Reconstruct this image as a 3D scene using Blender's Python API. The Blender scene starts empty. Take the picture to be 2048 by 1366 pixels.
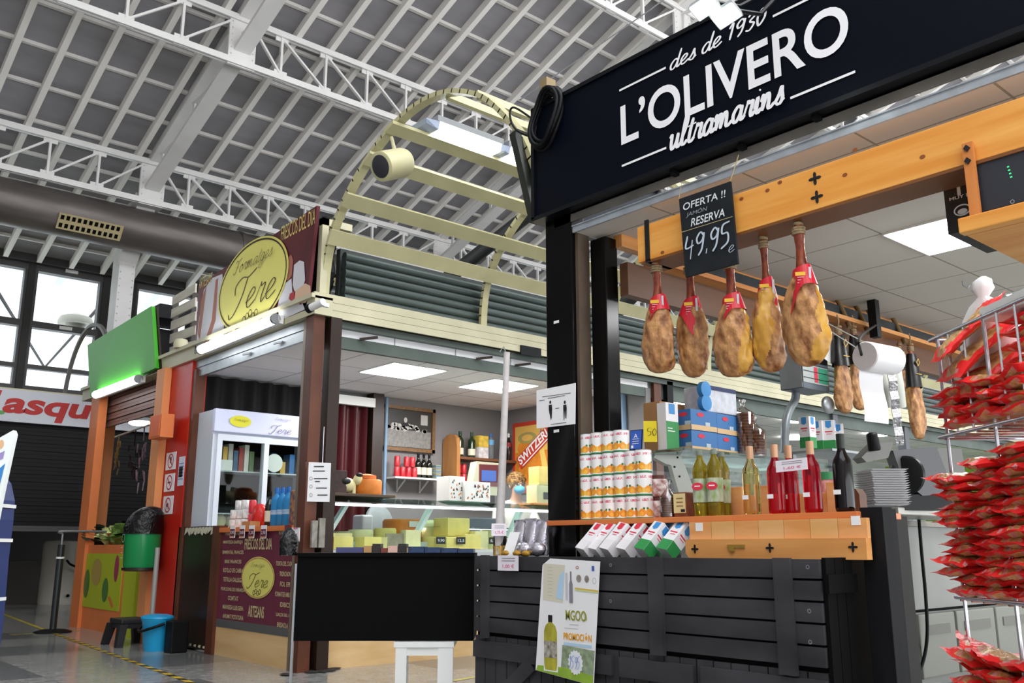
import bpy, bmesh, math, random
from mathutils import Vector as V, Matrix, noise
random.seed(7)
D = bpy.data
S = bpy.context.scene
COL = S.collection
PI = math.pi
# ------------------------------------------------------------------ camera, world, exposure
EYE = V((0, 0, 0.9)); YAW = math.radians(49.07); PITCH = math.radians(12.65); FPX = 1836.0
cam_data = D.cameras.new('camera'); cam = D.objects.new('camera', cam_data); COL.objects.link(cam)
cam.location = EYE; cam.rotation_euler = (PI/2 + PITCH, 0, YAW - PI/2)
cam_data.sensor_width = 36; cam_data.lens = FPX/2048*36; cam_data.clip_start = 0.02; cam_data.clip_end = 300
S.camera = cam
S.view_settings.view_transform = 'Standard'; S.view_settings.look = 'None'
S.view_settings.gamma = 1; S.view_settings.use_curve_mapping = False
S.view_settings.exposure = 0.75
w = D.worlds.new('sky'); S.world = w; w.use_nodes = True
bg = w.node_tree.nodes['Background']; bg.inputs[0].default_value = (0.93, 0.96, 1.0, 1); bg.inputs[1].default_value = 2.6
S.cycles.max_bounces = 8; S.cycles.transparent_max_bounces = 16
S.cycles.caustics_refractive = False; S.cycles.caustics_reflective = False
S.cycles.sample_clamp_indirect = 4.0
# ------------------------------------------------------------------ pixel -> ray in the place
FW = V((math.cos(YAW)*math.cos(PITCH), math.sin(YAW)*math.cos(PITCH), math.sin(PITCH)))
RT = FW.cross(V((0, 0, 1))).normalized(); UP = RT.cross(FW)
def ray(px, py): return FW + RT*((px-1024)/FPX) - UP*((py-683)/FPX)
def RX(px, py, x): d = ray(px, py); return EYE + d*(x/d.x)
def RY(px, py, y): d = ray(px, py); return EYE + d*(y/d.y)
def RZ(px, py, z): d = ray(px, py); return EYE + d*((z-EYE.z)/d.z)
def RD(px, py, k): return EYE + ray(px, py)*k
class Fr:
    """a flat working frame: origin, right, up, normal towards the viewer"""
    def __init__(s, O, R, U=(0, 0, 1)):
        s.O = V(O); s.R = V(R).normalized(); s.U = V(U).normalized(); s.N = s.R.cross(s.U)
    def pt(s, u, v, w=0): return s.O + s.R*u + s.U*v + s.N*w
    def uv(s, px, py):
        d = ray(px, py); p = EYE + d*((s.O-EYE).dot(s.N)/d.dot(s.N))
        return (p-s.O).dot(s.R), (p-s.O).dot(s.U)
    def box(s, x0, y0, x1, y1):      # lower-left and upper-right points seen in the photograph
        a = s.uv(x0, y0); b = s.uv(x1, y1); return a[0], a[1], b[0], b[1]
    def off(s, w): return Fr(s.O+s.N*w, s.R, s.U)
def FX(x): return Fr((x, 0, 0), (0, -1, 0))
def FY(y): return Fr((0, y, 0), (1, 0, 0))
# ------------------------------------------------------------------ materials
def lin(c):
    c = c/255.0
    return c/12.92 if c <= 0.04045 else ((c+0.055)/1.055)**2.4
def rgb(h):
    if isinstance(h, str): h = (int(h[0:2], 16), int(h[2:4], 16), int(h[4:6], 16))
    return tuple(lin(c) for c in h) + (1,)
MATS = {}
def mat(name, col, rough=0.5, metal=0, var=0, scale=(8, 8, 8), col2=None, bump=0, spec=0.5, emit=0, trans=0, ior=1.45, alpha=1, coat=0, detail=4):
    if name in MATS: return MATS[name]
    m = D.materials.new(name); m.use_nodes = True; nt = m.node_tree; b = nt.nodes['Principled BSDF']
    MATS[name] = m
    b.inputs['Base Color'].default_value = rgb(col); b.inputs['Roughness'].default_value = rough
    b.inputs['Metallic'].default_value = metal; b.inputs['IOR'].default_value = ior
    b.inputs['Specular IOR Level'].default_value = spec
    b.inputs['Transmission Weight'].default_value = trans; b.inputs['Alpha'].default_value = alpha
    b.inputs['Coat Weight'].default_value = coat
    if emit:
        b.inputs['Emission Color'].default_value = rgb(col); b.inputs['Emission Strength'].default_value = emit
    if var or col2 or bump:
        tc = nt.nodes.new('ShaderNodeTexCoord'); mp = nt.nodes.new('ShaderNodeMapping'); mp.inputs['Scale'].default_value = scale
        nz = nt.nodes.new('ShaderNodeTexNoise'); nz.inputs['Scale'].default_value = 1; nz.inputs['Detail'].default_value = detail
        nt.links.new(tc.outputs['Object'], mp.inputs[0]); nt.links.new(mp.outputs[0], nz.inputs['Vector'])
        if var or col2:
            rp = nt.nodes.new('ShaderNodeValToRGB'); c = rgb(col)
            lo = tuple(x*(1-var) for x in c[:3])+(1,); hi = rgb(col2) if col2 else tuple(min(1, x*(1+var)) for x in c[:3])+(1,)
            rp.color_ramp.elements[0].position = 0.32; rp.color_ramp.elements[1].position = 0.68
            rp.color_ramp.elements[0].color = lo; rp.color_ramp.elements[1].color = hi
            nt.links.new(nz.outputs[0], rp.inputs[0]); nt.links.new(rp.outputs[0], b.inputs['Base Color'])
        if bump:
            bp = nt.nodes.new('ShaderNodeBump'); bp.inputs['Strength'].default_value = bump; bp.inputs['Distance'].default_value = 0.02
            nt.links.new(nz.outputs[0], bp.inputs['Height']); nt.links.new(bp.outputs[0], b.inputs['Normal'])
    return m
def pane_mat(name, tint=(235, 245, 242), refl=0.12, mult=0.6):
    if name in MATS: return MATS[name]
    m = D.materials.new(name); m.use_nodes = True; nt = m.node_tree; nt.nodes.clear(); MATS[name] = m
    o = nt.nodes.new('ShaderNodeOutputMaterial'); mx = nt.nodes.new('ShaderNodeMixShader')
    t = nt.nodes.new('ShaderNodeBsdfTransparent'); g = nt.nodes.new('ShaderNodeBsdfGlossy'); lw = nt.nodes.new('ShaderNodeLayerWeight')
    mm = nt.nodes.new('ShaderNodeMath'); mm.operation = 'MULTIPLY_ADD'; mm.inputs[1].default_value = mult; mm.inputs[2].default_value = refl*0.5
    lw.inputs[0].default_value = 0.25
    t.inputs[0].default_value = rgb(tint); g.inputs['Roughness'].default_value = 0.03
    nt.links.new(lw.outputs['Fresnel'], mm.inputs[0]); nt.links.new(mm.outputs[0], mx.inputs[0])
    nt.links.new(t.outputs[0], mx.inputs[1]); nt.links.new(g.outputs[0], mx.inputs[2]); nt.links.new(mx.outputs[0], o.inputs[0])
    return m
def nmath(nt, op, a, b=None, c=None):
    n = nt.nodes.new('ShaderNodeMath'); n.operation = op
    for i, x in enumerate((a, b, c)):
        if x is None: continue
        if isinstance(x, (int, float)): n.inputs[i].default_value = x
        else: nt.links.new(x, n.inputs[i])
    return n.outputs[0]
def nmix(nt, f, a, b):
    n = nt.nodes.new('ShaderNodeMix'); n.data_type = 'RGBA'
    nt.links.new(f, n.inputs[0])
    for k, x in ((6, a), (7, b)):
        if isinstance(x, tuple): n.inputs[k].default_value = x
        else: nt.links.new(x, n.inputs[k])
    return n.outputs[2]
def tin_label_mat():
    """white tin label: a ring of peaches, red print above them, green line at the foot"""
    m = D.materials.new('peach tin label'); m.use_nodes = True; nt = m.node_tree; b = nt.nodes['Principled BSDF']
    b.inputs['Roughness'].default_value = 0.35
    tc = nt.nodes.new('ShaderNodeTexCoord'); sp = nt.nodes.new('ShaderNodeSeparateXYZ'); nt.links.new(tc.outputs['Object'], sp.inputs[0])
    x, y, z = sp.outputs
    a = nmath(nt, 'MULTIPLY', nmath(nt, 'ARCTAN2', y, x), 0.042)
    u = nmath(nt, 'SUBTRACT', nmath(nt, 'PINGPONG', a, 0.044), 0.022)
    def blob(cu, cz, r):
        dx = nmath(nt, 'SUBTRACT', u, cu); dz = nmath(nt, 'SUBTRACT', z, cz)
        return nmath(nt, 'LESS_THAN', nmath(nt, 'ADD', nmath(nt, 'MULTIPLY', dx, dx), nmath(nt, 'MULTIPLY', dz, dz)), r*r)
    c = nmix(nt, blob(-0.012, 0.026, 0.014), rgb('f1efee'), rgb('f3c04a'))
    c = nmix(nt, blob(0.004, 0.030, 0.019), c, rgb('ef9a2c'))
    c = nmix(nt, blob(0.000, 0.024, 0.011), c, rgb('f7b640'))
    c = nmix(nt, blob(0.013, 0.050, 0.006), c, rgb('3f7a3a'))
    nz = nt.nodes.new('ShaderNodeTexNoise'); nz.inputs['Scale'].default_value = 160
    nt.links.new(tc.outputs['Object'], nz.inputs['Vector'])
    band = nmath(nt, 'MULTIPLY', nmath(nt, 'GREATER_THAN', z, 0.086), nmath(nt, 'LESS_THAN', z, 0.098))
    word = nmath(nt, 'MULTIPLY', band, nmath(nt, 'GREATER_THAN', nz.outputs[0], 0.46))
    word = nmath(nt, 'MULTIPLY', word, nmath(nt, 'GREATER_THAN', nmath(nt, 'ABSOLUTE', u), 0.004))
    c = nmix(nt, word, c, rgb('d8697c'))
    c = nmix(nt, nmath(nt, 'LESS_THAN', z, 0.0075), c, rgb('2f8a4e'))
    nt.links.new(c, b.inputs['Base Color'])
    return m
def floor_mat():
    m = D.materials.new('floor tiles'); m.use_nodes = True; nt = m.node_tree; b = nt.nodes['Principled BSDF']
    b.inputs['Roughness'].default_value = 0.16; b.inputs['Specular IOR Level'].default_value = 0.6
    tc = nt.nodes.new('ShaderNodeTexCoord'); mp = nt.nodes.new('ShaderNodeMapping'); mp.inputs['Scale'].default_value = (1.25, 1.25, 1)
    nt.links.new(tc.outputs['Object'], mp.inputs[0])
    wn = nt.nodes.new('ShaderNodeTexWhiteNoise'); sn = nt.nodes.new('ShaderNodeVectorMath'); sn.operation = 'FLOOR'
    nt.links.new(mp.outputs[0], sn.inputs[0]); nt.links.new(sn.outputs[0], wn.inputs['Vector'])
    r1 = nt.nodes.new('ShaderNodeValToRGB'); r1.color_ramp.interpolation = 'CONSTANT'
    r1.color_ramp.elements[0].color = rgb('87898a'); r1.color_ramp.elements[1].color = rgb('b2b2af'); r1.color_ramp.elements[1].position = 0.42
    nt.links.new(wn.outputs['Value'], r1.inputs[0])
    nz = nt.nodes.new('ShaderNodeTexNoise'); nz.inputs['Scale'].default_value = 9; nz.inputs['Detail'].default_value = 9; nz.inputs['Roughness'].default_value = 0.75
    nt.links.new(tc.outputs['Object'], nz.inputs['Vector'])
    r2 = nt.nodes.new('ShaderNodeValToRGB'); r2.color_ramp.elements[0].color = rgb('8a8a8a'); r2.color_ramp.elements[1].color = rgb('f2f2f0')
    r2.color_ramp.elements[0].position = 0.3; r2.color_ramp.elements[1].position = 0.7
    nt.links.new(nz.outputs[0], r2.inputs[0])
    mx = nt.nodes.new('ShaderNodeMix'); mx.data_type = 'RGBA'; mx.blend_type = 'MULTIPLY'; mx.inputs[0].default_value = 0.8
    nt.links.new(r1.outputs[0], mx.inputs[6]); nt.links.new(r2.outputs[0], mx.inputs[7])
    fr = nt.nodes.new('ShaderNodeVectorMath'); fr.operation = 'FRACTION'; nt.links.new(mp.outputs[0], fr.inputs[0])
    sp = nt.nodes.new('ShaderNodeSeparateXYZ'); nt.links.new(fr.outputs[0], sp.inputs[0])
    j = nmath(nt, 'MAXIMUM', nmath(nt, 'LESS_THAN', sp.outputs[0], 0.006), nmath(nt, 'LESS_THAN', sp.outputs[1], 0.006))
    nt.links.new(nmix(nt, j, mx.outputs[2], rgb('54524e')), b.inputs['Base Color'])
    return m
def tape_mat():
    m = D.materials.new('hazard tape'); m.use_nodes = True; nt = m.node_tree; b = nt.nodes['Principled BSDF']; b.inputs['Roughness'].default_value = 0.4
    tc = nt.nodes.new('ShaderNodeTexCoord'); sp = nt.nodes.new('ShaderNodeSeparateXYZ'); nt.links.new(tc.outputs['Object'], sp.inputs[0])
    q = nmath(nt, 'FRACT', nmath(nt, 'MULTIPLY', nmath(nt, 'ADD', sp.outputs[0], sp.outputs[1]), 4.0))
    nt.links.new(nmix(nt, nmath(nt, 'GREATER_THAN', q, 0.5), rgb('1c1b17'), rgb('c9a824')), b.inputs['Base Color'])
    return m
def tile_mat(name, col, joint, nx, ny, w=0.02, rough=0.75):
    """suspended ceiling tiles: a printed grid in object space"""
    m = D.materials.new(name); m.use_nodes = True; nt = m.node_tree; b = nt.nodes['Principled BSDF']; b.inputs['Roughness'].default_value = rough
    tc = nt.nodes.new('ShaderNodeTexCoord'); sp = nt.nodes.new('ShaderNodeSeparateXYZ'); nt.links.new(tc.outputs['Object'], sp.inputs[0])
    j = nmath(nt, 'MAXIMUM', nmath(nt, 'LESS_THAN', nmath(nt, 'FRACT', nmath(nt, 'MULTIPLY', sp.outputs[0], nx)), w), nmath(nt, 'LESS_THAN', nmath(nt, 'FRACT', nmath(nt, 'MULTIPLY', sp.outputs[1], ny)), w))
    nt.links.new(nmix(nt, j, rgb(col), rgb(joint)), b.inputs['Base Color'])
    return m
def line_mat(name, c1, c2, axis, freq, duty=0.5, rough=0.5, metal=0):
    """stripes in object space along one axis (slats, printed lines)"""
    if name in MATS: return MATS[name]
    m = D.materials.new(name); MATS[name] = m; m.use_nodes = True; nt = m.node_tree; b = nt.nodes['Principled BSDF']
    b.inputs['Roughness'].default_value = rough; b.inputs['Metallic'].default_value = metal
    tc = nt.nodes.new('ShaderNodeTexCoord'); sp = nt.nodes.new('ShaderNodeSeparateXYZ'); nt.links.new(tc.outputs['Object'], sp.inputs[0])
    q = nmath(nt, 'FRACT', nmath(nt, 'MULTIPLY', sp.outputs[axis], freq))
    nt.links.new(nmix(nt, nmath(nt, 'GREATER_THAN', q, duty), rgb(c1), rgb(c2)), b.inputs['Base Color'])
    return m
def wood_mat(name, c1, c2, scale, rough=0.45, knots=None):
    if name in MATS: return MATS[name]
    m = mat(name, c1, rough, var=0.01, scale=scale, col2=c2, bump=0.05, detail=6)
    return m
# plain stock
WHITE = mat('white paint', 'e9e9e6', 0.45); CREAM = mat('cream enamel', 'c9c3a4', 0.45, var=0.08, scale=(3, 3, 3)); BLACK = mat('black plastic', '0c0d0f', 0.5, spec=0.25)
STEEL = mat('galvanised steel', 'a9adb0', 0.42, metal=0.7, var=0.12, scale=(6, 6, 6)); CHROME = mat('chrome wire', 'c9c9d0', 0.25, metal=0.9)
TRUSS = mat('white truss paint', 'e2e0de', 0.5, var=0.05, scale=(2, 2, 2)); BROWN = mat('brown steel post', '5c3220', 0.45, var=0.25, scale=(5, 5, 3))
DARKBR = mat('dark brown steel', '2a1a12', 0.4, var=0.3, scale=(4, 4, 2)); PAPER = mat('white paper', 'f3f2f3', 0.7); INK = mat('black ink', '1b1a1c', 0.6)
REDINK = mat('red ink', 'd8334a', 0.6); PINK = mat('pink ink', 'e07f9a', 0.6); ORANGE = mat('orange paint', 'e6834a', 0.5, var=0.05, scale=(3, 3, 3))
RED = mat('red panel paint', 'c8281c', 0.35, var=0.06, scale=(2, 2, 2)); PINE_Y = wood_mat('varnished pine beam', 'de8e36', 'f0b05c', (16, 0.9, 16), 0.35)
PINE_X = wood_mat('varnished pine board', 'c07a3c', 'd99a58', (0.9, 16, 16), 0.4); SHELF = wood_mat('orange varnished shelf', 'd26a34', 'e0864c', (14, 0.8, 14), 0.3)
PLANK = wood_mat('honey pine planks', 'e29a56', 'f4c088', (10, 2, 10), 0.4); KICK = wood_mat('pale laminate', 'd6ae77', 'e3c08d', (3, 1.0, 12), 0.4)
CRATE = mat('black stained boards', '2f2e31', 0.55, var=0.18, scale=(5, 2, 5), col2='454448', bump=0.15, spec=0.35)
CRATE_SHADE = mat('stained side boards in shade', '070708', 0.7, var=0.15, scale=(2, 5, 5), spec=0.12)  # darker copy of the counter boards, the side's shadow put into the colour
GLASS = pane_mat('clear glass', refl=0.04, mult=0.45); CAV = mat('dark recess', '0a0a0b', 0.8, spec=0.1)
GREYWALL = mat('grey plaster', '858282', 0.85, var=0.04, scale=(2, 2, 2)); SIGNBLK = mat('navy black sign face', '050915', 0.45, spec=0.12)
SIGNWHITE = mat('white sign lettering', 'f4f2f4', 0.5); LED = mat('led panel', 'ffffff', 0.5, emit=13.0); LED2 = mat('bright led panel', 'ffffff', 0.5, emit=26.0); TUBE = mat('fluorescent tube', 'f6fbff', 0.5, emit=9.0)
STRIP = mat('led strip', 'f4f8ff', 0.5, emit=3.2); CHALK = mat('chalk', 'd6dadd', 0.9); SLATE = mat('chalkboard slate', '1f2226', 0.7, var=0.25, scale=(9, 9, 9), spec=0.2)
# ------------------------------------------------------------------ mesh builder
def text_mesh(s, shear=0.0, bold=0.0, align='CENTER', spacing=1.0, line=1.0):
    c = D.curves.new('t', 'FONT'); c.body = s; c.size = 1; c.shear = shear; c.offset = bold; c.align_x = align
    c.space_character = spacing; c.space_line = line; c.resolution_u = 6; c.fill_mode = 'BOTH'
    o = D.objects.new('t', c); me = D.meshes.new_from_object(o)
    D.objects.remove(o); D.curves.remove(c)
    return me
def catmull(P, n=7):
    if len(P) < 3: return [V(p) for p in P]
    Q = [V(p) for p in P]; Q = [Q[0]*2-Q[1]] + Q + [Q[-1]*2-Q[-2]]; out = []
    for i in range(1, len(Q)-2):
        for k in range(n):
            t = k/n; a, b, c, d = Q[i-1], Q[i], Q[i+1], Q[i+2]
            out.append(0.5*((2*b)+(c-a)*t+(2*a-5*b+4*c-d)*t*t+(3*b-a-3*c+d)*t**3))
    out.append(Q[-2]); return out
# handwriting: strokes on an x-height of 1, (advance, [stroke, ...])
GL = {
 'a': (1.0, [[(.72, .8), (.45, 1), (.12, .62), (.12, .15), (.36, 0), (.66, .45), (.76, .98)], [(.76, .98), (.7, .3), (.8, .02), (1.05, .25)]]),
 'd': (1.0, [[(.72, .8), (.45, 1), (.12, .62), (.12, .15), (.36, 0), (.66, .45), (.9, 1.9)], [(.9, 1.9), (.72, .4), (.8, .02), (1.05, .25)]]),
 'e': (.82, [[(0, .3), (.4, .5), (.62, .82), (.42, 1), (.15, .7), (.12, .25), (.36, 0), (.85, .3)]]),
 's': (.72, [[(0, .1), (.3, .6), (.45, 1.05), (.5, .7), (.58, .3), (.4, 0), (.12, .08)], [(.4, 0), (.75, .25)]]),
 'u': (1.0, [[(0, .8), (.15, 1), (.15, .3), (.3, 0), (.6, .4), (.72, 1)], [(.72, 1), (.68, .2), (.8, 0), (1.05, .25)]]),
 'l': (.6, [[(0, .25), (.4, 1.2), (.5, 1.8), (.33, 1.9), (.2, 1.1), (.15, .2), (.32, 0), (.62, .25)]]),
 't': (.6, [[(.4, 1.6), (.2, .6), (.2, .1), (.38, 0), (.65, .25)], [(-.02, 1.1), (.7, 1.18)]]),
 'r': (.8, [[(0, .25), (.25, 1.1)], [(.25, 1.1), (.3, .88), (.6, .95), (.5, .3), (.6, 0), (.85, .25)]]),
 'm': (1.45, [[(0, .6), (.15, 1), (.14, 0)], [(.14, .1), (.35, .9), (.5, .95), (.55, .7), (.52, 0)], [(.52, .1), (.75, .9), (.92, .95), (.98, .6), (.98, .15), (1.12, 0), (1.45, .25)]]),
 'n': (1.05, [[(0, .6), (.15, 1), (.14, 0)], [(.14, .1), (.36, .9), (.54, .95), (.6, .6), (.58, .15), (.72, 0), (1.05, .25)]]),
 'i': (.5, [[(0, .3), (.2, 1), (.16, .2), (.3, 0), (.52, .25)], [(.27, 1.4), (.33, 1.48)]]),
 'g': (.95, [[(.68, .8), (.42, 1), (.1, .62), (.1, .2), (.34, .02), (.62, .5), (.72, 1)], [(.72, 1), (.6, -.4), (.3, -.85), (.05, -.6), (.4, -.1), (.98, .28)]]),
 'o': (.95, [[(.5, 1), (.15, .7), (.12, .2), (.4, 0), (.7, .35), (.65, .85), (.5, 1), (.6, .8), (.98, .75)]]),
 'F': (1.25, [[(.15, 1.45), (.3, 1.75), (.8, 1.6), (1.35, 1.9)], [(.75, 1.6), (.6, .6), (.35, .05), (.05, .1), (.05, .35)], [(.35, .9), (.95, .95)]]),
 'T': (1.3, [[(.1, 1.0), (.0, 1.5), (.45, 1.85), (1.0, 1.75), (1.6, 2.05)], [(.95, 1.75), (.8, .8), (.45, .0), (.1, -.25), (-.1, .05)]]),
 '1': (.65, [[(.05, 1.2), (.35, 1.6), (.25, 0)]]), '9': (.9, [[(.7, 1.3), (.4, 1.6), (.1, 1.2), (.25, .8), (.6, 1.0), (.72, 1.5), (.6, .4), (.3, -.1)]]),
 '3': (.85, [[(.1, 1.4), (.4, 1.65), (.65, 1.3), (.3, .9), (.68, .55), (.4, 0), (.05, .1)]]), '0': (.9, [[(.4, 1.6), (.1, .9), (.3, .0), (.7, .6), (.65, 1.3), (.4, 1.6)]]),
 '4': (.9, [[(.15, 1.6), (.05, .7), (.75, .8)], [(.6, 1.2), (.5, -.2)]]), '5': (.9, [[(.75, 1.75), (.2, 1.6), (.15, 1.0), (.6, .95), (.65, .3), (.1, -.1)]]),
 ',': (.35, [[(.12, .25), (.08, -.1)]]), ' ': (.5, []), "'": (.3, [[(.1, 1.7), (.05, 1.4)]]),
}
class M:
    def __init__(s): s.bm = bmesh.new(); s.mi = 0; s.mats = []
    def use(s, m):
        if m not in s.mats: s.mats.append(m)
        s.mi = s.mats.index(m); return s
    def face(s, vs, flip=False):
        try: f = s.bm.faces.new(list(reversed(vs)) if flip else vs)
        except ValueError: return None
        f.material_index = s.mi; return f
    def v(s, p): return s.bm.verts.new(p)
    def quad(s, *ps): s.face([s.v(p) for p in ps]); return s
    def hexa(s, p):                     # p: 8 corners, bottom 4 counter-clockwise then top 4
        v = [s.v(q) for q in p]
        for f in ((3, 2, 1, 0), (4, 5, 6, 7), (0, 1, 5, 4), (1, 2, 6, 5), (2, 3, 7, 6), (3, 0, 4, 7)): s.face([v[i] for i in f])
        return s
    def box(s, x0, y0, z0, x1, y1, z1, bev=0):
        x0, x1 = sorted((x0, x1)); y0, y1 = sorted((y0, y1)); z0, z1 = sorted((z0, z1))
        if bev:
            t = bmesh.new(); bmesh.ops.create_cube(t, size=1)
            for q in t.verts: q.co = V(((x0+x1)/2+q.co.x*(x1-x0), (y0+y1)/2+q.co.y*(y1-y0), (z0+z1)/2+q.co.z*(z1-z0)))
            bmesh.ops.bevel(t, geom=t.edges[:], offset=bev, segments=2, affect='EDGES', profile=0.6); s.merge(t); return s
        return s.hexa([V(q) for q in ((x0, y0, z0), (x1, y0, z0), (x1, y1, z0), (x0, y1, z0), (x0, y0, z1), (x1, y0, z1), (x1, y1, z1), (x0, y1, z1))])
    def merge(s, t):
        mp = {q: s.v(q.co) for q in t.verts}
        for f in t.faces: s.face([mp[q] for q in f.verts])
        t.free()
    def bar(s, p, q, w, h, up=(0, 0, 1)):
        p = V(p); q = V(q); d = (q-p).normalized(); up = V(up)
        if abs(d.dot(up)) > 0.98: up = V((1, 0, 0))
        a = d.cross(up).normalized()*(w/2); b = a.cross(d).normalized()*(h/2)
        return s.hexa([p-a-b, q-a-b, q+a-b, p+a-b, p-a+b, q-a+b, q+a+b, p+a+b])
    def slab(s, F, u0, v0, u1, v1, w0, w1):
        u0, u1 = sorted((u0, u1)); v0, v1 = sorted((v0, v1)); w0, w1 = sorted((w0, w1))
        return s.hexa([F.pt(*q) for q in ((u0, v0, w0), (u1, v0, w0), (u1, v1, w0), (u0, v1, w0), (u0, v0, w1), (u1, v0, w1), (u1, v1, w1), (u0, v1, w1))])
    def rect(s, F, u0, v0, u1, v1, w=0.002):
        return s.quad(F.pt(u0, v0, w), F.pt(u1, v0, w), F.pt(u1, v1, w), F.pt(u0, v1, w))
    def poly(s, F, pts, w=0.002): s.face([s.v(F.pt(a, b, w)) for a, b in pts]); return s
    def disc(s, F, cu, cv, ru, rv, w=0.002, n=40):
        return s.poly(F, [(cu+ru*math.cos(2*PI*i/n), cv+rv*math.sin(2*PI*i/n)) for i in range(n)], w)
    def ringd(s, F, cu, cv, ru, rv, t, w=0.002, n=40):
        o = [s.v(F.pt(cu+ru*math.cos(2*PI*i/n), cv+rv*math.sin(2*PI*i/n), w)) for i in range(n)]
        k = [s.v(F.pt(cu+(ru-t)*math.cos(2*PI*i/n), cv+(rv-t)*math.sin(2*PI*i/n), w)) for i in range(n)]
        for i in range(n): s.face([o[i], o[(i+1) % n], k[(i+1) % n], k[i]])
        return s
    def prism(s, pts, ext):
        ext = V(ext); a = [s.v(V(p)) for p in pts]; b = [s.v(V(p)+ext) for p in pts]; n = len(a)
        s.face(a[::-1]); s.face(b)
        for i in range(n): s.face([a[i], a[(i+1) % n], b[(i+1) % n], b[i]])
        return s
    def fprism(s, F, pts, w0, w1): return s.prism([F.pt(a, b, w0) for a, b in pts], F.N*(w1-w0))
    def rings(s, R, cap=True, closed=False):
        vs = [[s.v(p) for p in r] for r in R]; n = len(vs[0])
        for a, b in zip(vs, vs[1:]):
            for i in range(n): s.face([a[i], a[(i+1) % n], b[(i+1) % n], b[i]])
        if cap: s.face(vs[0][::-1]); s.face(vs[-1])
        return vs
    def tube(s, pts, r, n=8, cap=True):
        pts = [V(p) for p in pts]; R = []; ref = None
        for i, p in enumerate(pts):
            d = (pts[min(i+1, len(pts)-1)]-pts[max(i-1, 0)]).normalized()
            if ref is None: ref = V((0, 0, 1)) if abs(d.z) < 0.9 else V((1, 0, 0))
            a = d.cross(ref).normalized(); b = a.cross(d).normalized(); ref = b
            rr = r[i] if isinstance(r, (list, tuple)) else r
            R.append([p+a*(rr*math.cos(2*PI*k/n))+b*(rr*math.sin(2*PI*k/n)) for k in range(n)])
        for k in range(len(R)): R[k] = R[k][::-1]
        s.rings(R, cap); return s
    def lathe(s, prof, c=(0, 0, 0), n=20, axis=(0, 0, 1), cap=True):
        c = V(c); d = V(axis).normalized(); a = d.orthogonal().normalized(); b = d.cross(a)
        s.rings([[c+d*z+a*(r*math.cos(2*PI*k/n))+b*(r*math.sin(2*PI*k/n)) for k in range(n)] for r, z in prof], cap); return s
    def loft(s, R, n=20, cap=True, jit=0.0, seed=1):   # rings of (cx, cy, cz, rx, ry)
        rg = random.Random(seed)
        s.rings([[V((cx+rx*math.cos(2*PI*k/n)*(1+jit*rg.uniform(-1, 1)), cy+ry*math.sin(2*PI*k/n)*(1+jit*rg.uniform(-1, 1)), cz)) for k in range(n)] for cx, cy, cz, rx, ry in R], cap); return s
    def ell(s, c, r, nu=14, nv=9, jit=0, seed=0, rot=None):
        c = V(c); rg = random.Random(seed); R = []
        for j in range(nv+1):
            t = PI*(0.02+0.96*j/nv)-PI/2
            ring = []
            for k in range(nu):
                q = V((r[0]*math.cos(t)*math.cos(2*PI*k/nu), r[1]*math.cos(t)*math.sin(2*PI*k/nu), r[2]*math.sin(t)))*(1+jit*rg.uniform(-1, 1))
                if rot: q = rot @ q
                ring.append(c+q)
            R.append(ring)
        s.rings(R); return s
    def text(s, F, body, bx, w=0.003, shear=0.0, bold=0.0, fit='both', align='CENTER', spacing=1.0, line=1.0):
        me = text_mesh(body, shear, bold, align, spacing, line)
        xs = [q.co.x for q in me.vertices]; ys = [q.co.y for q in me.vertices]
        if not xs: return s
        x0, x1, y0, y1 = min(xs), max(xs), min(ys), max(ys); u0, v0, u1, v1 = bx
        kx = (u1-u0)/(x1-x0); ky = (v1-v0)/(y1-y0)
        if fit == 'keep':
            kx = ky = min(kx, ky)
        ox = (u0+u1)/2-kx*(x0+x1)/2; oy = (v0+v1)/2-ky*(y0+y1)/2
        vs = [s.v(F.pt(ox+kx*q.co.x, oy+ky*q.co.y, w)) for q in me.vertices]
        for p in me.polygons: s.face([vs[i] for i in p.vertices])
        D.meshes.remove(me); return s
    def script(s, F, body, bx, w=0.003, thick=0.13, slant=0.25, contrast=0.55):
        x = 0; st = []
        for ch in body:
            adv, ks = GL[ch]
            for k in ks: st.append(catmull([(x+a+slant*b, b, 0) for a, b in k]))
            x += adv
        xs = [p.x for k in st for p in k]; ys = [p.y for k in st for p in k]; u0, v0, u1, v1 = bx
        kx = (u1-u0)/(max(xs)-min(xs)); ky = (v1-v0)/(max(ys)-min(ys)); nx, ny = min(xs), min(ys)
        wi = 0
        for k in st:
            P = [V((u0+(p.x-nx)*kx, v0+(p.y-ny)*ky)) for p in k]; L = []; Rr = []
            for i, p in enumerate(P):
                d = P[min(i+1, len(P)-1)]-P[max(i-1, 0)]
                if d.length < 1e-9: d = V((1, 0))
                d.normalize(); nrm = V((-d.y, d.x)); t = thick*ky*0.5*(1-contrast+contrast*abs(d.y))
                if i in (0, len(P)-1): t *= 0.6
                wi += 1; L.append(s.v(F.pt(*(p+nrm*t), w+wi*3e-5))); Rr.append(s.v(F.pt(*(p-nrm*t), w+wi*3e-5)))
            for i in range(len(P)-1): s.face([Rr[i], Rr[i+1], L[i+1], L[i]])
        return s
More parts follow.
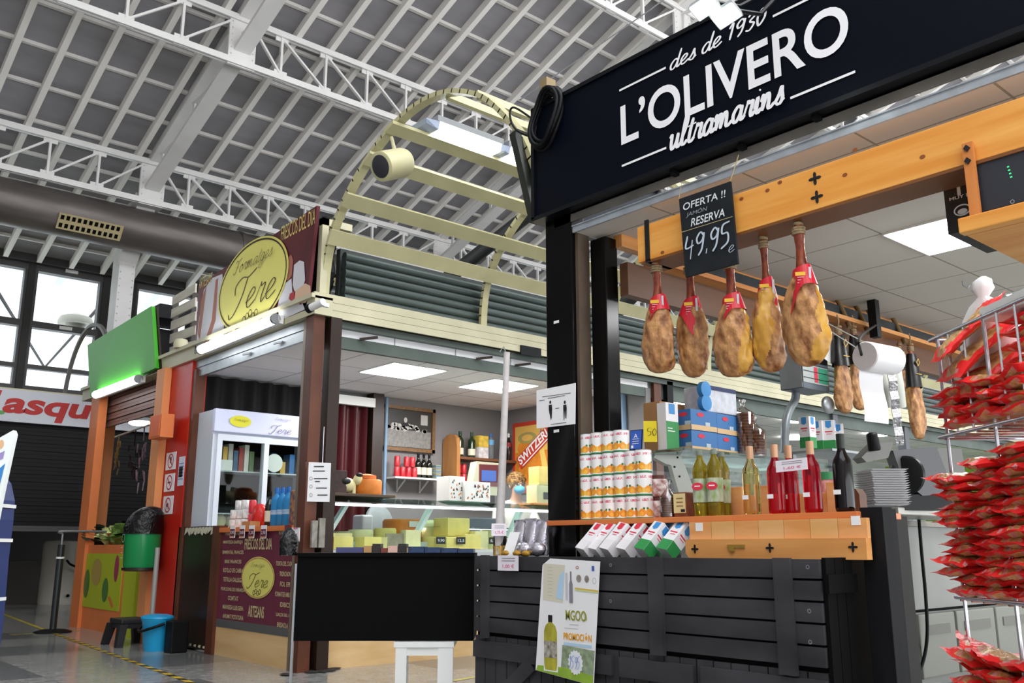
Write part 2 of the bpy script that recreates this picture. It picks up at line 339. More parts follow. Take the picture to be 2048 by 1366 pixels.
    def build(s, name, m=None, parent=None, label=None, cat=None, group=None, kind=None, smooth=None, origin=None):
        bm = s.bm; bmesh.ops.recalc_face_normals(bm, faces=bm.faces[:]); bm.normal_update()
        if m is not None and not s.mats: s.mats = [m]
        me = D.meshes.new(name)
        if origin is None:
            if parent is not None: origin = parent['_o'] if '_o' in parent.keys() else (0, 0, 0)
            else:
                cs = [q.co for q in bm.verts]
                origin = ((min(c.x for c in cs)+max(c.x for c in cs))/2, (min(c.y for c in cs)+max(c.y for c in cs))/2, min(c.z for c in cs))
        O = V(origin)
        for q in bm.verts: q.co -= O
        bm.to_mesh(me); bm.free()
        for mm in s.mats: me.materials.append(mm)
        if smooth:
            for p in me.polygons: p.use_smooth = True
            me.set_sharp_from_angle(angle=math.radians(smooth))
        o = D.objects.new(name, me); COL.objects.link(o)
        if parent is not None: o.parent = parent; o['_o'] = O
        else: o.location = O; o['_o'] = O
        tag(o, label, cat, group, kind); return o
def tag(o, label=None, cat=None, group=None, kind=None):
    if label: o['label'] = label
    if cat: o['category'] = cat
    if group: o['group'] = group
    if kind: o['kind'] = kind
    return o
def thing(name, label, cat, loc=(0, 0, 0), group=None):
    o = D.objects.new(name, None); COL.objects.link(o); o.location = V(loc); o['_o'] = V(loc); o.empty_display_size = 0.05
    return tag(o, label, cat, group)
def child_of(o):                     # world-space children of a built mesh share its origin
    return o
def copy_tree(o, parent=None):
    c = o.copy(); COL.objects.link(c)
    if parent is not None: c.parent = parent
    for k in list(o.children): copy_tree(k, c)
    return c
class Proto:
    """first call hands out the original, later calls hand out copies"""
    def __init__(s, o): s.o = o; s.n = 0
    def put(s, loc, rot=(0, 0, 0), label=None, group=None, scale=None):
        o = s.o if s.n == 0 else copy_tree(s.o)
        s.n += 1; o.location = V(loc); o.rotation_euler = rot
        if scale: o.scale = (scale,)*3 if isinstance(scale, (int, float)) else scale
        tag(o, label, None, group); return o
def struct(mb, name, m=None, parent=None, smooth=None):
    return mb.build(name, m, parent, kind=None if parent else 'structure', smooth=smooth)
# ================================================================== THE HALL
X0, Y0 = 3.5, 6.424            # left face and right face of the cheese stall
YW = 17.9                      # outer wall with the windows
def zroof(y): return 7.26 + 0.35*(14.5-y)
m = M(); m.quad((-8, -4, 0), (44, -4, 0), (44, 22, 0), (-8, 22, 0)); struct(m, 'floor', floor_mat())
# ---- roof: panels, battens across, sloping purlins
ROOFM = mat('roof boards', '8c898d', 0.75, var=0.16, scale=(0.8, 3, 3), detail=6)
m = M(); ya, yb = 18.3, 3.0
m.hexa([V(p) for p in ((-8, yb, zroof(yb)), (44, yb, zroof(yb)), (44, ya, zroof(ya)), (-8, ya, zroof(ya)), (-8, yb, zroof(yb)+.1), (44, yb, zroof(yb)+.1), (44, ya, zroof(ya)+.1), (-8, ya, zroof(ya)+.1))])
roof = struct(m, 'ceiling', ROOFM)
BAT = mat('pale batten', 'd6d2ce', 0.6)
for k in range(-4, 13):
    y = 14.5 - 0.71*k
    if y > 18 or y < 3.2: continue
    m = M(); m.bar((-8, y, zroof(y)-.02), (44, y, zroof(y)-.02), 0.06, 0.05); m.build('batten', BAT, roof)
PUR = mat('white purlin paint', 'f0ece6', 0.5)
for k in range(-9, 52):
    x = 2.88 + 0.552*k
    if abs(x-4.8) < .2: continue
    m = M(); m.bar((x, 17.8, zroof(17.8)-.07), (x, 3.1, zroof(3.1)-.07), 0.085, 0.13); m.build('purlin', PUR, roof)
# side walls and the far slope of the roof, out of the picture but closing the hall
HALLW = mat('hall side wall', 'a9a6a2', .8)
m = M(); m.box(-8.3, -12, 0, -8, YW, 12.5); struct(m, 'wall_left', HALLW)
m = M(); m.box(44, -12, 0, 44.3, YW, 12.5); struct(m, 'wall_right', HALLW)
m = M(); m.box(-8, -12.3, 3.4, 44, -12, 12.5); struct(m, 'wall_front', HALLW)
def bolts(m, P, n, step, r=0.014):
    for i in range(n): m.ell(V(P)+V(step)*i, (r, r, r), 6, 4)
# ---- lattice purlin trusses running along the hall
def truss(y, h, label, frames):
    zt = zroof(y)-.16; zb = zt-h
    t = thing('roof_truss', label, 'roof truss', (4.8, y, zb), 'lattice trusses under the roof')
    for z, nm in ((zt, 'top_chord'), (zb, 'bottom_chord')):
        m = M(); m.bar((-8, y-.035, z), (40, y-.035, z), 0.03, 0.09); m.bar((-8, y+.035, z), (40, y+.035, z), 0.03, 0.09); m.build(nm, TRUSS, t)
    x = -6.2; step = 0.725; n = 0
    while x < 22:
        fx = min(frames, key=lambda f: abs(f-x))
        if abs(x-fx) > .3:
            m = M(); m.bar((x, y, zb), (x, y, zt), 0.05, 0.035); m.box(x-.1, y-.012, zb-.05, x+.1, y+.012, zb+.11); m.box(x-.1, y-.012, zt-.11, x+.1, y+.012, zt+.05)
            bolts(m, (x-.06, y-.02, zb+.02), 3, (.06, 0, 0), .009)
            m.build('web_post', TRUSS, t)
            x2 = x+step if x < fx else x-step
            if abs(x2-fx) < .3: x2 = fx-.15 if x < fx else fx+.15
            m = M(); m.bar((x, y, zb+.05), (x2, y, zt-.05), 0.045, 0.03); m.build('web_diagonal', TRUSS, t)
        x += step; n += 1
    for f in frames:
        m = M(); m.box(f-.2, y-.02, zb-.06, f+.2, y+.02, zt+.06); bolts(m, (f-.16, y-.03, zb), 8, (0, 0, .1), .012); bolts(m, (f+.16, y-.03, zb), 8, (0, 0, .1), .012); m.build('gusset_plate', TRUSS, t)
FRX = (-1.1, 4.8, 10.7, 16.6)
truss(14.55, .68, 'lowest white lattice truss, just above the round grey duct', FRX)
truss(11.35, .68, 'white lattice truss halfway up the roof slope, over the round canopy frame', FRX)
truss(8.2, .68, 'highest white lattice truss, seen at the top behind the floodlights', FRX)
# ---- sloping main frames
def frame(x, label):
    t = thing('roof_frame', label, 'roof frame', (x, 14.8, 0), 'main roof frames')
    def bot(y): return 6.53 + .34*(14.83-y)
    m = M(); m.bar((x, 15.0, bot(15.0)), (x, 3.4, bot(3.4)), .24, .06); m.bar((x, 15.0, bot(15.0)+.05), (x, 3.4, bot(3.4)+.05), .02, .1); m.build('bottom_flange', TRUSS, t)
    m = M(); m.bar((x, 14.9, zroof(14.9)-.09), (x, 3.4, zroof(3.4)-.09), .17, .14); m.build('top_flange', TRUSS, t)
    y = 14.2; k = 0
    while y > 3.6:
        m = M(); m.bar((x, y, bot(y)+.04), (x, y-.05, zroof(y)-.22), .06, .03); m.build('lacing_post', TRUSS, t)
        m = M(); m.bar((x, y, zroof(y)-.24), (x, y-1.1, bot(y-1.1)+.05), .06, .03); m.build('lacing_bar', TRUSS, t)
        y -= 1.2; k += 1
    m = M(); m.bar((x, 14.75, 6.55), (x, 15.55, 5.6), .26, .3, (1, 0, 0)); m.build('knee', TRUSS, t)
    m = M(); m.box(x-.13, 15.4, 0, x+.13, 15.75, 5.72)
    for s_ in (-.1, .1): bolts(m, (x+s_, 15.39, 3.0), 22, (0, 0, .12), .014)
    m.build('column', TRUSS, t)
    m = M(); m.box(x-.22, 14.6, 6.36, x+.22, 14.98, 6.44); bolts(m, (x-.17, 14.59, 6.40), 5, (.085, 0, 0), .02); m.build('knee_plate', TRUSS, t)
frame(4.8, 'riveted white roof frame and column behind the green sign board')
frame(10.7, 'white roof frame beyond the round canopy frame')
# ---- outer wall, windows and what stands outside
WALLM = mat('dark wall plaster', '3a3838', 0.8, var=0.1, scale=(1, 1, 1)); FRAMEM = mat('dark window frame', '4e4c4d', 0.55, var=0.1, scale=(2, 2, 2))
ztop, zbot = 5.97, 3.62
m = M(); m.box(-8, YW, 0, 44, YW+.3, zbot); m.box(-8, YW, ztop, 44, YW+.3, 6.25); m.bar((-8, YW-.05, ztop+.12), (44, YW-.05, ztop+.12), .16, .22)
spans = [(-6.2, -2.5), (-1.9, 1.9), (2.2, 3.86), (3.98, 5.17), (5.8, 8.4), (9.2, 11.0), (11.6, 15.4), (16.2, 20), (20.6, 26)]
xs = -8
for a, b in spans: m.box(xs, YW, zbot, a, YW+.3, ztop); xs = b
m.box(xs, YW, zbot, 44, YW+.3, ztop); struct(m, 'wall_back', WALLM)
for i, (a, b) in enumerate(spans):
    m = M(); zm = 4.86
    for z in (zbot+.05, zm, ztop-.05): m.box(a, YW+.02, z-.06, b, YW+.2, z+.06)
    m.box(a, YW+.02, 3.62+.42, b, YW+.16, 3.62+.5)
    n = max(1, round((b-a)/1.9))
    for k in range(n+1):
        x = a+(b-a)*k/n; m.box(x-.05, YW+.03, zbot, x+.05, YW+.19, ztop)
    win = m.build('window_%d' % (i+1), FRAMEM, kind='structure')
    m = M(); m.quad((a, YW+.1, zbot), (b, YW+.1, zbot), (b, YW+.1, ztop), (a, YW+.1, ztop)); m.build('pane', GLASS, win)
    m = M()
    for k in range(n):
        x = a+(b-a)*(k+.5)/n
        for z in (zm, ztop-.02): m.box(x-.1, YW-.02, z-.03, x+.12, YW+.02, z+.03)
    m.build('window_catch', WHITE, win)
# outside: open canopy and a pale facade with louvres
def sheet_mat(name):
    m = D.materials.new(name); m.use_nodes = True; nt = m.node_tree; nt.nodes.clear(); o = nt.nodes.new('ShaderNodeOutputMaterial'); mx = nt.nodes.new('ShaderNodeMixShader'); a = nt.nodes.new('ShaderNodeBsdfDiffuse'); b = nt.nodes.new('ShaderNodeBsdfTranslucent')
    a.inputs[0].default_value = rgb('e6e6ea'); b.inputs[0].default_value = rgb('f4f2f4'); mx.inputs[0].default_value = .75
    nt.links.new(a.outputs[0], mx.inputs[1]); nt.links.new(b.outputs[0], mx.inputs[2]); nt.links.new(mx.outputs[0], o.inputs[0]); return m
OUT = mat('outdoor white paint', 'f2f2f4', 0.6)
t = thing('outdoor_canopy', 'white slatted canopy seen through the upper window panes', 'canopy', (3, 21, 0))
m = M()
for k in range(12): m.bar((-7+2*k, 18.6, 6.9), (-7+2*k, 27, 5.2), .16, .3)
m.build('beam', OUT, t)
m = M(); m.hexa([V(p) for p in ((-9, 18.6, 7.05), (26, 18.6, 7.05), (26, 27, 5.35), (-9, 27, 5.35), (-9, 18.6, 7.06), (26, 18.6, 7.06), (26, 27, 5.36), (-9, 27, 5.36))]); m.build('roof', sheet_mat('translucent canopy sheets'), t)
for k in range(8):
    m = M(); m.tube([(-5+3*k, 21, 6.1), (-4+3*k, 20.8, 4.6), (-3+3*k, 21, 6.1)], .04, 6); m.build('brace', FRAMEM, t)
t = thing('facade', 'pale louvred building front outside the left windows', 'building', (8, 28, 0))
m = M(); m.box(-12, 28, 0, 40, 28.4, 8); m.build('wall', OUT, t)
for x in (-6, 0.5, 7, 13):
    m = M(); m.box(x, 27.9, 2.2, x+4.6, 28, 5.9); m.build('louvre', line_mat('pale blue louvre', 'cfdbe6', 'b7c6d6', 2, 9, .5), t)
LAMPOUT = RY(152, 640, 19.6)
m = M(); m.lathe([(.05, .35), (.3, .25), (.34, .16), (.34, .1), (.2, .1), (.17, 0)], LAMPOUT-V((0, 0, .2)), 20); m.build('hanging_lamp', mat('aged lamp shade', 'a9a49a', .5), label='round hanging lamp seen through the lower left window pane', cat='lamp', smooth=40)
# ---- round ventilation duct under the eaves
DY, DZ, DR = 14.95, 6.02, .36
DUCT = mat('dusty duct metal', '6a6360', 0.42, metal=0.55, var=0.2, scale=(1.2, 6, 6), bump=0.05)
t = thing('ventilation_duct', 'long round grey ventilation duct running under the roof eaves', 'duct', (4.8, DY, DZ-DR))
m = M(); m.tube([(-8, DY, DZ), (40, DY, DZ)], DR, 28); m.build('pipe', DUCT, t, smooth=40)
for x in (2.35, 6.5, 10.6, 14.7, 18.8):
    m = M(); m.lathe([(DR+.012, -.04), (DR+.02, 0), (DR+.012, .04)], (x, DY, DZ), 28, (1, 0, 0)); m.build('joint', DUCT, t, smooth=40)
VENTC = mat('yellowed grille', 'b3a47c', 0.5)
for x in (3.95, 8.3, 11.6, 14.9, 18.3):
    F = Fr(V((x, DY, DZ))+V((0, -math.cos(.62), -math.sin(.62)))*(DR+.004), (1, 0, 0), (0, -math.sin(.62), math.cos(.62)))
    m = M(); m.use(VENTC).slab(F, -.48, -.13, .48, .13, 0, .012)
    m.use(CAV)
    for r_ in (-.065, .065):
        for k in range(11): m.slab(F, -.45+.083*k, r_-.035, -.45+.083*k+.05, r_+.035, .012, .016)
    m.build('vent_grille', None, t)
# ================================================================== FAR LEFT: the closed stall under the windows
YA = 15.0
F = FY(YA); b = F.box(0, 838, 185, 782); zs0 = F.uv(60, 846)[1]; zs1 = F.uv(60, 782)[1]
t = thing('shop_sign', 'white shop sign with red lettering over the dark closed shutter', 'sign', (2, YA, zs0))
m = M(); m.box(-3, YA, zs0, 6.2, YA+.12, zs1); m.build('board', mat('grey white sign', 'c9cbd2', .5), t)
m = M(); bx = F.box(2, 838, 187, 793); m.text(F, 'asqu', (bx[0], F.uv(60, 842)[1], bx[2], F.uv(60, 799)[1]), .004, shear=.18, bold=.035)
m.text(F, 'l', (bx[0]-.17, F.uv(20, 822)[1], bx[0]-.03, F.uv(20, 782)[1]), .004, shear=.18, bold=.035); m.build('lettering', mat('sign red', 'b3231f', .5), t)
m = M(); m.disc(F, bx[0]-.02, zs0+.12, .06, .03, .004); m.build('leaf_mark', mat('leaf green', '5c9a54', .5), t)
SHUT = line_mat('dark shutter slats', '1b1b1c', '2f2f31', 2, 14.0, .35, .45)
zsb = F.uv(100, 1052)[1]
t = thing('roller_shutter', 'black slatted roller shutter half closed under the white and red sign', 'shutter', (2, YA+.1, zsb))
m = M(); nsl = 26; hs = (zs0-zsb)/nsl
for k in range(nsl): m.bar((-3, YA+.1, zsb+hs*(k+.5)), (6.2, YA+.1, zsb+hs*(k+.5)), .03+.012*(k % 2), hs*.8)
m.box(-3, YA+.09, zsb, 6.2, YA+.13, zs0); m.build('slats', mat('black shutter', '161617', .6, spec=.25), t)
m = M(); m.box(-3, YA+.06, zsb-.08, 6.2, YA+.14, zsb); m.build('bottom_rail', mat('grey rail', '4e4d4c', .5), t)
m = M(); m.box(-3, YA+.2, zs1, 6.2, 17.85, zs1+.05); m.build('stall_shell', CREAM, label='pale top of the closed stall below the windows', cat='stall')
P0 = RZ(45, 1198, 0); P0 = V((P0.x, 16.6, 0))
t = thing('water_tank', 'pale upright tank standing in the dark under the half closed shutter', 'tank', P0)
m = M(); m.lathe([(.26, 0), (.27, .03), (.27, .95), (.24, 1.0), (0.05, 1.02)], P0, 24); m.build('body', mat('dull white plastic', 'b9b4a8', .5), t, smooth=40)
m = M()
for dx in (-.1, .1): m.lathe([(.025, 0), (.025, .02)], P0+V((dx, -.27, .14)), 12, (0, -1, 0))
m.build('port', CAV, t)
m = M(); m.tube(catmull([P0+V((.02, -.3, .7)), P0+V((.1, -.34, .62)), P0+V((.35, -.3, .58)), P0+V((.7, -.2, .75)), P0+V((1.1, -.1, .8))]), .018, 6); m.build('hose', BLACK, label='dark hose leading away from the pale tank', cat='hose', smooth=60)
m = M(); m.box(3.2, 17.1, 0, 6.0, 17.6, .62); m.box(3.2, 17.05, .62, 6.0, 17.65, .68); m.build('low_bench', mat('dusty grey bench', '5a5754', .7), label='low grey bench in the dark behind the barrier post', cat='bench')
m = M(); m.box(5.1, 16.3, 0, 5.7, 16.8, .42); m.build('storage_crate', mat('dark crate', '2d2a29', .7), label='dark crate on the floor behind the barrier post', cat='crate')
# small curved frame on the closed stall
def curved_frame(xs_, y1, z0, R, rails, label, mm, wdt=.07):
    t = thing('canopy_frame', label, 'canopy frame', (xs_[0], y1, z0), 'curved canopy frames')
    for x in xs_:
        m = M(); P = [V((x, y1-R+R*math.cos(a), z0+R*1.02*math.sin(a))) for a in [PI*i/28 for i in range(29)]]
        for a, b_ in zip(P, P[1:]): m.bar(a, b_, .05, wdt, (1, 0, 0))
        m.build('arch', mm, t)
    for ang in rails:
        a = math.radians(ang); p = V((0, y1-R+R*math.cos(a), z0+R*1.02*math.sin(a))); n = V((0, math.cos(a), math.sin(a)))
        m = M(); m.bar((xs_[0]-.06, p.y+n.y*.03, p.z+n.z*.03), (xs_[-1]+.4, p.y+n.y*.03, p.z+n.z*.03), .03, .14, n.cross(V((1, 0, 0)))); m.build('rail', mm, t)
    return t
DKFR = mat('grey canopy bars', '6e6a68', .5)
px = RY(165, 760, 15.3)
curved_frame((px.x+.1, px.x+3), 16.6, zs1+.06, 1.15, (150, 165, 178), 'small grey curved frame in front of the left window, behind the green board', DKFR, .06)
# barrier post
PB = RZ(105, 1265, 0)
t = thing('barrier_post', 'black barrier post with white collar and round base on the open floor', 'barrier post', PB)
m = M(); m.lathe([(.19, 0), (.19, .012), (.13, .03), (.035, .035)], PB, 32); m.build('base', BLACK, t, smooth=30)
m = M(); m.lathe([(.036, .03), (.036, .93)], PB, 16); m.build('post', mat('dark post metal', '33383a', .35, metal=.5), t, smooth=40)
m = M(); m.lathe([(.045, .78), (.045, .8)], PB, 16); m.build('collar', WHITE, t, smooth=40)
m = M(); m.tube(catmull([PB+V((0, 0, .93)), PB+V((.0, 0, 1.04)), PB+V((.03, .0, 1.075)), PB+V((1.0, .05, 1.075))]), .012, 8); m.build('rail', mat('grey rail tube', '8f9496', .35, metal=.6), t, smooth=60)
# floor tape
def floor_strip(name, a, b, wd, mm, label):
    a = V(a); b = V(b); d = (b-a).normalized(); n = V((-d.y, d.x, 0))*wd/2; z = V((0, 0, .002))
    m = M(); m.quad(a-n+z, b-n+z, b+n+z, a+n+z); m.build(name, mm, label=label, cat='floor tape')
HAZ = tape_mat(); YEL = mat('worn yellow tape', 'b3a13a', .6, var=.25, scale=(6, 6, 6))
a, b = RZ(105, 1266, 0), RZ(395, 1370, 0)
floor_strip('hazard_tape', a, b+(b-a)*.4, .05, HAZ, 'yellow and black striped tape on the floor beside the stalls')
floor_strip('floor_line', RZ(0, 1226, 0), RZ(95, 1262, 0), .05, YEL, 'worn yellow line on the floor left of the barrier post')
floor_strip('floor_line', RZ(20, 1270, 0), RZ(160, 1262, 0), .05, YEL, 'faint yellow line crossing at the barrier post base')
floor_strip('floor_line', RZ(905, 1362, 0), RZ(952, 1354, 0), .05, YEL, 'short yellow line on the floor behind the white stool')
# blue and white information stand at the left edge of the picture
k = 4.2; a = RD(-150, 1400, k); c = RD(37, 1060, k)
e1 = RT.copy(); nF = Fr(RD(0, 1100, k), RT)
t = thing('information_stand', 'navy blue stand with white rings and a tilted white board, cut by the left edge', 'stand', (nF.O.x, nF.O.y, 0))
u1 = nF.uv(40, 1040)[0]; z = lambda py: nF.uv(0, py)[1]
NAVY = mat('navy plastic', '1c2f66', .4)
Q_ = lambda a_, b_: (nF.uv(a_-33, b_)[0], 0)
prof = [(-.42, -nF.O.z), (Q_(4, 1366)[0]-.02, -nF.O.z), (Q_(16, 1250)[0], z(1250)), (Q_(27, 1120)[0], z(1120)), (Q_(37, 1040)[0], z(1040)), (Q_(40, 1000)[0], z(1000)), (Q_(33, 965)[0], z(965)), (Q_(18, 945)[0], z(945)), (-.42, z(935))]
m = M(); m.fprism(nF, prof, -.1, .02); m.build('pillar', NAVY, t)
for py, xr in ((1011, 41), (1080, 34), (1199, 20)):
    m = M(); m.slab(nF, -.42, z(py+4), Q_(xr, py)[0]+.004, z(py-3), -.1, .028); m.build('white_ring', WHITE, t)
B = nF.off(.06); pts = [B.uv(-60, 1000), B.uv(0, 1040), B.uv(11, 985), B.uv(36, 870), B.uv(33, 862), B.uv(8, 876), B.uv(-60, 920)]
m = M(); m.fprism(B, pts, 0, .03); m.build('board', mat('board white', 'eef3f0', .4), t)
B2 = B.off(.03)
m = M(); m.use(mat('print blue', '3f86c8', .5)).poly(B2, [B.uv(-40, 1005), B.uv(0, 1005), B.uv(8, 968), B.uv(18, 928), B.uv(4, 940), B.uv(-40, 960)], .002)
m.use(mat('print lilac', '9c8fc4', .5)).poly(B2, [B.uv(0, 925), B.uv(14, 918), B.uv(17, 903), B.uv(2, 910)], .002)
m.use(mat('print orange', 'e2b48a', .5)).disc(B2, *B.uv(10, 890), .012, .02, .002)
m.build('print', None, t)
# ================================================================== LEFT FACE: greengrocer and cheese stall
L = FX(X0)
def lz(px, py): return RX(px, py, X0).z
def ly(px, py): return RX(px, py, X0).y
zb0, zb1 = 2.715, 2.865
m = M(); m.box(X0-.06, 6.36, zb0, X0+.1, 12.32, zb1); m.box(X0-.09, 6.36, zb1-.02, X0+.1, 12.32, zb1+.015)
struct(m, 'trim_1', CREAM)
# --- green sign board with its tube
G = FX(3.38)
def gquad(F, pts): return [F.uv(*p) for p in pts]
t = thing('sign_board', 'plain bright green sign board above the vegetable stall', 'sign', RX(240, 790, 3.38))
m = M(); m.fprism(G, gquad(G, [(180, 793), (311, 736), (303, 612), (175, 690)]), -.04, 0); m.build('panel', mat('bright green panel', '3fae1e', .45), t)
m = M(); m.fprism(G.off(-.045), gquad(G, [(182, 793), (313, 738), (305, 614), (177, 692)]), -.02, 0); m.build('backing', DARKBR, t)
def tube_light(name, pa, pb, x, label, rad=.03):
    a = RX(*pa, x); b = RX(*pb, x); d = (b-a).normalized()
    t = thing(name, label, 'lamp', (a+b)/2, 'tube lamps under the signs')
    m = M(); m.bar(a+V((.045, 0, 0)), b+V((.045, 0, 0)), .05, .07); m.build('housing', WHITE, t)
    m = M(); m.tube([a+d*.04, b-d*.04], rad, 14); m.build('tube', TUBE, t, smooth=50)
    for e, s_ in ((a, 1), (b, -1)):
        m = M(); m.tube([e, e+d*s_*.03], rad+.002, 14); m.build('end_cap', STEEL, t, smooth=50)
tube_light('fluorescent_lamp', (190, 790), (278, 757), 3.36, 'short glowing tube lamp under the green sign board', .045)
tube_light('fluorescent_lamp', (400, 700), (552, 637), 3.36, 'long glowing tube lamp under the maroon cheese sign', .042)
# black boxes and pallets behind the boards
for p, q, nm in (((309, 655), (345, 610), 'upper'), ((306, 720), (328, 658), 'lower')):
    a = RX(*p, 3.9); b = RX(*q, 3.9)
    m = M(); m.box(3.75, a.y, a.z, 4.15, b.y, b.z, .01); m.build('storage_box', BLACK, label=nm+' black box stored behind the green sign board', cat='box')
t = thing('pallet_crate', 'whitewashed slatted crate beside the maroon cheese sign', 'crate', RX(370, 700, 3.62))
for i, (p, q) in enumerate((((346, 603), (392, 576)), ((344, 628), (392, 604)), ((343, 652), (392, 632)), ((341, 678), (392, 660)), ((340, 704), (392, 690)))):
    a = RX(*p, 3.6); b = RX(*q, 3.6); m = M(); m.bar(a, b, .02, .1, (0, 0, 1)); m.build('slat', mat('whitewashed wood', 'cfc9bb', .7, var=.15, scale=(6, 2, 12)), t)
for p, q in (((349, 703), (352, 600)), ((385, 690), (388, 580))):
    a = RX(*p, 3.64); b = RX(*q, 3.64); m = M(); m.bar(a, b, .05, .05); m.build('upright', DARKBR, t)
for p in ((356, 640), (352, 690)):
    a = RX(*p, 4.0); h0 = 2.9 if p[1] > 660 else 3.3; m = M(); m.box(4.2, a.y-.3, h0, 4.6, a.y+.3, h0+.38); m.build('storage_box', BLACK, label='black box behind the whitewashed crate, %s one' % ('upper' if p[1] < 660 else 'lower'), cat='box')
a = RX(366, 712, 3.47); m = M(); m.lathe([(.07, 0), (.075, .05), (.06, .09), (.02, .1)], (3.44, a.y, zb1+.015), 20); m.build('siren', CREAM, label='small round cream alarm dome on the beam left of the cheese sign', cat='alarm', smooth=40)
m = M(); m.box(X0+.12, 6.6, 2.87, 7.6, 12.3, 2.9); m.build('stall_roof', mat('dusty stall roof', '6a6762', .8), label='dusty flat roof board over the vegetable and cheese stalls', cat='roof')
# --- maroon sign of the cheese stall
SG = FX(3.44); MAR = mat('maroon print', '4d1420', .4, var=.3, scale=(1.2, 1.2, 1.2), col2='6a1d22'); YELP = mat('oval yellow', 'e4dc74', .45); GOLD = mat('gold lettering', 'd9c878', .5); DKINK = mat('dark brown ink', '3a2410', .5)
pts = gquad(SG, [(389, 708), (612, 620), (634, 411), (397, 571)])
t = thing('shop_sign', 'maroon cheese shop sign with a large yellow oval over the stall corner', 'sign', (3.44, 7.7, 2.85))
m = M(); m.fprism(SG, pts, -.03, 0); m.build('board', MAR, t)
CHW = mat('printed cheese white', 'd5d3d8', .5); CHP = mat('printed cheese peach', 'dcb89a', .5); CHR = mat('printed rind', 'a86a55', .5)
m = M(); m.use(CHW).poly(SG, gquad(SG, [(391, 706), (398, 640), (408, 580), (425, 556), (445, 548), (450, 600), (447, 683)]), .002)
m.use(CHR).poly(SG, gquad(SG, [(408, 690), (424, 640), (432, 560), (437, 556), (432, 640), (416, 690)]), .003).poly(SG, gquad(SG, [(396, 668), (403, 600), (414, 570), (408, 620), (400, 680)]), .003)
m.build('cheese_print', None, t); m = M()
m.use(CHW).poly(SG, gquad(SG, [(556, 643), (610, 619), (600, 590), (560, 600)]), .002)
m.use(CHR).poly(SG, gquad(SG, [(574, 560), (577, 515), (583, 509), (587, 520), (584, 552), (576, 562)]), .003)
m.use(CHW).poly(SG, gquad(SG, [(586, 570), (589, 530), (600, 521), (609, 524), (611, 560), (607, 575), (590, 583)]), .004)
m.use(CHW).poly(SG, gquad(SG, [(556, 614), (565, 572), (584, 557), (587, 600), (572, 614)]), .005)
m.use(CHP).poly(SG, gquad(SG, [(590, 607), (592, 582), (612, 567), (622, 572), (623, 592), (612, 606)]), .006)
m.use(mat('printed red', 'b03034', .5)).poly(SG, gquad(SG, [(579, 598), (581, 588), (590, 582), (591, 596), (584, 602)]), .007).poly(SG, gquad(SG, [(600, 610), (602, 598), (605, 608)]), .007)
m.build('cheese_print', None, t)
cu, cv = SG.uv(504, 569); w_ = abs(SG.uv(572, 540)[0]-SG.uv(433, 600)[0])/2*1.0; h_ = (RX(508, 481, 3.44).z-RX(500, 659, 3.44).z)/2
m = M(); m.disc(SG, cu, cv, w_, h_, .009, 56); m.build('oval', YELP, t)
m = M(); m.use(DKINK).ringd(SG, cu, cv, w_*.96, h_*.96, .016, .012, 56)
m.script(SG, 'Formatges', (cu-w_*.55, cv+h_*.26, cu+w_*.6, cv+h_*.72), .012, .11, .3).script(SG, 'Tere', (cu-w_*.62, cv-h_*.6, cu+w_*.72, cv+h_*.32), .012, .1, .3)
for k in range(5): m.ringd(SG, cu-.1+.06*k, cv-h_*.74+.02*(k % 3), .035, .035, .008, .012, 12)
m.build('oval_lettering', None, t)
m = M(); a = SG.uv(563, 470); b_ = SG.uv(632, 420); m.text(SG, 'FRESCOS DEL DIA', (a[0], a[1]-.06, b_[0], a[1]+.075), .004); a = SG.uv(399, 567); b_ = SG.uv(426, 545); m.text(SG, 'ARTESANS', (a[0], a[1]-.06, b_[0], a[1]+.05), .004); m.build('small_lettering', GOLD, t)
# camera on the corner
a = RX(630, 609, 3.36); b_ = a+V((-.02, .1, -.03)); c_ = a+V((.03, -.12, .01))
a = RX(634, 607, 3.38); b_ = a+V((-.01, .07, -.02)); c_ = a+V((.02, -.06, .005))
t = thing('security_camera', 'small white and black security camera on the corner of the cheese stall', 'camera', a)
m = M(); m.tube([b_, c_], .03, 16); m.build('body', WHITE, t, smooth=40)
m = M(); m.tube([b_+(b_-c_)*.28, b_], .036, 16); m.build('lens_hood', BLACK, t, smooth=40)
m = M(); m.bar(a, a+V((.1, .0, .0)), .03, .03); m.build('bracket', WHITE, t)
# rails and shutters of the left face
m = M(); y1, y0 = 8.86, 6.5
m.box(X0, y0, 2.64, X0+.06, y1, 2.71); m.box(X0+.01, y0, 2.55, X0+.04, y1, 2.64)
for py_, dy in ((2.6, .5), (2.6, 1.1)): m.bar((X0, y0+dy, py_), (X0-.02, y0+dy+.12, py_), .015, .015)
m.build('shutter_rail', STEEL, label='galvanised shutter rail under the beam of the cheese stall', cat='rail')
t = thing('roller_shutter', 'brown slatted shutter rolled halfway up over the vegetable stall', 'shutter', (X0+.08, 10.9, 2.35))
m = M(); za = lz(300, 800); n = 9
SHBR = mat('brown shutter slats', '6d4a40', .5, var=.15, scale=(2, 2, 8))
for k in range(n): m.box(X0+.07+.012*(k % 2), 9.75, 2.33+.042*k, X0+.1, 11.95, 2.33+.042*k+.034)
m.build('slats', SHBR, t)
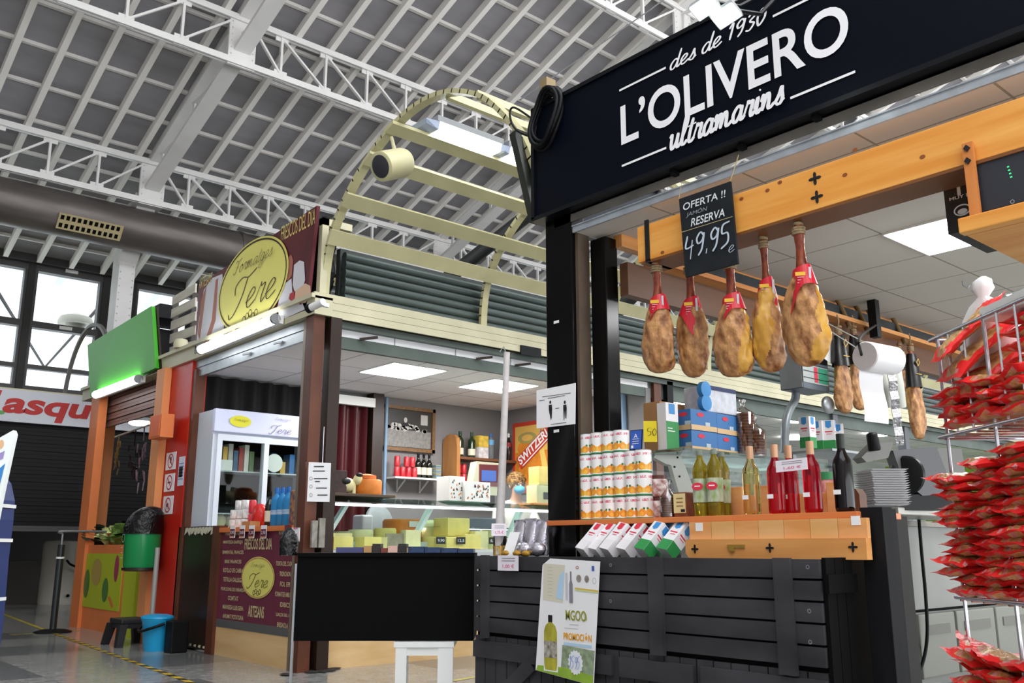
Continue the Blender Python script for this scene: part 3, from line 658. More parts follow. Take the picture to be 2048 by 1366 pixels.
# orange timber posts and box
def post(x0, y0, x1, y1, z0, z1, mm, name, label, cat='post', group=None):
    m = M(); m.box(x0, y0, z0, x1, y1, z1); return m.build(name, mm, label=label, cat=cat, group=group)
ORW = mat('orange timber', 'eb9c62', .5, var=.06, scale=(8, 8, 1))
ya, yb = ly(190, 840), ly(208, 840)
post(X0-.06, yb+.05, X0+.04, ya, 0, zb0, ORANGE, 'stall_post', 'left orange corner post of the vegetable stall')
q = RX(214, 900, X0+.25); post(X0+.2, q.y-.02, X0+.32, q.y+.28, 0, 2.6, ORW, 'stall_post', 'wide orange post behind the left corner of the vegetable stall')
q0, q1 = RX(316, 900, 3.39).y, RX(301, 900, 3.39).y
post(X0-.11, q0, X0-.034, q1, 0, zb0, ORW, 'stall_post', 'orange post against the red panel, carrying the orange box')
t = thing('meter_box', 'orange metal box fixed on the orange post beside the red panel', 'box', (X0-.1, ly(313, 850), 2.05))
m = M(); m.box(3.27, RX(322, 850, 3.27).y, RX(310, 876, 3.27).z, 3.40, RX(299, 850, 3.27).y, RX(310, 830, 3.27).z, .006); m.build('case', ORANGE, t)
m = M(); m.box(3.264, RX(320, 850, 3.27).y, RX(310, 873, 3.27).z, 3.27, RX(301, 850, 3.27).y, RX(310, 833, 3.27).z, .003); m.build('door', mat('orange enamel', 'e5692a', .45), t)
# vegetable counter
yl, yr = ly(168, 1150), ly(256, 1150)-.02
t = thing('vegetable_counter', 'orange framed counter with a lime green front printed with vegetables', 'counter', (X0+.3, (yl+yr)/2, 0))
m = M(); m.box(X0-.02, yr, .0, X0+.8, yl, .93); m.build('body', ORANGE, t)
LIME = mat('lime print', 'b4c02e', .5)
VF = FX(X0-.025); zt_, zb_ = VF.uv(200, 1107)[1], VF.uv(200, 1218)[1]
m = M(); m.slab(VF, -yl+.12, zb_, -yr-.14, zt_, -.01, .004); m.build('front_panel', LIME, t)
m = M()
m.use(mat('printed green veg', '4f7a3c', .5)).disc(VF, *VF.uv(174, 1167), .1, .16, .006).disc(VF, *VF.uv(211, 1180), .1, .13, .006)
m.use(mat('printed potato', 'b59b52', .5)).disc(VF, *VF.uv(194, 1144), .17, .15, .007)
m.use(mat('printed beet', 'a03a58', .5)).disc(VF, *VF.uv(234, 1137), .07, .14, .006)
m.use(mat('printed carrot', 'd8763a', .5)).poly(VF, [VF.uv(217, 1195), VF.uv(221, 1192), VF.uv(228, 1212), VF.uv(224, 1217)], .007)
m.build('vegetable_print', None, t)
m = M(); m.box(X0-.06, ly(256, 1150)-.42, 0, X0+.3, ly(256, 1150)-.06, .78); m.build('counter_screen', LIME, label='lime green side panel behind the waste bin', cat='panel')
m = M(); m.box(X0+.0, ly(290, 1170)-.2, 0, X0+.3, ly(290, 1170)+.1, .85); m.build('brown_partition', DARKBR, label='narrow brown panel right of the lime side panel', cat='panel')
# vegetables on top
def leafy(c, r, mm, label, name='lettuce', n=34, seed=1):
    rg = random.Random(seed); m = M(); c = V(c)
    for i in range(n):
        th = rg.uniform(0, 2*PI); ph = rg.uniform(.1, 1.35); d = V((math.cos(th)*math.sin(ph), math.sin(th)*math.sin(ph), math.cos(ph)))
        s_ = d.cross(V((0, 0, 1))).normalized(); u = s_.cross(d); base = c+d*r*.25; tip = c+d*r*rg.uniform(.85, 1.15); wd = r*rg.uniform(.25, .4)
        L_ = [base-s_*wd*.4, base+s_*wd*.4, c+d*r*.65+s_*wd+u*.02, tip+s_*wd*.6+u*rg.uniform(-.03, .03), tip-s_*wd*.6-u*rg.uniform(-.03, .03), c+d*r*.65-s_*wd+u*.02]
        m.face([m.v(p) for p in L_])
    m.ell(c+V((0, 0, r*.4)), (r*.55, r*.55, r*.5), 10, 6, .1, seed)
    m.build(name, mm, label=label, cat='vegetable', group='vegetables on the counter')
DGR = mat('dark salad leaf', '25321c', .6, var=.5, scale=(20, 20, 20)); MGR = mat('green leaf', '78994a', .6, var=.4, scale=(20, 20, 20)); PGR = mat('pale cabbage', 'cdd68e', .6, var=.2, scale=(20, 20, 20))
zt = .93
for i, (px, py, r, mm, lb, nm) in enumerate(((180, 1075, .17, DGR, 'dark leafy lettuce at the left end of the vegetable counter', 'lettuce'), (192, 1066, .2, DGR, 'tall dark lettuce behind the pale cabbage', 'lettuce'), (207, 1072, .16, PGR, 'pale green cabbage at the front of the vegetable counter', 'cabbage'), (224, 1068, .17, MGR, 'green leafy bunch beside the pale cabbage', 'greens'), (222, 1055, .24, DGR, 'dark heap of chard at the back of the vegetable counter', 'chard'), (243, 1058, .22, DGR, 'dark salad bunch behind the waste bin', 'lettuce'))):
    x = X0+.18+.22*(i in (1, 4, 5)); leafy((X0+.1+.2*(i in (1, 4, 5)), yl-(yl-yr)*(.02, .12, .36, .58, .62, .86)[i], zt), r*1.3, mm, lb, nm, seed=i+3)
p = RX(240, 1080, X0+.15)
m = M(); m.lathe([(.13, 0), (.17, .12), (.175, .13), (.16, .12), (.12, .02)], (X0+.17, p.y, zt), 24); m.build('wicker_basket', mat('orange wicker', 'a2552c', .6, var=.4, scale=(30, 30, 60)), label='small brown wicker basket right of the cabbage', cat='basket', smooth=30)
# hanging bunches
rod0 = RX(238, 872, X0+.5); rod1 = RX(298, 850, X0+.5)
m = M(); m.tube([rod0+V((0, .2, 0)), rod1], .012, 8); m.build('hanging_rod', WHITE, label='thin rod under the shutter carrying hanging bunches', cat='rod')
def bunch(px0, py0, py1, wd, mm, label, name, seed):
    rg = random.Random(seed); a = RX(px0, py0, X0+.5); b = RX(px0, py1, X0+.5); m = M(); Ln = a.z-b.z
    f_ = (a.y-rod1.y)/(rod0.y+.2-rod1.y); m.tube([V((a.x, a.y, rod1.z+(rod0.z-rod1.z)*f_+.01)), a+V((0, 0, -.08))], .008, 6)
    for i in range(16):
        f = rg.uniform(.12, .85); p = a+V((rg.uniform(-wd, wd), rg.uniform(-wd, wd), -Ln*f))
        m.tube([p, p+V((rg.uniform(-.02, .02), rg.uniform(-.02, .02), -Ln*.16))], [.012, .006], 6)
    m.build(name, mm, label=label, cat='bunch', smooth=60)
bunch(238, 872, 948, .03, mat('dried straw', 'b99a5a', .7, var=.2, scale=(20, 20, 20)), 'straw coloured garlic string hanging at the left of the vegetable stall', 'garlic_string', 1)
bunch(270, 880, 960, .07, mat('dried pepper', '35110f', .6, var=.3, scale=(20, 20, 20)), 'dark string of dried peppers hanging behind the garlic', 'pepper_string', 2)
bunch(288, 868, 985, .05, mat('plastic wrap', 'a98a98', .3, var=.3, scale=(20, 20, 20)), 'pinkish plastic wrapped bunch hanging beside the orange box', 'wrapped_bunch', 3)
# interior of the greengrocer: ceiling and lamp
m = M(); m.box(X0+.1, 9.2, 2.58, X0+4, 12.3, 2.64); m.build('stall_ceiling', mat('dull ceiling', 'b6b3aa', .8), label='plain ceiling inside the vegetable stall', cat='ceiling')
q = RZ(279, 846, 2.57); m = M(); m.lathe([(.13, .03), (.14, 0), (.1, -.02), (.02, -.025)], (q.x, q.y, 2.56), 24); m.build('ceiling_lamp', LED, label='round lit ceiling lamp inside the vegetable stall', cat='lamp')
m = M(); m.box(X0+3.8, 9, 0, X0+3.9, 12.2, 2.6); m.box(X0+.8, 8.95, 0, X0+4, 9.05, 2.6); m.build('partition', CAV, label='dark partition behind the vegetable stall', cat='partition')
# red panel with notices
ra, rb = ly(310, 1000), ly(371, 1000)
t = thing('red_partition', 'tall glossy red panel between the vegetable stall and the cheese stall', 'panel', (X0, (ra+rb)/2, 0))
m = M(); m.box(X0-.03, rb, .1, X0+.12, ra+.02, zb0); m.build('board', RED, t)
m = M(); m.box(X0-.035, rb-.0, 0, X0+.1, rb+.16, .1); m.build('foot', WHITE, t)
RP = FX(X0-.035)
for k, (py, nm) in enumerate(((922, 'uppermost'), (965, 'middle'), (1010, 'lowest'))):
    bx = RP.box(331-k*3, py+22, 354-k*3, py-22+0); cu, cv = (bx[0]+bx[2])/2, (bx[1]+bx[3])/2
    t = thing('prohibition_notice', nm+' of the three white notices with a red ring on the red panel', 'notice', RP.pt(cu, cv), 'prohibition notices')
    hh = abs(bx[3]-bx[1])/2*.86
    m = M(); m.slab(RP, bx[0], cv-hh, bx[2], cv+hh, 0, .004); m.build('sheet', PAPER, t)
    m = M(); r = .075; m.use(REDINK).ringd(RP, cu, cv, r, r, .014, .006, 28); m.quad(*[RP.pt(cu+a_, cv+b__, .006) for a_, b__ in ((-.05, .06), (-.06, .05), (.05, -.06), (.06, -.05))])
    m.use(INK)
    if k == 0: m.disc(RP, cu, cv+.01, .02, .035, .0055)
    elif k == 1: m.rect(RP, cu-.04, cv-.008, cu+.04, cv+.008, .0055)
    else: m.disc(RP, cu-.01, cv, .03, .02, .0055).rect(RP, cu-.03, cv-.04, cu-.02, cv, .0055).rect(RP, cu+.005, cv-.04, cu+.015, cv, .0055)
    m.build('symbol', None, t)
bx = RP.box(355, 972, 371, 912); t = thing('leaflet', 'white printed leaflet with a dark picture right of the prohibition notices', 'leaflet', RP.pt((bx[0]+bx[2])/2, bx[1]))
m = M(); m.slab(RP, bx[0], bx[1], bx[2], bx[3], 0, .004); m.build('sheet', mat('bluish paper', 'dfe2ef', .6), t)
m = M(); cu = (bx[0]+bx[2])/2; m.use(INK).rect(RP, cu-.05, bx[3]-.2, cu+.04, bx[3]-.1, .006).use(mat('print blue', '3f86c8'))
for k in range(6): m.rect(RP, cu-.06, bx[1]+.06+.03*k, cu+.06, bx[1]+.068+.03*k, .006)
m.build('print', None, t)
# waste bin on its pole
XB = 3.28; PBN = V((XB, RX(284, 1100, XB).y, 0)); zt, zb_ = RX(283, 1062, XB).z, RX(283, 1136, XB).z
t = thing('waste_bin', 'green round waste bin with black bag before the red panel', 'bin', PBN)
m = M(); m.lathe([(.14, zb_-.005), (.155, zb_), (.163, zb_+.02), (.172, zt), (.16, zt), (.15, zb_+.03)], PBN, 32); m.build('bucket', mat('green bin', '0f8a4a', .3, coat=.3), t, smooth=40)
m = M(); m.lathe([(.14, zb_-.03), (.172, zb_-.02), (.172, zb_+.005)], PBN, 32); m.build('base_rim', DARKBR, t, smooth=40)
m = M(); m.loft([(PBN.x, PBN.y, zt-.03, .18, .18), (PBN.x, PBN.y, zt+.03, .178, .178), (PBN.x, PBN.y-.01, zt+.1, .17, .17), (PBN.x+.02, PBN.y-.04, zt+.17, .14, .14), (PBN.x+.03, PBN.y-.06, zt+.22, .09, .09), (PBN.x+.03, PBN.y-.07, zt+.235, .03, .03)], 26, jit=.05, seed=4); m.build('bag', mat('black bin liner', '0c0c0e', .22, bump=.8, scale=(28, 28, 28)), t, smooth=60)
pp = PBN+V((.09, -.165, 0)); m = M(); m.tube([pp, pp+V((0, 0, .9))], .024, 14); m.build('pole', mat('grey pole', 'a8a8a4', .5, metal=.3), t, smooth=40)
BW = FX(PBN.x-.168); m = M(); m.ringd(BW, -PBN.y-.05, zt-.07, .04, .04, .006, .003, 16)
for k in range(3): m.rect(BW, -PBN.y-.085, zt-.16-.05*k, -PBN.y-.045+.02*(k == 2), zt-.152-.05*k, .003)
m.build('printed_mark', mat('pale print', 'b9dcc6', .5), t)
# stool and bucket
q = V((3.22, RX(258, 1250, 3.22).y, 0))
t = thing('step_stool', 'low black plastic step stool on the floor beside the blue bucket', 'stool', q)
BST = mat('black stool plastic', '202022', .5)
Lf = [V((-.13, -.17, 0)), V((.13, -.17, 0)), V((.13, .17, 0)), V((-.13, .17, 0))]
m = M(); m.box(q.x-.13, q.y-.17, .2, q.x+.13, q.y+.17, .245, .012); m.box(q.x-.12, q.y-.16, .16, q.x+.12, q.y+.16, .2); m.build('seat', BST, t)
for l in Lf:
    a = q+l*1.12; m = M(); m.hexa([a+V(c) for c in ((-.03, -.035, 0), (.03, -.035, 0), (.03, .035, 0), (-.03, .035, 0))]+[q+l*.85+V(c)+V((0, 0, .2)) for c in ((-.035, -.045, 0), (.035, -.045, 0), (.035, .045, 0), (-.035, .045, 0))]); m.build('leg', BST, t)
q = V((3.24, RX(314, 1250, 3.24).y, 0))
t = thing('bucket', 'small bright blue lidded bucket with black handle in front of the red panel', 'bucket', q)
BLU = mat('sky blue plastic', '22a3d8', .35)
m = M(); m.loft([(q.x, q.y, 0, .095, .125), (q.x, q.y, .02, .1, .13), (q.x, q.y, .25, .125, .155), (q.x, q.y, .265, .135, .165), (q.x, q.y, .28, .135, .165)], 28); m.build('body', BLU, t, smooth=40)
m = M(); m.loft([(q.x, q.y, .28, .14, .17), (q.x, q.y, .295, .135, .165), (q.x, q.y, .31, .09, .11), (q.x, q.y, .315, .03, .04)], 28); m.build('lid', BLU, t, smooth=40)
m = M(); m.tube(catmull([q+V((0, .17, .22)), q+V((-.11, .12, .19)), q+V((-.15, 0, .17)), q+V((-.11, -.13, .2)), q+V((0, -.18, .24))]), .012, 8); m.build('handle', BLACK, t, smooth=60)
m = M(); m.box(q.x+.0, q.y-.36, 0, q.x+.15, q.y-.2, .27, .01); m.build('box', BLACK, label='black box on the floor between the blue bucket and the red panel', cat='box')
# ================================================================== CHEESE STALL
# brown half door and posts on the left face
dy0, dy1 = 7.95, 8.87
t = thing('half_door', 'dark brown worn half door at the left of the cheese stall', 'door', (X0, 8.4, 0))
m = M(); m.box(X0-.01, dy0+.12, .02, X0+.03, dy1-.06, 1.09); m.build('leaf', mat('worn dark brown door', '2c1d16', .3, var=.4, scale=(3, 3, 2)), t)
m = M(); m.box(X0-.03, dy1-.08, 0, X0+.05, dy1, 1.09); m.build('stile', BROWN, t); m = M(); m.box(X0-.03, dy0, 0, X0+.05, dy0+.14, 1.09); m.build('stile', BROWN, t)
rg = random.Random(2); m = M(); FD = FX(X0-.012)
for k in range(9):
    u = -dy1+.12+.075*k; m.poly(FD, [(u, 1.08), (u-.02, 1.05-rg.uniform(0, .04)), (u+.03, 1.0+rg.uniform(0, .04)), (u+.07, 1.06), (u+.06, 1.085)], .003)
for k in range(6): u = -dy1+.2+.1*k; m.poly(FD, [(u, .04), (u+.05, .035), (u+.06, .06), (u+.01, .055)], .003)
m.build('worn_paint', mat('flaked pale paint', 'cfcbb2', .7), t)
post(X0-.02, dy1-.1, X0+.08, dy1, 1.09, 2.62, BROWN, 'stall_post', 'brown steel post above the half door, right of the red panel')
post(X0-.04, 6.4, X0+.06, 6.52, 0, zb0, BROWN, 'stall_post', 'brown corner post of the cheese stall, front half')
post(X0+.1, 6.37, X0+.2, 6.47, 0, zb0, DARKBR, 'stall_post', 'brown corner post of the cheese stall, rear half')
post(X0-.02, 6.56, X0+.02, 6.60, 0, zb0, mat('bare steel edge', '8a7a6c', .4, metal=.4), 'shutter_guide', 'thin metal shutter guide beside the brown corner post', 'rail')
m = M(); rg = random.Random(5)
for k in range(7): m.ell((X0-.05+rg.uniform(-.1, .35), 6.42+rg.uniform(-.1, .06), .006), (rg.uniform(.03, .08), rg.uniform(.03, .08), .007), 8, 4)
m.build('debris', mat('dark crumbs', '2a2420', .8), label='dark debris on the floor at the foot of the corner post', cat='debris', kind='stuff')
# counter on the left face
cy0, cy1 = 6.6, 7.95; zc = 1.07
t = thing('cheese_counter', 'maroon fronted counter with pale wooden kickboard at the left of the cheese stall', 'counter', (X0+.25, 7.27, 0))
m = M(); m.box(X0, cy0, 0, X0+.26, cy1, .245); m.build('kickboard', KICK, t)
m = M(); m.box(X0-.004, cy0, .235, X0+.25, cy1, .30); m.build('kick_trim', mat('grey trim', '6f6d6c', .4, metal=.4), t)
m = M(); m.box(X0-.002, cy0, .30, X0+.25, cy1, 1.03); m.build('front', mat('maroon counter print', '6c2a3e', .45), t)
m = M(); m.box(X0-.03, cy0, 1.03, X0+.27, cy1, zc); m.build('worktop', SHELF, t)
CF = FX(X0-.004)
cu, cv = CF.uv(516, 1155); ru = abs(CF.uv(549, 1155)[0]-CF.uv(483, 1155)[0])/2; rv = (lz(516, 1113)-lz(516, 1197))/2
m = M(); m.use(YELP).disc(CF, cu, cv, ru, rv, .004, 44).use(mat('oval rim', 'c49a5c', .5)).ringd(CF, cu, cv, ru*.97, rv*.97, .01, .006, 44)
m.use(DKINK).script(CF, 'Formatges', (cu-ru*.45, cv+rv*.4, cu+ru*.5, cv+rv*.72), .006, .11, .3).script(CF, 'Tere', (cu-ru*.62, cv-rv*.55, cu+ru*.68, cv+rv*.25), .006, .12, .3)
for k in range(4): m.ringd(CF, cu-.05+.035*k, cv-rv*.74+.012*(k % 2), .02, .02, .006, .006, 12)
m.build('oval', None, t)
GD2 = mat('beige lettering', 'cdb98e', .5)
def ctext(m, s_, pa, pb, F=CF, hh=None):
    a = F.uv(*pa); b_ = F.uv(*pb); zc_ = (a[1]+b_[1])/2; hh = hh or .018; m.text(F, s_, (a[0], zc_-hh, b_[0], zc_+hh), .004, bold=.02)
m = M(); ctext(m, 'FRESCOS DEL DIA', (490, 1087), (545, 1089), hh=.045); m.build('lettering', GD2, t); m = M(); ctext(m, 'ARTESANS', (497, 1223), (529, 1224), hh=.045); m.build('lettering', GD2, t)
LT = ['PARMIGIANO', 'MANTEGA BARREJA', 'EMMENTAL FRANCÉS', 'BRIE FRANCÉS', 'ROTLLO DE CABRA', 'TETILLA GALLEGA', 'PORCIONS DE PARMESÀ', 'COMTAT', 'MANXEGA LLEUGERA', 'AHUMAT POTATGINA']
for k, s_ in enumerate(LT): m = M(); hw = 4+1.05*len(s_); ctext(m, s_, (467-hw, 1066+18.6*k-.5), (467+hw, 1067+18.6*k+.5)); m.build('cheese_name', GD2, t)
RTX = ['ROQUEFORT', 'MORBIER', 'BRIE', 'TORTA DEL CASAR', 'TRONCHON', 'FOL EPI', 'FORMATGE AMB BRIE', 'IDIBICS', 'LLAÇOS DEL CADÍ', 'BRESAOLA BRIE']
for k, s_ in enumerate(RTX):
    m = M(); hw = 3+1.0*len(s_); c_ = 571; ctext(m, s_, (c_-hw, 1065+20.6*k), (min(c_+hw, 588), 1066+20.6*k)); m.build('cheese_name', GD2, t)
# goods on the left counter ------------------------------------------------
def cyl_proto(name, label, cat, parts, group=None):
    t = thing(name, label, cat, (0, 0, 0), group)
    for nm, prof, mm in parts:
        m = M(); m.lathe(prof, (0, 0, 0), 20); m.build(nm, mm, t, smooth=40)
    return Proto(t)
TINTOP = mat('tin lid', 'c9cacb', .3, metal=.8); WTIN = mat('white tin print', 'dcdcdc', .45, var=.25, scale=(40, 40, 25), col2='f2efea'); RTIN = mat('red can print', 'c01c28', .3, var=.1, scale=(20, 20, 20), col2='d8404a')
GW = 'small white cartons on the maroon counter'
wc = cyl_proto('white_tin', 'x', 'tin', (('body', [(.034, 0), (.036, .004), (.036, .072), (.034, .075)], WTIN), ('lid', [(.033, .075), (.035, .077), (.033, .079)], TINTOP)))
k = 0
POSL = ['bottom row, left', 'bottom row, second', 'bottom row, third', 'middle row, left', 'middle row, second', 'middle row, third', 'top row, left', 'top row, right']
for r_, xs_ in enumerate(((466, 478, 490), (467, 479, 491), (476, 488))):
    for px in xs_:
        p = RX(px, 1052, X0+.1); wc.put((X0+.1, p.y, zc+.08*r_), (0, 0, k), 'small white printed tin on the maroon counter, '+POSL[k], 'white tins on the maroon counter'); k += 1
rc = cyl_proto('red_can', 'x', 'can', (('body', [(.026, 0), (.033, .008), (.033, .105), (.027, .115)], RTIN), ('lid', [(.026, .115), (.027, .118), (.02, .118)], TINTOP)))
p = RX(503, 1052, X0+.12)
for k in range(2): rc.put((X0+.12, p.y, zc+.119*k), (0, 0, k), ('lower', 'upper')[k]+' red and white can beside the white tins', 'cans')
p = RX(518, 1050, X0+.14)
m = M(); m.ell((X0+.14, p.y, zc+.1), (.06, .075, .1), 14, 9, .09, 3); m.build('snack_packet', mat('red foil', 'd02a26', .25, bump=.4, scale=(25, 25, 25)), label='crumpled red packet between the cans and the dark bottle', cat='packet', smooth=60)
m = M(); m.box(X0+.03, p.y-.06, zc, X0+.12, p.y+.1, zc+.05); m.build('carton', mat('brown card', 'b98a5a', .7), label='low brown carton in front of the red packet', cat='carton')
def bottle_prof(h, r, neck=.014, sh=.66):
    return [(r*.9, 0), (r, .006), (r, h*sh), (r*.85, h*(sh+.06)), (neck*1.25, h*(sh+.14)), (neck, h*(sh+.2)), (neck, h)]
def bottle(name, cat, h, r, liquid, cap, lab=None, labz=(.25, .5), neck=.014, sh=.64, capm=None, label='x'):
    t = thing(name, label, cat, (0, 0, 0))
    m = M(); m.lathe(bottle_prof(h*.96, r, neck, sh), (0, 0, 0), 20); m.build('glass', liquid, t, smooth=35)
    m = M(); m.lathe([(neck+.002, h*.86), (neck+.003, h*.87), (neck+.003, h), (neck*.4, h*1.002)], (0, 0, 0), 14); m.build('cap', capm or cap, t, smooth=35)
    if lab:
        m = M(); m.lathe([(r+.0008, h*labz[0]), (r+.0008, h*labz[1])], (0, 0, 0), 20, cap=False); m.build('paper_label', lab, t, smooth=35)
    return Proto(t)
DKGL = mat('dark bottle glass', '15170f', .12, spec=.7); CREAML = mat('cream bottle label', 'dcd6c0', .6)
dkb = bottle('wine_bottle', 'bottle', .3, .037, DKGL, BLACK, CREAML, (.15, .45))
p = RX(537, 1050, X0+.16); dkb.put((X0+.16, p.y, zc), (0, 0, 0), 'dark bottle with pale label left of the blue water bottles')
BW_ = mat('blue water plastic', '3f9ad8', .2, trans=.35, ior=1.2); WLAB = mat('striped water label', 'dfe8ef', .5, var=.3, scale=(5, 5, 90), col2='5aa0d0')
wb = bottle('water_bottle', 'bottle', .32, .042, BW_, mat('blue cap', '2b6fc0', .4), WLAB, (.3, .42), .013, .7)
for k, (px, xx, lb) in enumerate(((550, .12, 'blue water bottle, left one at the front'), (562, .12, 'blue water bottle, middle one at the front'), (574, .12, 'blue water bottle, right one at the front'), (556, .24, 'blue water bottle, left one in the rear row'), (570, .24, 'blue water bottle, right one in the rear row'))):
    p = RX(px, 1050, X0+xx); wb.put((X0+xx, p.y, zc), (0, 0, k), lb+' beside the corner post', 'water bottles on the maroon counter')
p = RX(589, 1050, X0+.1); m = M(); m.box(X0+.06, p.y-.05, zc, X0+.16, p.y+.03, zc+.28, .01); m.build('drink_carton', mat('dark blue print', '23386f', .4, var=.5, scale=(22, 22, 22), col2='c08a5a'), label='dark blue printed carton against the corner post', cat='carton')
# price cards hanging from the counter edge
for k, px in enumerate((466, 485, 504, 528, 576)):
    e = CF.off(.03); u, v = e.uv(px, 1058)
    nm = ('first', 'second', 'third', 'fourth', 'fifth')[k]
    t = thing('price_card', nm+' price card from the left on the edge of the maroon counter', 'price card', e.pt(u, v-.06), 'price cards on the maroon counter')
    m = M(); m.slab(e, u-.05, v-.075, u+.05, v+.03, 0, .003); m.build('card', PAPER if k < 4 else mat('maroon card', '7a2436'), t)
    m = M(); m.use(mat('dark maroon ink', '6a1f33')).rect(e, u-.045, v-.06, u+.045, v+.0, .0045).use(PAPER).text(e, ('0,90', '0,80', '1,20', '2,50', '3')[k], (u-.035, v-.045, u+.035, v-.015), .006).use(mat('orange ink', 'd88a4a')).rect(e, u-.045, v-.07, u+.045, v-.062, .0045)
    m.build('print', None, t)
# hanging notice and black cable on the corner post
n0 = Fr(RD(635, 960, 7.05), RT); bx = n0.box(609, 1003, 660, 925)
t = thing('hanging_notice', 'white handwritten notice hanging in front of the brown corner post', 'notice', n0.pt(bx[0], bx[1]))
m = M(); m.poly(n0, [n0.uv(610, 1003), n0.uv(659, 1004), n0.uv(662, 926), n0.uv(612, 924)], 0); m.poly(n0, [n0.uv(610, 1003), n0.uv(612, 924), n0.uv(662, 926), n0.uv(659, 1004)], -.002); m.build('sheet', PAPER, t)
m = M(); m.use(INK)
for py, a_, b_ in ((933, 628, 648), (942, 626, 650), (957, 628, 655), (963, 630, 640), (976, 632, 654), (990, 635, 655)):
    p0 = n0.uv(a_, py); p1 = n0.uv(b_, py); m.rect(n0, p0[0], p0[1]-.004, p1[0], p0[1]+.003, .003)
m.use(mat('grey pen', '8a7a80'))
for py in (957, 973, 990): q = n0.uv(622, py); m.ringd(n0, q[0], q[1], .012, .014, .003, .003, 14)
m.build('writing', None, t)
m = M(); a = n0.pt(*n0.uv(645, 926)); m.tube([a, a+V((0, 0, .28))], .003, 5); m.build('string', PAPER, t)
# inside: ceiling, walls
m = M(); m.box(X0+.12, 6.5, 2.6, 7.6, 8.95, 2.66); m.build('stall_ceiling', tile_mat('cheese stall ceiling', 'f6f6f8', 'a9aaad', 1/.66, 1/.655, .022), label='tiled suspended ceiling of the cheese stall', cat='ceiling', origin=(.33, .37, 0))
m = M(); m.box(X0+.12, 8.9, 0, 7.6, 8.98, 2.6); m.build('stall_wall', GREYWALL, label='grey back wall of the cheese stall', cat='wall')
m = M(); m.box(7.56, 6.5, 0, 7.64, 8.9, 2.6); m.build('stall_wall', GREYWALL, label='grey right wall of the cheese stall behind the red poster', cat='wall')
for pc, nm in (((806, 741), 'left'), ((997, 771), 'right')):
    q = RZ(*pc, 2.6); t = thing('ceiling_panel_light', nm+' square lit panel in the cheese stall ceiling', 'lamp', (q.x, q.y, 2.59), 'panel lights')
    m = M(); m.box(q.x-.32, q.y-.32, 2.588, q.x+.32, q.y+.32, 2.6); m.build('frame', WHITE, t)
    m = M(); m.quad((q.x-.3, q.y-.3, 2.586), (q.x-.3, q.y+.3, 2.586), (q.x+.3, q.y+.3, 2.586), (q.x+.3, q.y-.3, 2.586)); m.build('diffuser', LED2, t)
# maroon curtain and a folded black sheet
def curtain(x0, x1, y, z0, z1, mm, label, folds=9, amp=.035):
    m = M(); n = folds*8; R = []
    pts = [(x0+(x1-x0)*i/n, y+amp*math.sin(2*PI*i/8+.6*math.sin(i*.21))) for i in range(n+1)]
    for z in (z0, z1): R.append([m.v((a, b_, z)) for a, b_ in pts])
    for i in range(n): m.face([R[0][i], R[0][i+1], R[1][i+1], R[1][i]])
    return m.build('curtain', mm, label=label, cat='curtain', smooth=80)
curtain(X0+.1, 4.9, 8.84, 0, 2.58, mat('black sheet for the dark', '0e0c0d', .8), 'black sheet for the dark behind the drinks fridge', 7)  # black sheet added to stand for the dark behind and above the fridge
curtain(4.93, 5.5, 8.82, 0, 2.45, mat('maroon curtain', '4a0f16', .45), 'dark maroon curtain at the back of the cheese stall', 4, .05)
m = M(); m.box(4.85, 8.7, 2.43, 5.52, 8.76, 2.53); m.build('curtain_rail', WHITE, label='white curtain rail above the maroon curtain', cat='rail')
post(5.52, 8.74, 5.66, 8.88, 0, 2.6, DARKBR, 'stall_post', 'brown post right of the maroon curtain')
m = M(); m.tube([(5.76, 8.84, 0), (5.76, 8.84, 2.58)], .02, 10); m.build('pipe', mat('blue grey pipe', '7f9db8', .4), label='thin pale blue pipe on the back wall left of the framed photograph', cat='pipe', smooth=40)
m = M(); m.tube([(7.53, RX(1248, 850, 7.53).y, 0), (7.53, RX(1248, 850, 7.53).y, 2.58)], .03, 10); m.build('pipe', mat('blue grey pipe', '7f9db8', .4), label='blue pipe on the pale wall above the stacked tins', cat='pipe', smooth=40)
# drinks fridge
FY_ = FY(8.4); fx0, fx1 = FY_.uv(424, 900)[0], FY_.uv(424, 900)[0]+1.08; ztp = FY_.uv(440, 818)[1]
FRW = mat('fridge white', 'd3dae4', .35); zh = FY_.uv(440, 868)[1]
t = thing('drinks_fridge', 'tall white glass door fridge with a yellow oval behind the maroon counter', 'fridge', ((fx0+fx1)/2, 8.6, 0))
m = M(); m.box(fx0, 8.4, .5, fx0+.05, 8.8, zh); m.box(fx1-.05, 8.4, .5, fx1, 8.8, zh); m.box(fx0+.05, 8.76, .5, fx1-.05, 8.8, zh); m.box(fx0, 8.4, .05, fx1, 8.8, .5); m.box(fx0, 8.425, zh, fx1, 8.8, ztp-.005); m.build('cabinet', FRW, t)
m = M(); m.box(fx0-.01, 8.36, zh+.02, fx1+.01, 8.42, ztp, .01); m.build('header', mat('fridge header', 'c3c8e0', .35, emit=.12), t)
H_ = FY(8.355); m = M(); a = H_.uv(481, 843); m.use(mat('oval lime', 'd8d428', .5)).disc(H_, a[0], a[1], .11, .055, .004, 30).use(DKINK).script(H_, 'Formatges', (a[0]-.07, a[1]-.01, a[0]+.07, a[1]+.03), .006, .1); m.build('header_oval', None, t); m = M(); m.use(mat('violet ink', '5a2a5c'))
b1_, b2_ = H_.uv(537, 864), H_.uv(579, 852); m.script(H_, 'Tere', (b1_[0], b1_[1]-.02, b2_[0]+.02, b2_[1]+.0), .006, .14).script(H_, 'Formatges', (b1_[0]+.06, b2_[1]+.03, b2_[0], b2_[1]+.075), .006, .1); m.build('header_print', None, t)
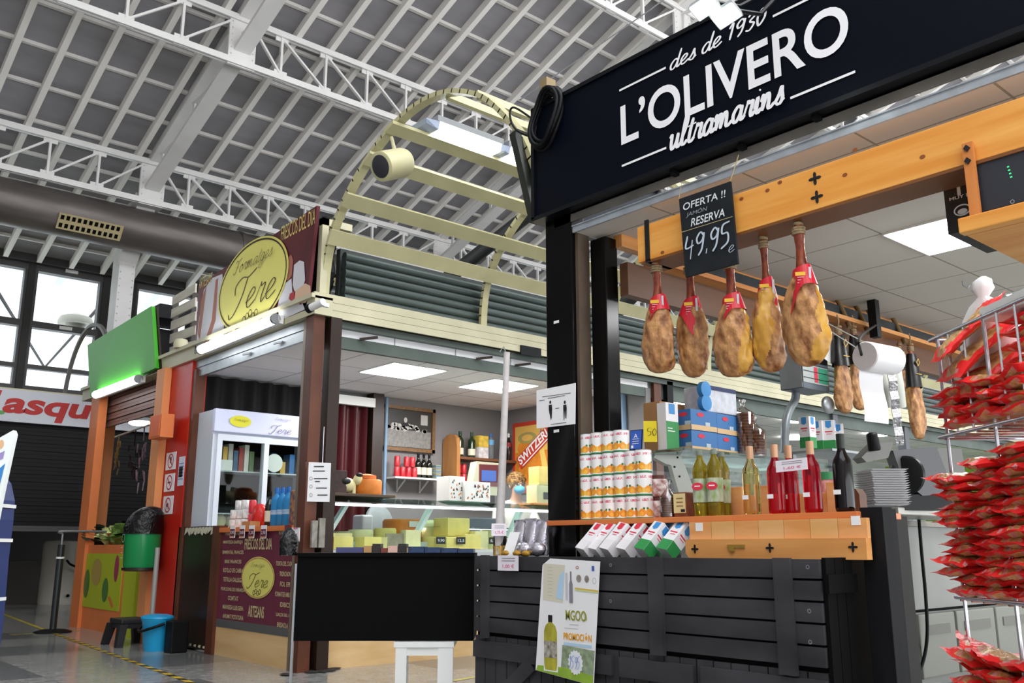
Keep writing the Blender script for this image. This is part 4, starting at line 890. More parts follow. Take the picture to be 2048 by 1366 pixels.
xm = (fx0+fx1)/2
for a, b_ in ((fx0+.04, xm+.03), (xm-.03, fx1-.04)):
    yy = 8.38 if a < xm-.2 else 8.4
    m = M(); m.box(a, yy, .5, a+.05, yy+.03, zh); m.box(b_-.05, yy, .5, b_, yy+.03, zh); m.box(a+.05, yy, zh-.06, b_-.05, yy+.03, zh); m.box(a+.05, yy, .5, b_-.05, yy+.03, .56); d = m.build('door', FRW, t)
    m = M(); m.quad((a+.05, yy+.02, .56), (b_-.05, yy+.02, .56), (b_-.05, yy+.02, zh-.06), (a+.05, yy+.02, zh-.06)); m.build('pane', GLASS, d)
m = M(); m.box(fx0+.05, 8.74, .5, fx1-.05, 8.76, zh); m.build('dark_lining', CAV, t)
SHZ = [.95, 1.22, 1.62]
for z in SHZ:
    m = M(); m.box(fx0+.05, 8.46, z-.012, fx1-.05, 8.74, z); m.build('shelf', mat('wire shelf', 'b9c0c4', .4), t)
CHE = mat('pale cheese', 'e6dca6', .55, var=.06, scale=(12, 12, 12)); CHY = mat('yellow cheese', 'e8d37a', .55, var=.06, scale=(12, 12, 12)); CHO = mat('orange cheese', 'e0802c', .45, var=.12, scale=(14, 14, 14)); CHG = mat('grey rind', '9c937e', .7, var=.2, scale=(14, 14, 14))
k = 0
for x in (.14, .27, .4):
    m = M(); m.ell((fx0+x, 8.56, SHZ[0]+.075), (.07, .07, .075), 16, 10); m.build('cheese_ball', CHE, label='round pale cheese on the low fridge shelf, %s one' % ('left', 'middle', 'right')[k], cat='cheese', group='cheese balls in the fridge', smooth=60)
    if k < 2:
        m = M(); m.ell((fx0+x+.065, 8.60, SHZ[0]+.2), (.065, .065, .07), 16, 10); m.build('cheese_ball', CHE, label='round pale cheese stacked on top in the fridge, %s one' % ('left', 'right')[k], cat='cheese', group='cheese balls in the fridge', smooth=60)
    k += 1
cols = ['5a6f8c', 'c9a04a', 'b8b4a8', '3c5a78', 'a03a34', 'd8d4c8', '6f8a5a', '2f6aa8']
for k in range(7):
    x = fx0+.1+.055*k; z = SHZ[2]; h = .2+.03*(k % 3); m = M(); m.box(x, 8.5, z, x+.045, 8.65, z+h); m.build('food_packet', mat('packet %d' % k, cols[k], .5), label='upright packet on the top left fridge shelf, number %d from the left' % (k+1), cat='packet', group='packets in the fridge')
m = M(); m.box(fx0+.07, 8.46, SHZ[2], fx0+.24, 8.5, SHZ[2]+.1); m.build('food_box', WHITE, label='white box at the front of the top left fridge shelf', cat='box')
q = RY(548, 907, 8.5); m = M(); m.lathe([(.02, 0), (.085, .012), (.09, .02)], (q.x, q.y, SHZ[2]+.1), 26, (0, -1, 0)); m.build('plate', WHITE, label='round pale plate standing on the top right fridge shelf', cat='plate', smooth=40)
for k in range(8):
    x = xm+.08+.05*k; z = SHZ[2 if k % 2 else 1]; m = M(); m.box(x, 8.52, z, x+.055, 8.66, z+.08+.04*((k*3) % 4)); m.build('food_packet', mat('packet b%d' % k, cols[(k*3) % 8], .5), label='small packet in the right half of the fridge, %s shelf, place %d' % ('upper' if k % 2 else 'middle', k//2+1), cat='packet', group='packets in the fridge')
m = M(); m.lathe([(.12, 0), (.125, .01), (.12, .14), (.1, .15)], (fx0+.2, 8.6, .8), 26); m.build('round_cheese', CHY, label='cheese wheel at the bottom of the fridge', cat='cheese', smooth=40)
# ------------------------------------------------ framed photograph, poster
PF = FY(8.88); bx = (PF.uv(762, 850)[0], PF.uv(800, 902)[1], PF.uv(868, 850)[0], PF.uv(800, 812)[1])
t = thing('framed_photograph', 'framed black and white photograph on the grey back wall of the cheese stall', 'picture', PF.pt((bx[0]+bx[2])/2, bx[1]))
m = M(); m.slab(PF, bx[0], bx[1], bx[2], bx[1]+.04, 0, .03).slab(PF, bx[0], bx[3]-.04, bx[2], bx[3], 0, .03).slab(PF, bx[0], bx[1], bx[0]+.04, bx[3], 0, .03).slab(PF, bx[2]-.04, bx[1], bx[2], bx[3], 0, .03); m.build('frame', mat('gilt brown frame', '7a5a3a', .4, var=.25, scale=(30, 30, 30)), t)
m = M(); W_, H2 = bx[2]-bx[0], bx[3]-bx[1]
m.use(mat('photo dark', '35332f', .4)).rect(PF, bx[0]+.04, bx[1]+.04, bx[2]-.04, bx[3]-.04, .006)
m.use(mat('photo grey', '86827e', .4, var=.2, scale=(30, 30, 30))).rect(PF, bx[0]+.05, bx[1]+.05, bx[2]-.05, bx[1]+H2*.47, .008)
rg = random.Random(9); m.use(mat('photo light', 'b9b6b0', .4))
for k in range(22): m.disc(PF, bx[0]+.08+(W_-.16)*rg.random(), bx[1]+H2*(.47+.12*rg.random()), .03, .022, .010, 12)
m.use(mat('photo light', 'b9b6b0', .4)).rect(PF, bx[2]-.2, bx[3]-.2, bx[2]-.1, bx[3]-.08, .009).disc(PF, bx[0]+W_*.44, bx[3]-.16, .025, .032, .012, 14).use(INK).poly(PF, [(bx[0]+W_*.36, bx[1]+H2*.56), (bx[0]+W_*.53, bx[1]+H2*.56), (bx[0]+W_*.48, bx[3]-.19), (bx[0]+W_*.40, bx[3]-.19)], .011)
m.build('print', None, t)
PP = Fr((7.55, 0, 0), (0, -1, 0)); zl, zh_ = PP.uv(1027, 985)[1]-.02, PP.uv(1027, 848)[1]; u0 = PP.uv(1027, 900)[0]; u1 = u0+.95
t = thing('poster', 'red and orange cheese poster with slanted white SWITZERLAND lettering', 'poster', PP.pt((u0+u1)/2, zl))
m = M(); m.slab(PP, u0, zl, u1, zh_, 0, .015); m.build('border', mat('poster red', 'c8402c', .5), t)
m = M(); m.use(mat('poster yellow', 'e0b45c', .5)).rect(PP, u0+.05, zl+.05, u1-.05, zh_-.05, .017)
m.use(mat('poster orange', 'd8842c', .5, var=.2, scale=(10, 10, 10))).rect(PP, u0+.05, zl+.05, u1-.05, zl+.5, .018).disc(PP, u0+.3, zl+.55, .2, .1, .019).disc(PP, u0+.7, zl+.3, .2, .14, .019)
m.use(mat('poster olive', 'a89a5a', .5)).disc(PP, u0+.28, zh_-.2, .17, .07, .02).use(mat('poster yellow', 'e0b45c')).disc(PP, u0+.28, zh_-.2, .1, .04, .021)
m.use(mat('poster violet', '7a6a8c', .5)).poly(PP, [(u0+.46, zh_-.3), (u0+.6, zh_-.3), (u0+.53, zh_-.1)], .021)
m.use(mat('poster pale', 'ecc86a', .5)).poly(PP, [(u0+.5, zl+.5), (u0+.58, zl+.52), (u0+.72, zl+.06), (u0+.6, zl+.06)], .021)
a = math.radians(33); SF = Fr(PP.pt(u0+.16, zl+.34, .024), PP.R*math.cos(a)+PP.U*math.sin(a), PP.U*math.cos(a)-PP.R*math.sin(a))
m.use(mat('poster red', 'c8402c')).rect(SF, -.02, -.05, 1.0, .12, -.002).use(PAPER).text(SF, 'SWITZERLAND', (0, 0, .95, .11), .001, bold=.03).rect(SF, .03, -.035, .95, -.02, .001)
m.build('print', None, t)
# ------------------------------------------------ back shelves
bz = 1.68
t = thing('wall_shelf', 'small white bracket shelf under the framed photograph', 'shelf', (6.13, 8.8, bz))
m = M(); m.box(5.8, 8.68, bz-.02, 6.48, 8.9, bz); m.build('board', WHITE, t)
for x in (5.96, 6.28):
    m = M(); m.bar((x, 8.89, bz-.16), (x, 8.89, bz-.02), .02, .01); m.bar((x, 8.89, bz-.15), (x, 8.72, bz-.03), .015, .015); m.build('bracket', WHITE, t)
k = 0
for r_, xs_ in ((0, (5.87, 5.95, 6.03, 6.11)), (1, (5.87, 6.0, 6.08))):
    for x in xs_:
        rc.put((x, 8.76, bz+.119*r_), (0, 0, k), 'red can on the white bracket shelf, %s row, place %d' % (('lower', 'upper')[r_], xs_.index(x)+1), 'red cans on the bracket shelf'); k += 1
for k in range(3): dkb.put((6.19+.078*k, 8.8, bz), (0, 0, k), 'dark bottle on the white bracket shelf, %s of three' % ('left', 'middle', 'right')[k], 'dark bottles on the bracket shelf', .95)
BT = mat('blue tin print', '3a86b8', .4, var=.3, scale=(5, 5, 40), col2='c8b25a')
for k in range(3): m = M(); m.box(6.39, 8.72, bz+.055*k, 6.46, 8.8, bz+.055*k+.052); m.build('blue_tin', BT, label='small blue tin at the right end of the bracket shelf, %s of three' % ('lowest', 'middle', 'top')[k], cat='tin', group='blue tins on the bracket shelf')
wz = 1.95
t = thing('wooden_shelf', 'brown wooden shelf with rounded side board on the right of the back wall', 'shelf', (7.1, 8.7, 1.3))
m = M(); m.box(6.66, 8.6, wz-.03, 7.54, 8.9, wz); m.build('board', wood_mat('brown shelf wood', '6a4228', '80543a', (2, 10, 10)), t)
m = M(); m.prism([(6.6, 8.88, 1.62), (6.6, 8.88, 2.12)]+[(6.6, 8.74+.14*math.cos(a_), 2.12+.1*math.sin(a_)) for a_ in (.5, 1.0, 1.57, 2.1, 2.64)]+[(6.6, 8.6, 2.05), (6.6, 8.6, 1.62)], (.05, 0, 0)); m.build('side_board', wood_mat('honey board', 'a8703c', 'bd8650', (10, 10, 2)), t)
OILG = mat('green oil bottle', '20301a', .12, spec=.7)
ob = bottle('oil_bottle', 'bottle', .31, .045, OILG, mat('dark green cap', '1f3a22', .4), CREAML, (.1, .35), .016, .68)
for k, (x, y) in enumerate(((6.72, 8.7), (6.8, 8.8), (6.9, 8.7))): ob.put((x, y, wz), (0, 0, k), 'green oil bottle on the brown shelf, %s of three' % ('left', 'middle', 'right')[k], 'oil bottles on the brown shelf')
for k in range(2):
    m = M(); m.box(6.98, 8.66, wz+.14*k, 7.13, 8.78, wz+.14*k+.138); m.build('food_box', mat(('white blue box', 'yellow box')[k], ('d5d3d4', 'd8b84c')[k], .5, var=.25, scale=(18, 18, 18)), label=('lower white', 'upper yellow')[k]+' box on the brown shelf beside the water bottle', cat='box')
CLW = mat('clear water plastic', 'dfeaf2', .12, trans=.8, ior=1.2)
cw = bottle('water_bottle', 'bottle', .32, .04, CLW, mat('blue cap', '2b6fc0', .4), mat('pale blue label', '6aa8d8', .5), (.55, .75), .013, .72)
cw.put((7.2, 8.7, wz), (0, 0, 0), 'clear water bottle with blue label on the brown shelf')
cola = bottle('soda_bottle', 'bottle', .34, .036, mat('dark soda', '1d0f0c', .15, spec=.7), REDINK, mat('red label', '8f1f22', .5), (.5, .66), .013, .66, WHITE)
for k, x in enumerate((7.38, 7.47)): cola.put((x, 8.68, wz), (0, 0, k), 'dark soda bottle at the right end of the brown shelf, %s one' % ('left', 'right')[k], 'soda bottles on the brown shelf')
for r_ in range(2):
    for k in range(2): rc.put((6.72+.08*k, 8.72, 1.64+.119*r_), (0, 0, k), 'red can under the brown shelf, %s row, %s one' % (('lower', 'upper')[r_], ('left', 'right')[k]), 'red cans under the brown shelf')
m = M(); m.box(6.62, 8.6, 1.6, 7.2, 8.9, 1.64); m.build('wall_ledge', wood_mat('brown shelf wood', '6a4228', '80543a', (2, 10, 10)), label='lower brown ledge carrying the red cans', cat='shelf')
# ================================================================== RIGHT FACE: display case, aisle canopy, next stalls
# display case
t = thing('display_case', 'long glass cheese display case with lit edge and pale wooden kickboard', 'display case', (5.0, 6.9, 0))
cx0, cx1 = 3.78, 6.95
m = M(); m.use(KICK).box(X0+.22, 6.44, 0, 9.0, 6.49, .27).use(mat('grey trim', '6f6d6c')).box(X0+.22, 6.43, .27, 9.0, 6.49, .33); struct(m, 'baseboard_right')
m = M(); m.box(cx0, 6.5, 0, cx1, 7.4, .86); m.build('base', mat('case grey', 'b5b8b8', .4), t)
m = M(); m.box(cx0, 6.5, .86, cx1, 7.3, .885); m.build('deck', mat('bright deck', 'c9ccc9', .35), t)
m = M(); m.box(cx0, 7.26, .885, cx1, 7.32, 1.0); m.build('back_rail', mat('pale rail', 'd3d6d3', .4), t)
m = M(); m.hexa([V(p) for p in ((cx0, 6.5, 1.245), (cx1, 6.5, 1.245), (cx1, 7.3, 1.335), (cx0, 7.3, 1.335), (cx0, 6.5, 1.255), (cx1, 6.5, 1.255), (cx1, 7.3, 1.345), (cx0, 7.3, 1.345))]); m.build('top_glass', pane_mat('grey green glass', (205, 225, 220), .25), t)
m = M(); m.quad((cx0, 6.5, 1.235), (cx1, 6.5, 1.235), (cx1, 6.47, .9), (cx0, 6.47, .9)); m.build('front_glass', pane_mat('case front glass', (236, 244, 241), 0.01, 0.25), t)
m = M(); m.box(cx0, 6.475, 1.226, cx1, 6.5, 1.245); m.build('light_strip', STRIP, t)
m = M(); m.box(cx0+1.2, 7.0, 1.065, cx1, 7.02, 1.073); m.build('shelf_light', STRIP, t)
m = M(); m.box(cx0+1.2, 6.8, 1.08, cx1, 7.05, 1.086); m.build('glass_shelf', GLASS, t)
for px, px2 in ((819, 866), (1008, 1052), (640, 650)):
    a = RY(px, 1074, 6.75); b_ = RY(px2, 1012, 7.1); m = M(); m.bar((a.x, 6.75, .9), (a.x+.30, 6.85, 1.27), .09, .03, (1, 0, 0)); m.build('bracket', mat('white bracket', 'e6e8e6', .4), t)
# left end of the case
m = M(); m.box(X0+.22, 6.5, .27, cx0-.02, 6.9, 1.02); m.build('side_cabinet', wood_mat('brown cabinet', '7a4a28', '8f5a34', (10, 10, 2)), label='brown cabinet end between the corner post and the glass display case', cat='cabinet')
m = M(); m.box(X0+.24, 6.55, 1.02, cx0+.02, 6.85, 1.3); m.build('drink_crate', mat('dark stacked goods', '23242a', .5, var=.4, scale=(30, 30, 30)), label='dark crate standing on the brown cabinet end', cat='crate')
a = RY(622, 1060, 6.36); m = M(); m.box(a.x, 6.34, .9, a.x+.045, 6.368, 1.1); m.box(a.x+.06, 6.34, .9, a.x+.11, 6.368, 1.12); m.build('wall_switch_trunking', mat('old white plastic', '8a857c', .6, var=.3, scale=(20, 20, 20)), label='grubby white cable trunking beside the corner post', cat='trunking')
m = M(); m.box(3.9, 7.45, 0, 6.95, 7.78, .86); m.build('work_bench', mat('dark steel bench', '2b2c2e', .5), label='steel work bench behind the glass display case', cat='bench')
# cheeses in the case
rg = random.Random(11); k = 0
def wedge(c, r, h, ang, a0, mm, label):
    m = M(); c = V(c); P = [c]+[c+V((r*math.cos(a0+ang*i/8), r*math.sin(a0+ang*i/8), 0)) for i in range(9)]
    m.prism(P, (0, 0, h)); return m.build('cheese_wedge', mm, label=label, cat='cheese', group='cheeses in the display case')
def block(x, y, z, sx, sy, h, mm, label, name='cheese_block', rot=0):
    m = M(); m.box(x-sx/2, y-sy/2, z, x+sx/2, y+sy/2, z+h, .008); return m.build(name, mm, label=label, cat='cheese', group='cheeses in the display case', smooth=30)
zd = .886
row = [(3.92, .13, 'b', CHY), (4.02, .15, 'w', CHE), (4.2, .12, 'b', CHY), (4.36, .13, 'w', CHE), (4.52, .12, 'w', CHG), (4.7, .14, 'w', CHE), (5.05, .16, 'b', CHY), (5.25, .13, 'b', CHY), (5.45, .14, 'w', CHE), (5.62, .12, 'b', CHE), (5.8, .12, 'b', CHY), (5.98, .13, 'w', CHE), (6.2, .12, 'b', CHY)]
for i, (x, r, kd, mm) in enumerate(row):
    nm = ('first', 'second', 'third', 'fourth', 'fifth', 'sixth', 'seventh', 'eighth', 'ninth', 'tenth', 'eleventh', 'twelfth', 'thirteenth')[i]
    if kd == 'w': wedge((x, 6.62, zd), r*1.25, .1+.03*(i % 3), 1.3, 1.0+.5*(i % 3), mm, '%s piece from the left in the front row of the display case, a cheese wedge' % nm)
    elif i % 4 == 1:
        m = M(); m.prism([(x, 6.66, zd)]+[(x+r*math.cos(a_), 6.66+r*math.sin(a_), zd) for a_ in [.5+.28*q_ for q_ in range(19)]], (0, 0, .1)); m.build('cut_cheese', mm, label='%s piece from the left in the front row of the display case, a cut round' % nm, cat='cheese', group='cheeses in the display case')
    else: block(x, 6.66, zd, r*1.4, r*1.2, .1+.03*(i % 2), mm, '%s piece from the left in the front row of the display case, a cheese block' % nm)
for i, (x, r, mm) in enumerate(((4.1, .1, CHG), (4.3, .11, CHE), (4.55, .1, CHY), (5.3, .09, CHE), (5.5, .11, CHY), (5.75, .1, CHE), (6.05, .11, CHO))):
    m = M(); m.lathe([(r*.92, 0), (r, .012), (r, .07+.015*(i % 3)), (r*.92, .085+.015*(i % 3))], (x, 6.95, .95), 22); m.build('small_cheese', mm, label='small round cheese in the raised rear row of the display case, %s from the left' % ('first', 'second', 'third', 'fourth', 'fifth', 'sixth', 'seventh')[i], cat='cheese', group='cheeses in the display case', smooth=40)
m = M(); m.box(3.9, 6.82, .886, 6.7, 7.08, .949); m.build('raised_step', mat('bright deck', 'e6e8e6'), label='white raised step inside the glass display case', cat='step')
q = RY(903, 1063, 6.8); block(q.x, 6.8, 1.0, .25, .22, .16, CHY, 'large yellow cheese block stacked on a wheel in the middle of the case')
m = M(); m.lathe([(.2, 0), (.205, .01), (.205, .1), (.2, .11)], (q.x-.05, 6.85, zd), 30); m.build('round_cheese', CHY, label='yellow cheese wheel under the large block in the middle of the case', cat='cheese', group='cheeses in the display case', smooth=40)
q = RY(798, 1057, 7.15); m = M(); m.lathe([(.17, 0), (.18, .02), (.18, .15), (.165, .17)], (q.x, 7.1, .98), 30); o = m.build('round_cheese', CHO, label='orange cheese wheel with white label at the back of the display case', cat='cheese', smooth=40)
m = M(); m.box(q.x-.05, 6.912, 1.08, q.x+.05, 6.918, 1.13); m.build('label', PAPER, o)
q = RY(856, 1060, 7.1); m = M(); m.lathe([(.11, 0), (.115, .08), (.1, .16), (.06, .19), (.02, .2)], (q.x, 7.05, .95), 24); m.build('cheese_ball', CHE, label='tall round cream cheese beside the orange wheel in the case', cat='cheese', smooth=50)
q = RY(838, 1058, 7.1); m = M(); m.lathe([(.09, 0), (.1, .06), (.08, .12), (.03, .14)], (q.x-.06, 7.1, .95), 24); m.build('cheese_ball', CHE, label='smaller round cream cheese left of the tall one in the case', cat='cheese', smooth=50)
for i, px in enumerate((880, 920, 985, 1010, 1040)):
    q = RY(px, 1085, 6.56); e = FY(6.55); m = M(); m.use(INK).slab(e, q.x-.05, .93, q.x+.05, .99, 0, .004).use(PAPER).text(e, ('9,90', '12,5', '8,75', '11,0', '6,80')[i], (q.x-.035, .945, q.x+.035, .972), .006); m.build('price_ticket', None, label='black price ticket among the cheeses, %s from the left' % ('first', 'second', 'third', 'fourth', 'fifth')[i], cat='ticket', group='price tickets in the case')
# slicer and papers behind the glass
q = RY(752, 1040, 7.6); t = thing('meat_slicer', 'grey meat slicer standing behind the glass case at the left', 'slicer', (q.x, 7.65, .95))
m = M(); m.box(q.x-.25, 7.5, .86, q.x+.25, 7.8, .98, .02); m.build('base', STEEL, t)
m = M(); m.lathe([(.14, 0), (.15, .02), (.14, .04)], (q.x+.02, 7.6, 1.15), 28, (0, -1, .2)); m.build('blade_guard', STEEL, t, smooth=40)
m = M(); m.box(q.x-.2, 7.52, 1.0, q.x-.08, 7.7, 1.2, .02); m.build('motor', mat('pale machine grey', 'b9bcc0', .4), t)
m = M(); m.lathe([(.035, 0), (.045, .03), (.03, .05)], (q.x+.09, 7.48, 1.1), 16, (0, -1, 0)); m.build('knob', WHITE, t, smooth=40)
q = RY(862, 1033, 7.7); m = M(); m.box(q.x-.14, 7.5, .861, q.x+.12, 7.7, 1.12, .01); m.build('paper_stack', mat('pale blue paper', 'b9c9d0', .6), label='pale stack of wrapping paper behind the display case', cat='paper')
q = RY(960, 1030, 7.7); m = M(); m.box(q.x-.28, 7.5, .861, q.x+.3, 7.7, 1.1, .01).box(q.x-.2, 7.55, 1.1, q.x+.22, 7.67, 1.2, .01); m.build('weighing_scale', mat('scale dark grey', '5c6670', .4), label='dark grey counter scale behind the display case', cat='scale')
m = M(); m.box(4.75, 8.3, 0, 7.2, 8.68, .95); m.build('back_counter', mat('dark back counter', '39332f', .6), label='dark counter along the back wall of the cheese stall', cat='counter')
# on the top glass
def topz(y): return 1.346+.09*(y-7.3)/.8
q = RY(735, 990, 7.15); zt = topz(7.15)+.01
m = M(); m.box(q.x-.42, 7.0, zt-.005, q.x+.2, 7.3, zt+.02, .004); m.build('wooden_board', wood_mat('dark tray wood', '4a3524', '5a4430', (2, 8, 8)), label='dark wooden board on top of the glass case, under the orange cheese', cat='board')
t = thing('round_cheese', 'tall orange waxed cheese on the glass case top', 'cheese', (q.x, 7.15, zt+.02))
m = M(); m.lathe([(.12, 0), (.125, .015), (.125, .12), (.115, .135), (.07, .14)], (q.x, 7.15, zt+.02), 28); m.build('wheel', CHO, t, smooth=40)
m = M(); m.lathe([(.09, 0), (.09, .03), (.04, .045)], (q.x-.02, 7.15, zt+.16), 20); m.build('cut_piece', mat('orange paste', 'd8702a', .5), t, smooth=40)
q2 = RY(692, 985, 7.15); t = thing('cow_figure', 'small cream and black cow ornament beside the orange cheese', 'ornament', (q2.x, 7.15, zt+.02))
m = M(); m.ell((q2.x, 7.15, zt+.1), (.1, .055, .065), 14, 9); m.ell((q2.x+.1, 7.12, zt+.15), (.045, .04, .05), 10, 7)
for dx in (-.06, .06):
    for dy in (-.03, .03): m.tube([(q2.x+dx, 7.15+dy, zt+.09), (q2.x+dx, 7.15+dy, zt+.02)], .018, 7)
m.build('body', CHE, t, smooth=60)
m = M(); m.ell((q2.x-.03, 7.11, zt+.13), (.05, .03, .03), 10, 6); m.ell((q2.x+.1, 7.1, zt+.19), (.035, .03, .02), 8, 5); m.build('black_patch', INK, t, smooth=60)
q3 = RY(672, 968, 7.15); m = M(); m.box(q3.x-.1, 7.1, zt+.02, q3.x+.08, 7.2, zt+.22, .004); m.build('picture_card', mat('dark picture card', '3a2420', .5, var=.5, scale=(14, 14, 14)), label='dark picture card standing left of the cow ornament', cat='card')
DOT = mat('speckled white carton', 'f0eee8', .5)
def speckled(x0, x1, y, z, h, label, seed, n=26):
    t = thing('display_box', label, 'box', ((x0+x1)/2, y, z)); F = FY(y-.1); rg = random.Random(seed)
    m = M(); m.box(x0, y-.1, z, x1, y+.1, z+h, .004); m.build('carton', DOT, t)
    m = M()
    for i in range(n):
        m.use((INK, CHO, BROWN)[i % 3]); u = x0+.02+(x1-x0-.04)*rg.random(); v = z+.03+(h-.06)*rg.random(); m.poly(F, [(u-.009, v-.008), (u+.01, v-.01), (u+.004, v+.012)], .003)
    m.build('pattern', None, t)
q = RY(902, 1000, 7.1); speckled(q.x-.1, q.x+.09, 7.1, topz(7.1)+.008, .23, 'tall white speckled box at the left of the pair on the glass case', 1, 20)
q = RY(945, 1000, 7.05); speckled(q.x-.17, q.x+.14, 7.05, topz(7.05)+.008, .19, 'wide white box with rows of black bottles printed on it, on the glass case', 2, 36)
q = RY(966, 975, 7.4); t = thing('weighing_scale_display', 'cream scale head with dark red panel and blue screen on the glass case', 'scale', (q.x, 7.4, 1.35))
E_ = Fr((q.x-.03, 7.32, 1.42), (1, -.25, 0)); m = M(); m.fprism(E_, [(-.16, 0), (.17, 0), (.15, .13), (.15, .33), (-.1, .34), (-.13, .2)], -.16, 0); m.build('housing', mat('aged cream plastic', 'd8d2b4', .45), t)
m = M(); m.slab(E_, -.075, .09, .14, .31, 0, .006); m.build('panel', mat('dark red panel', '6e1e24', .4), t)
m = M(); m.slab(E_, -.05, .14, .115, .25, .006, .01); m.use(mat('blue screen', '3f5fa8', .3, emit=.3)).slab(E_, -.035, .155, .1, .235, .01, .012); m.build('screen', mat('grey bezel', '9aa6b4', .4), t)
m = M(); m.box(q.x-.12, 7.33, 1.345, q.x+.1, 7.48, 1.425); m.build('base', BLACK, t)
q = RY(1082, 985, 7.0); zz = topz(7.0)+.006
m = M(); m.box(q.x-.2, 6.88, zz, q.x+.18, 7.12, zz+.02, .003); m.build('wooden_board', PINE_X, label='light wooden board under the stacked cheese blocks on the case', cat='board')
m = M(); m.box(q.x-.13, 6.92, zz+.02, q.x+.1, 7.08, zz+.2, .006); o = m.build('cheese_block', CHE, label='lower cream cheese block with black label on the glass case', cat='cheese', smooth=30)
m = M(); m.box(q.x-.04, 6.912, zz+.06, q.x+.06, 6.92, zz+.13); m.build('label', INK, o)
m = M(); m.box(q.x-.1, 6.92, zz+.202, q.x+.14, 7.08, zz+.39, .008); m.build('cheese_block', CHY, label='upper cream cheese block stacked beside the shop assistant', cat='cheese', smooth=30)
m = M(); m.quad((q.x-.85, 7.02, zz), (q.x+.1, 6.87, zz), (q.x+.1, 6.87, zz+.23), (q.x-.85, 7.02, zz+.2)); m.build('glass_screen', GLASS, label='low glass screen on top of the display case before the assistant', cat='screen')
# ------------------------------------------------ the assistant
hc = RY(1034, 972, 8.0)
t = thing('person', 'person in white coat, glasses and blue face mask, looking down behind the cheese counter', 'person', (hc.x, hc.y, 0))
def skin(name, joints, edges, mm, parent, sub=2):
    me = D.meshes.new('s'); O = V(parent['_o'])
    me.from_pydata([V(p)-O for p, r in joints], edges, []); o = D.objects.new('s', me); COL.objects.link(o)
    sk = o.modifiers.new('k', 'SKIN'); sk.use_smooth_shade = True
    for i, (p, r) in enumerate(joints):
        v_ = me.skin_vertices[0].data[i]; v_.radius = r if isinstance(r, tuple) else (r, r); v_.use_root = i == 0
    ss = o.modifiers.new('u', 'SUBSURF'); ss.levels = sub
    dg = bpy.context.evaluated_depsgraph_get(); me2 = D.meshes.new_from_object(o.evaluated_get(dg)); D.objects.remove(o)
    me2.materials.clear(); me2.materials.append(mm); me2.name = name
    for p in me2.polygons: p.use_smooth = True
    c = D.objects.new(name, me2); COL.objects.link(c); c.parent = parent; c['_o'] = O; return c
fwd = V((-.25, -.8, 0)).normalized(); sd = V((fwd.y, -fwd.x, 0))   # facing the case; sd = the picture's left
def bp(f, s_, z): return V((hc.x, hc.y, 0))+fwd*f+sd*s_+V((0, 0, z))
hz = hc.z; SKIN = mat('skin', 'd9a488', .5)
J = [(bp(-.12, 0, hz-.75), (.15, .11)), (bp(-.12, 0, hz-.5), (.14, .1)), (bp(-.08, 0, hz-.27), (.15, .1)), (bp(-.04, 0, hz-.16), .055), (bp(0, 0, hz-.05), (.06, .065)), (bp(.015, 0, hz+.03), (.072, .085)), (bp(.0, 0, hz+.09), (.065, .075)),
     (bp(-.07, .19, hz-.27), .055), (bp(.02, .25, hz-.5), .042), (bp(.22, .16, hz-.6), .034), (bp(.3, .13, hz-.63), (.035, .02)),
     (bp(-.07, -.19, hz-.27), .055), (bp(.05, -.24, hz-.5), .042), (bp(.26, -.2, hz-.62), .034), (bp(.34, -.18, hz-.66), (.035, .02)),
     (bp(-.12, .09, hz-.9), .1), (bp(-.12, .09, hz-1.25), .07), (bp(-.12, .09, .045), .05), (bp(-.12, -.09, hz-.9), .1), (bp(-.12, -.09, hz-1.25), .07), (bp(-.12, -.09, .045), .05)]
EG = [(0, 1), (1, 2), (2, 3), (3, 4), (4, 5), (5, 6), (2, 7), (7, 8), (8, 9), (9, 10), (2, 11), (11, 12), (12, 13), (13, 14), (0, 15), (15, 16), (16, 17), (0, 18), (18, 19), (19, 20)]
skin('body', J, EG, SKIN, t)
JC = [(bp(-.12, 0, hz-.95), (.2, .15)), (bp(-.12, 0, hz-.5), (.19, .14)), (bp(-.08, 0, hz-.27), (.2, .13)), (bp(-.05, 0, hz-.135), (.085, .085)), (bp(-.07, .2, hz-.27), .085), (bp(.02, .26, hz-.5), .065), (bp(.2, .17, hz-.59), .05), (bp(-.07, -.2, hz-.27), .085), (bp(.05, -.25, hz-.5), .065), (bp(.22, -.21, hz-.61), .05)]
skin('white_coat', JC, [(0, 1), (1, 2), (2, 3), (2, 4), (4, 5), (5, 6), (2, 7), (7, 8), (8, 9)], mat('white coat cloth', 'dcd8d2', .8), t)
m = M(); Hr = mat('light brown hair', '6e4a28', .6, var=.35, scale=(40, 40, 20), col2='b08a55'); rg = random.Random(4)
hcn = bp(-.03, 0, hz+.055); m.ell(hcn, (.115, .115, .10), 18, 10, .03, 2)
for i in range(60):
    th = rg.uniform(0, 2*PI); ph = rg.uniform(0, 1.5); d = V((math.cos(th)*math.sin(ph), math.sin(th)*math.sin(ph), math.cos(ph))); s_ = d.cross(V((.3, .2, 1))).normalized()
    p = hcn+V((d.x*.105, d.y*.105, d.z*.095)); m.tube([p-s_*.035-d*.004, p+d*.008, p+s_*.045+d*.004], [.006, .012, .003], 6)
m.build('hair', Hr, t, smooth=70)
fx = bp(.075, 0, hz-.045); m = M()
m.ell(fx, (.07, .062, .05), 14, 9, 0, 0); m.build('face_mask', mat('blue mask', '5aaed8', .7), t, smooth=70)
m = M()
for s_ in (-.032, .032):
    c_ = bp(.098, s_, hz+.018); m.tube([c_+sd*.024*math.cos(a_)+V((0, 0, .017*math.sin(a_))) for a_ in [2*PI*i/14 for i in range(15)]], .003, 5)
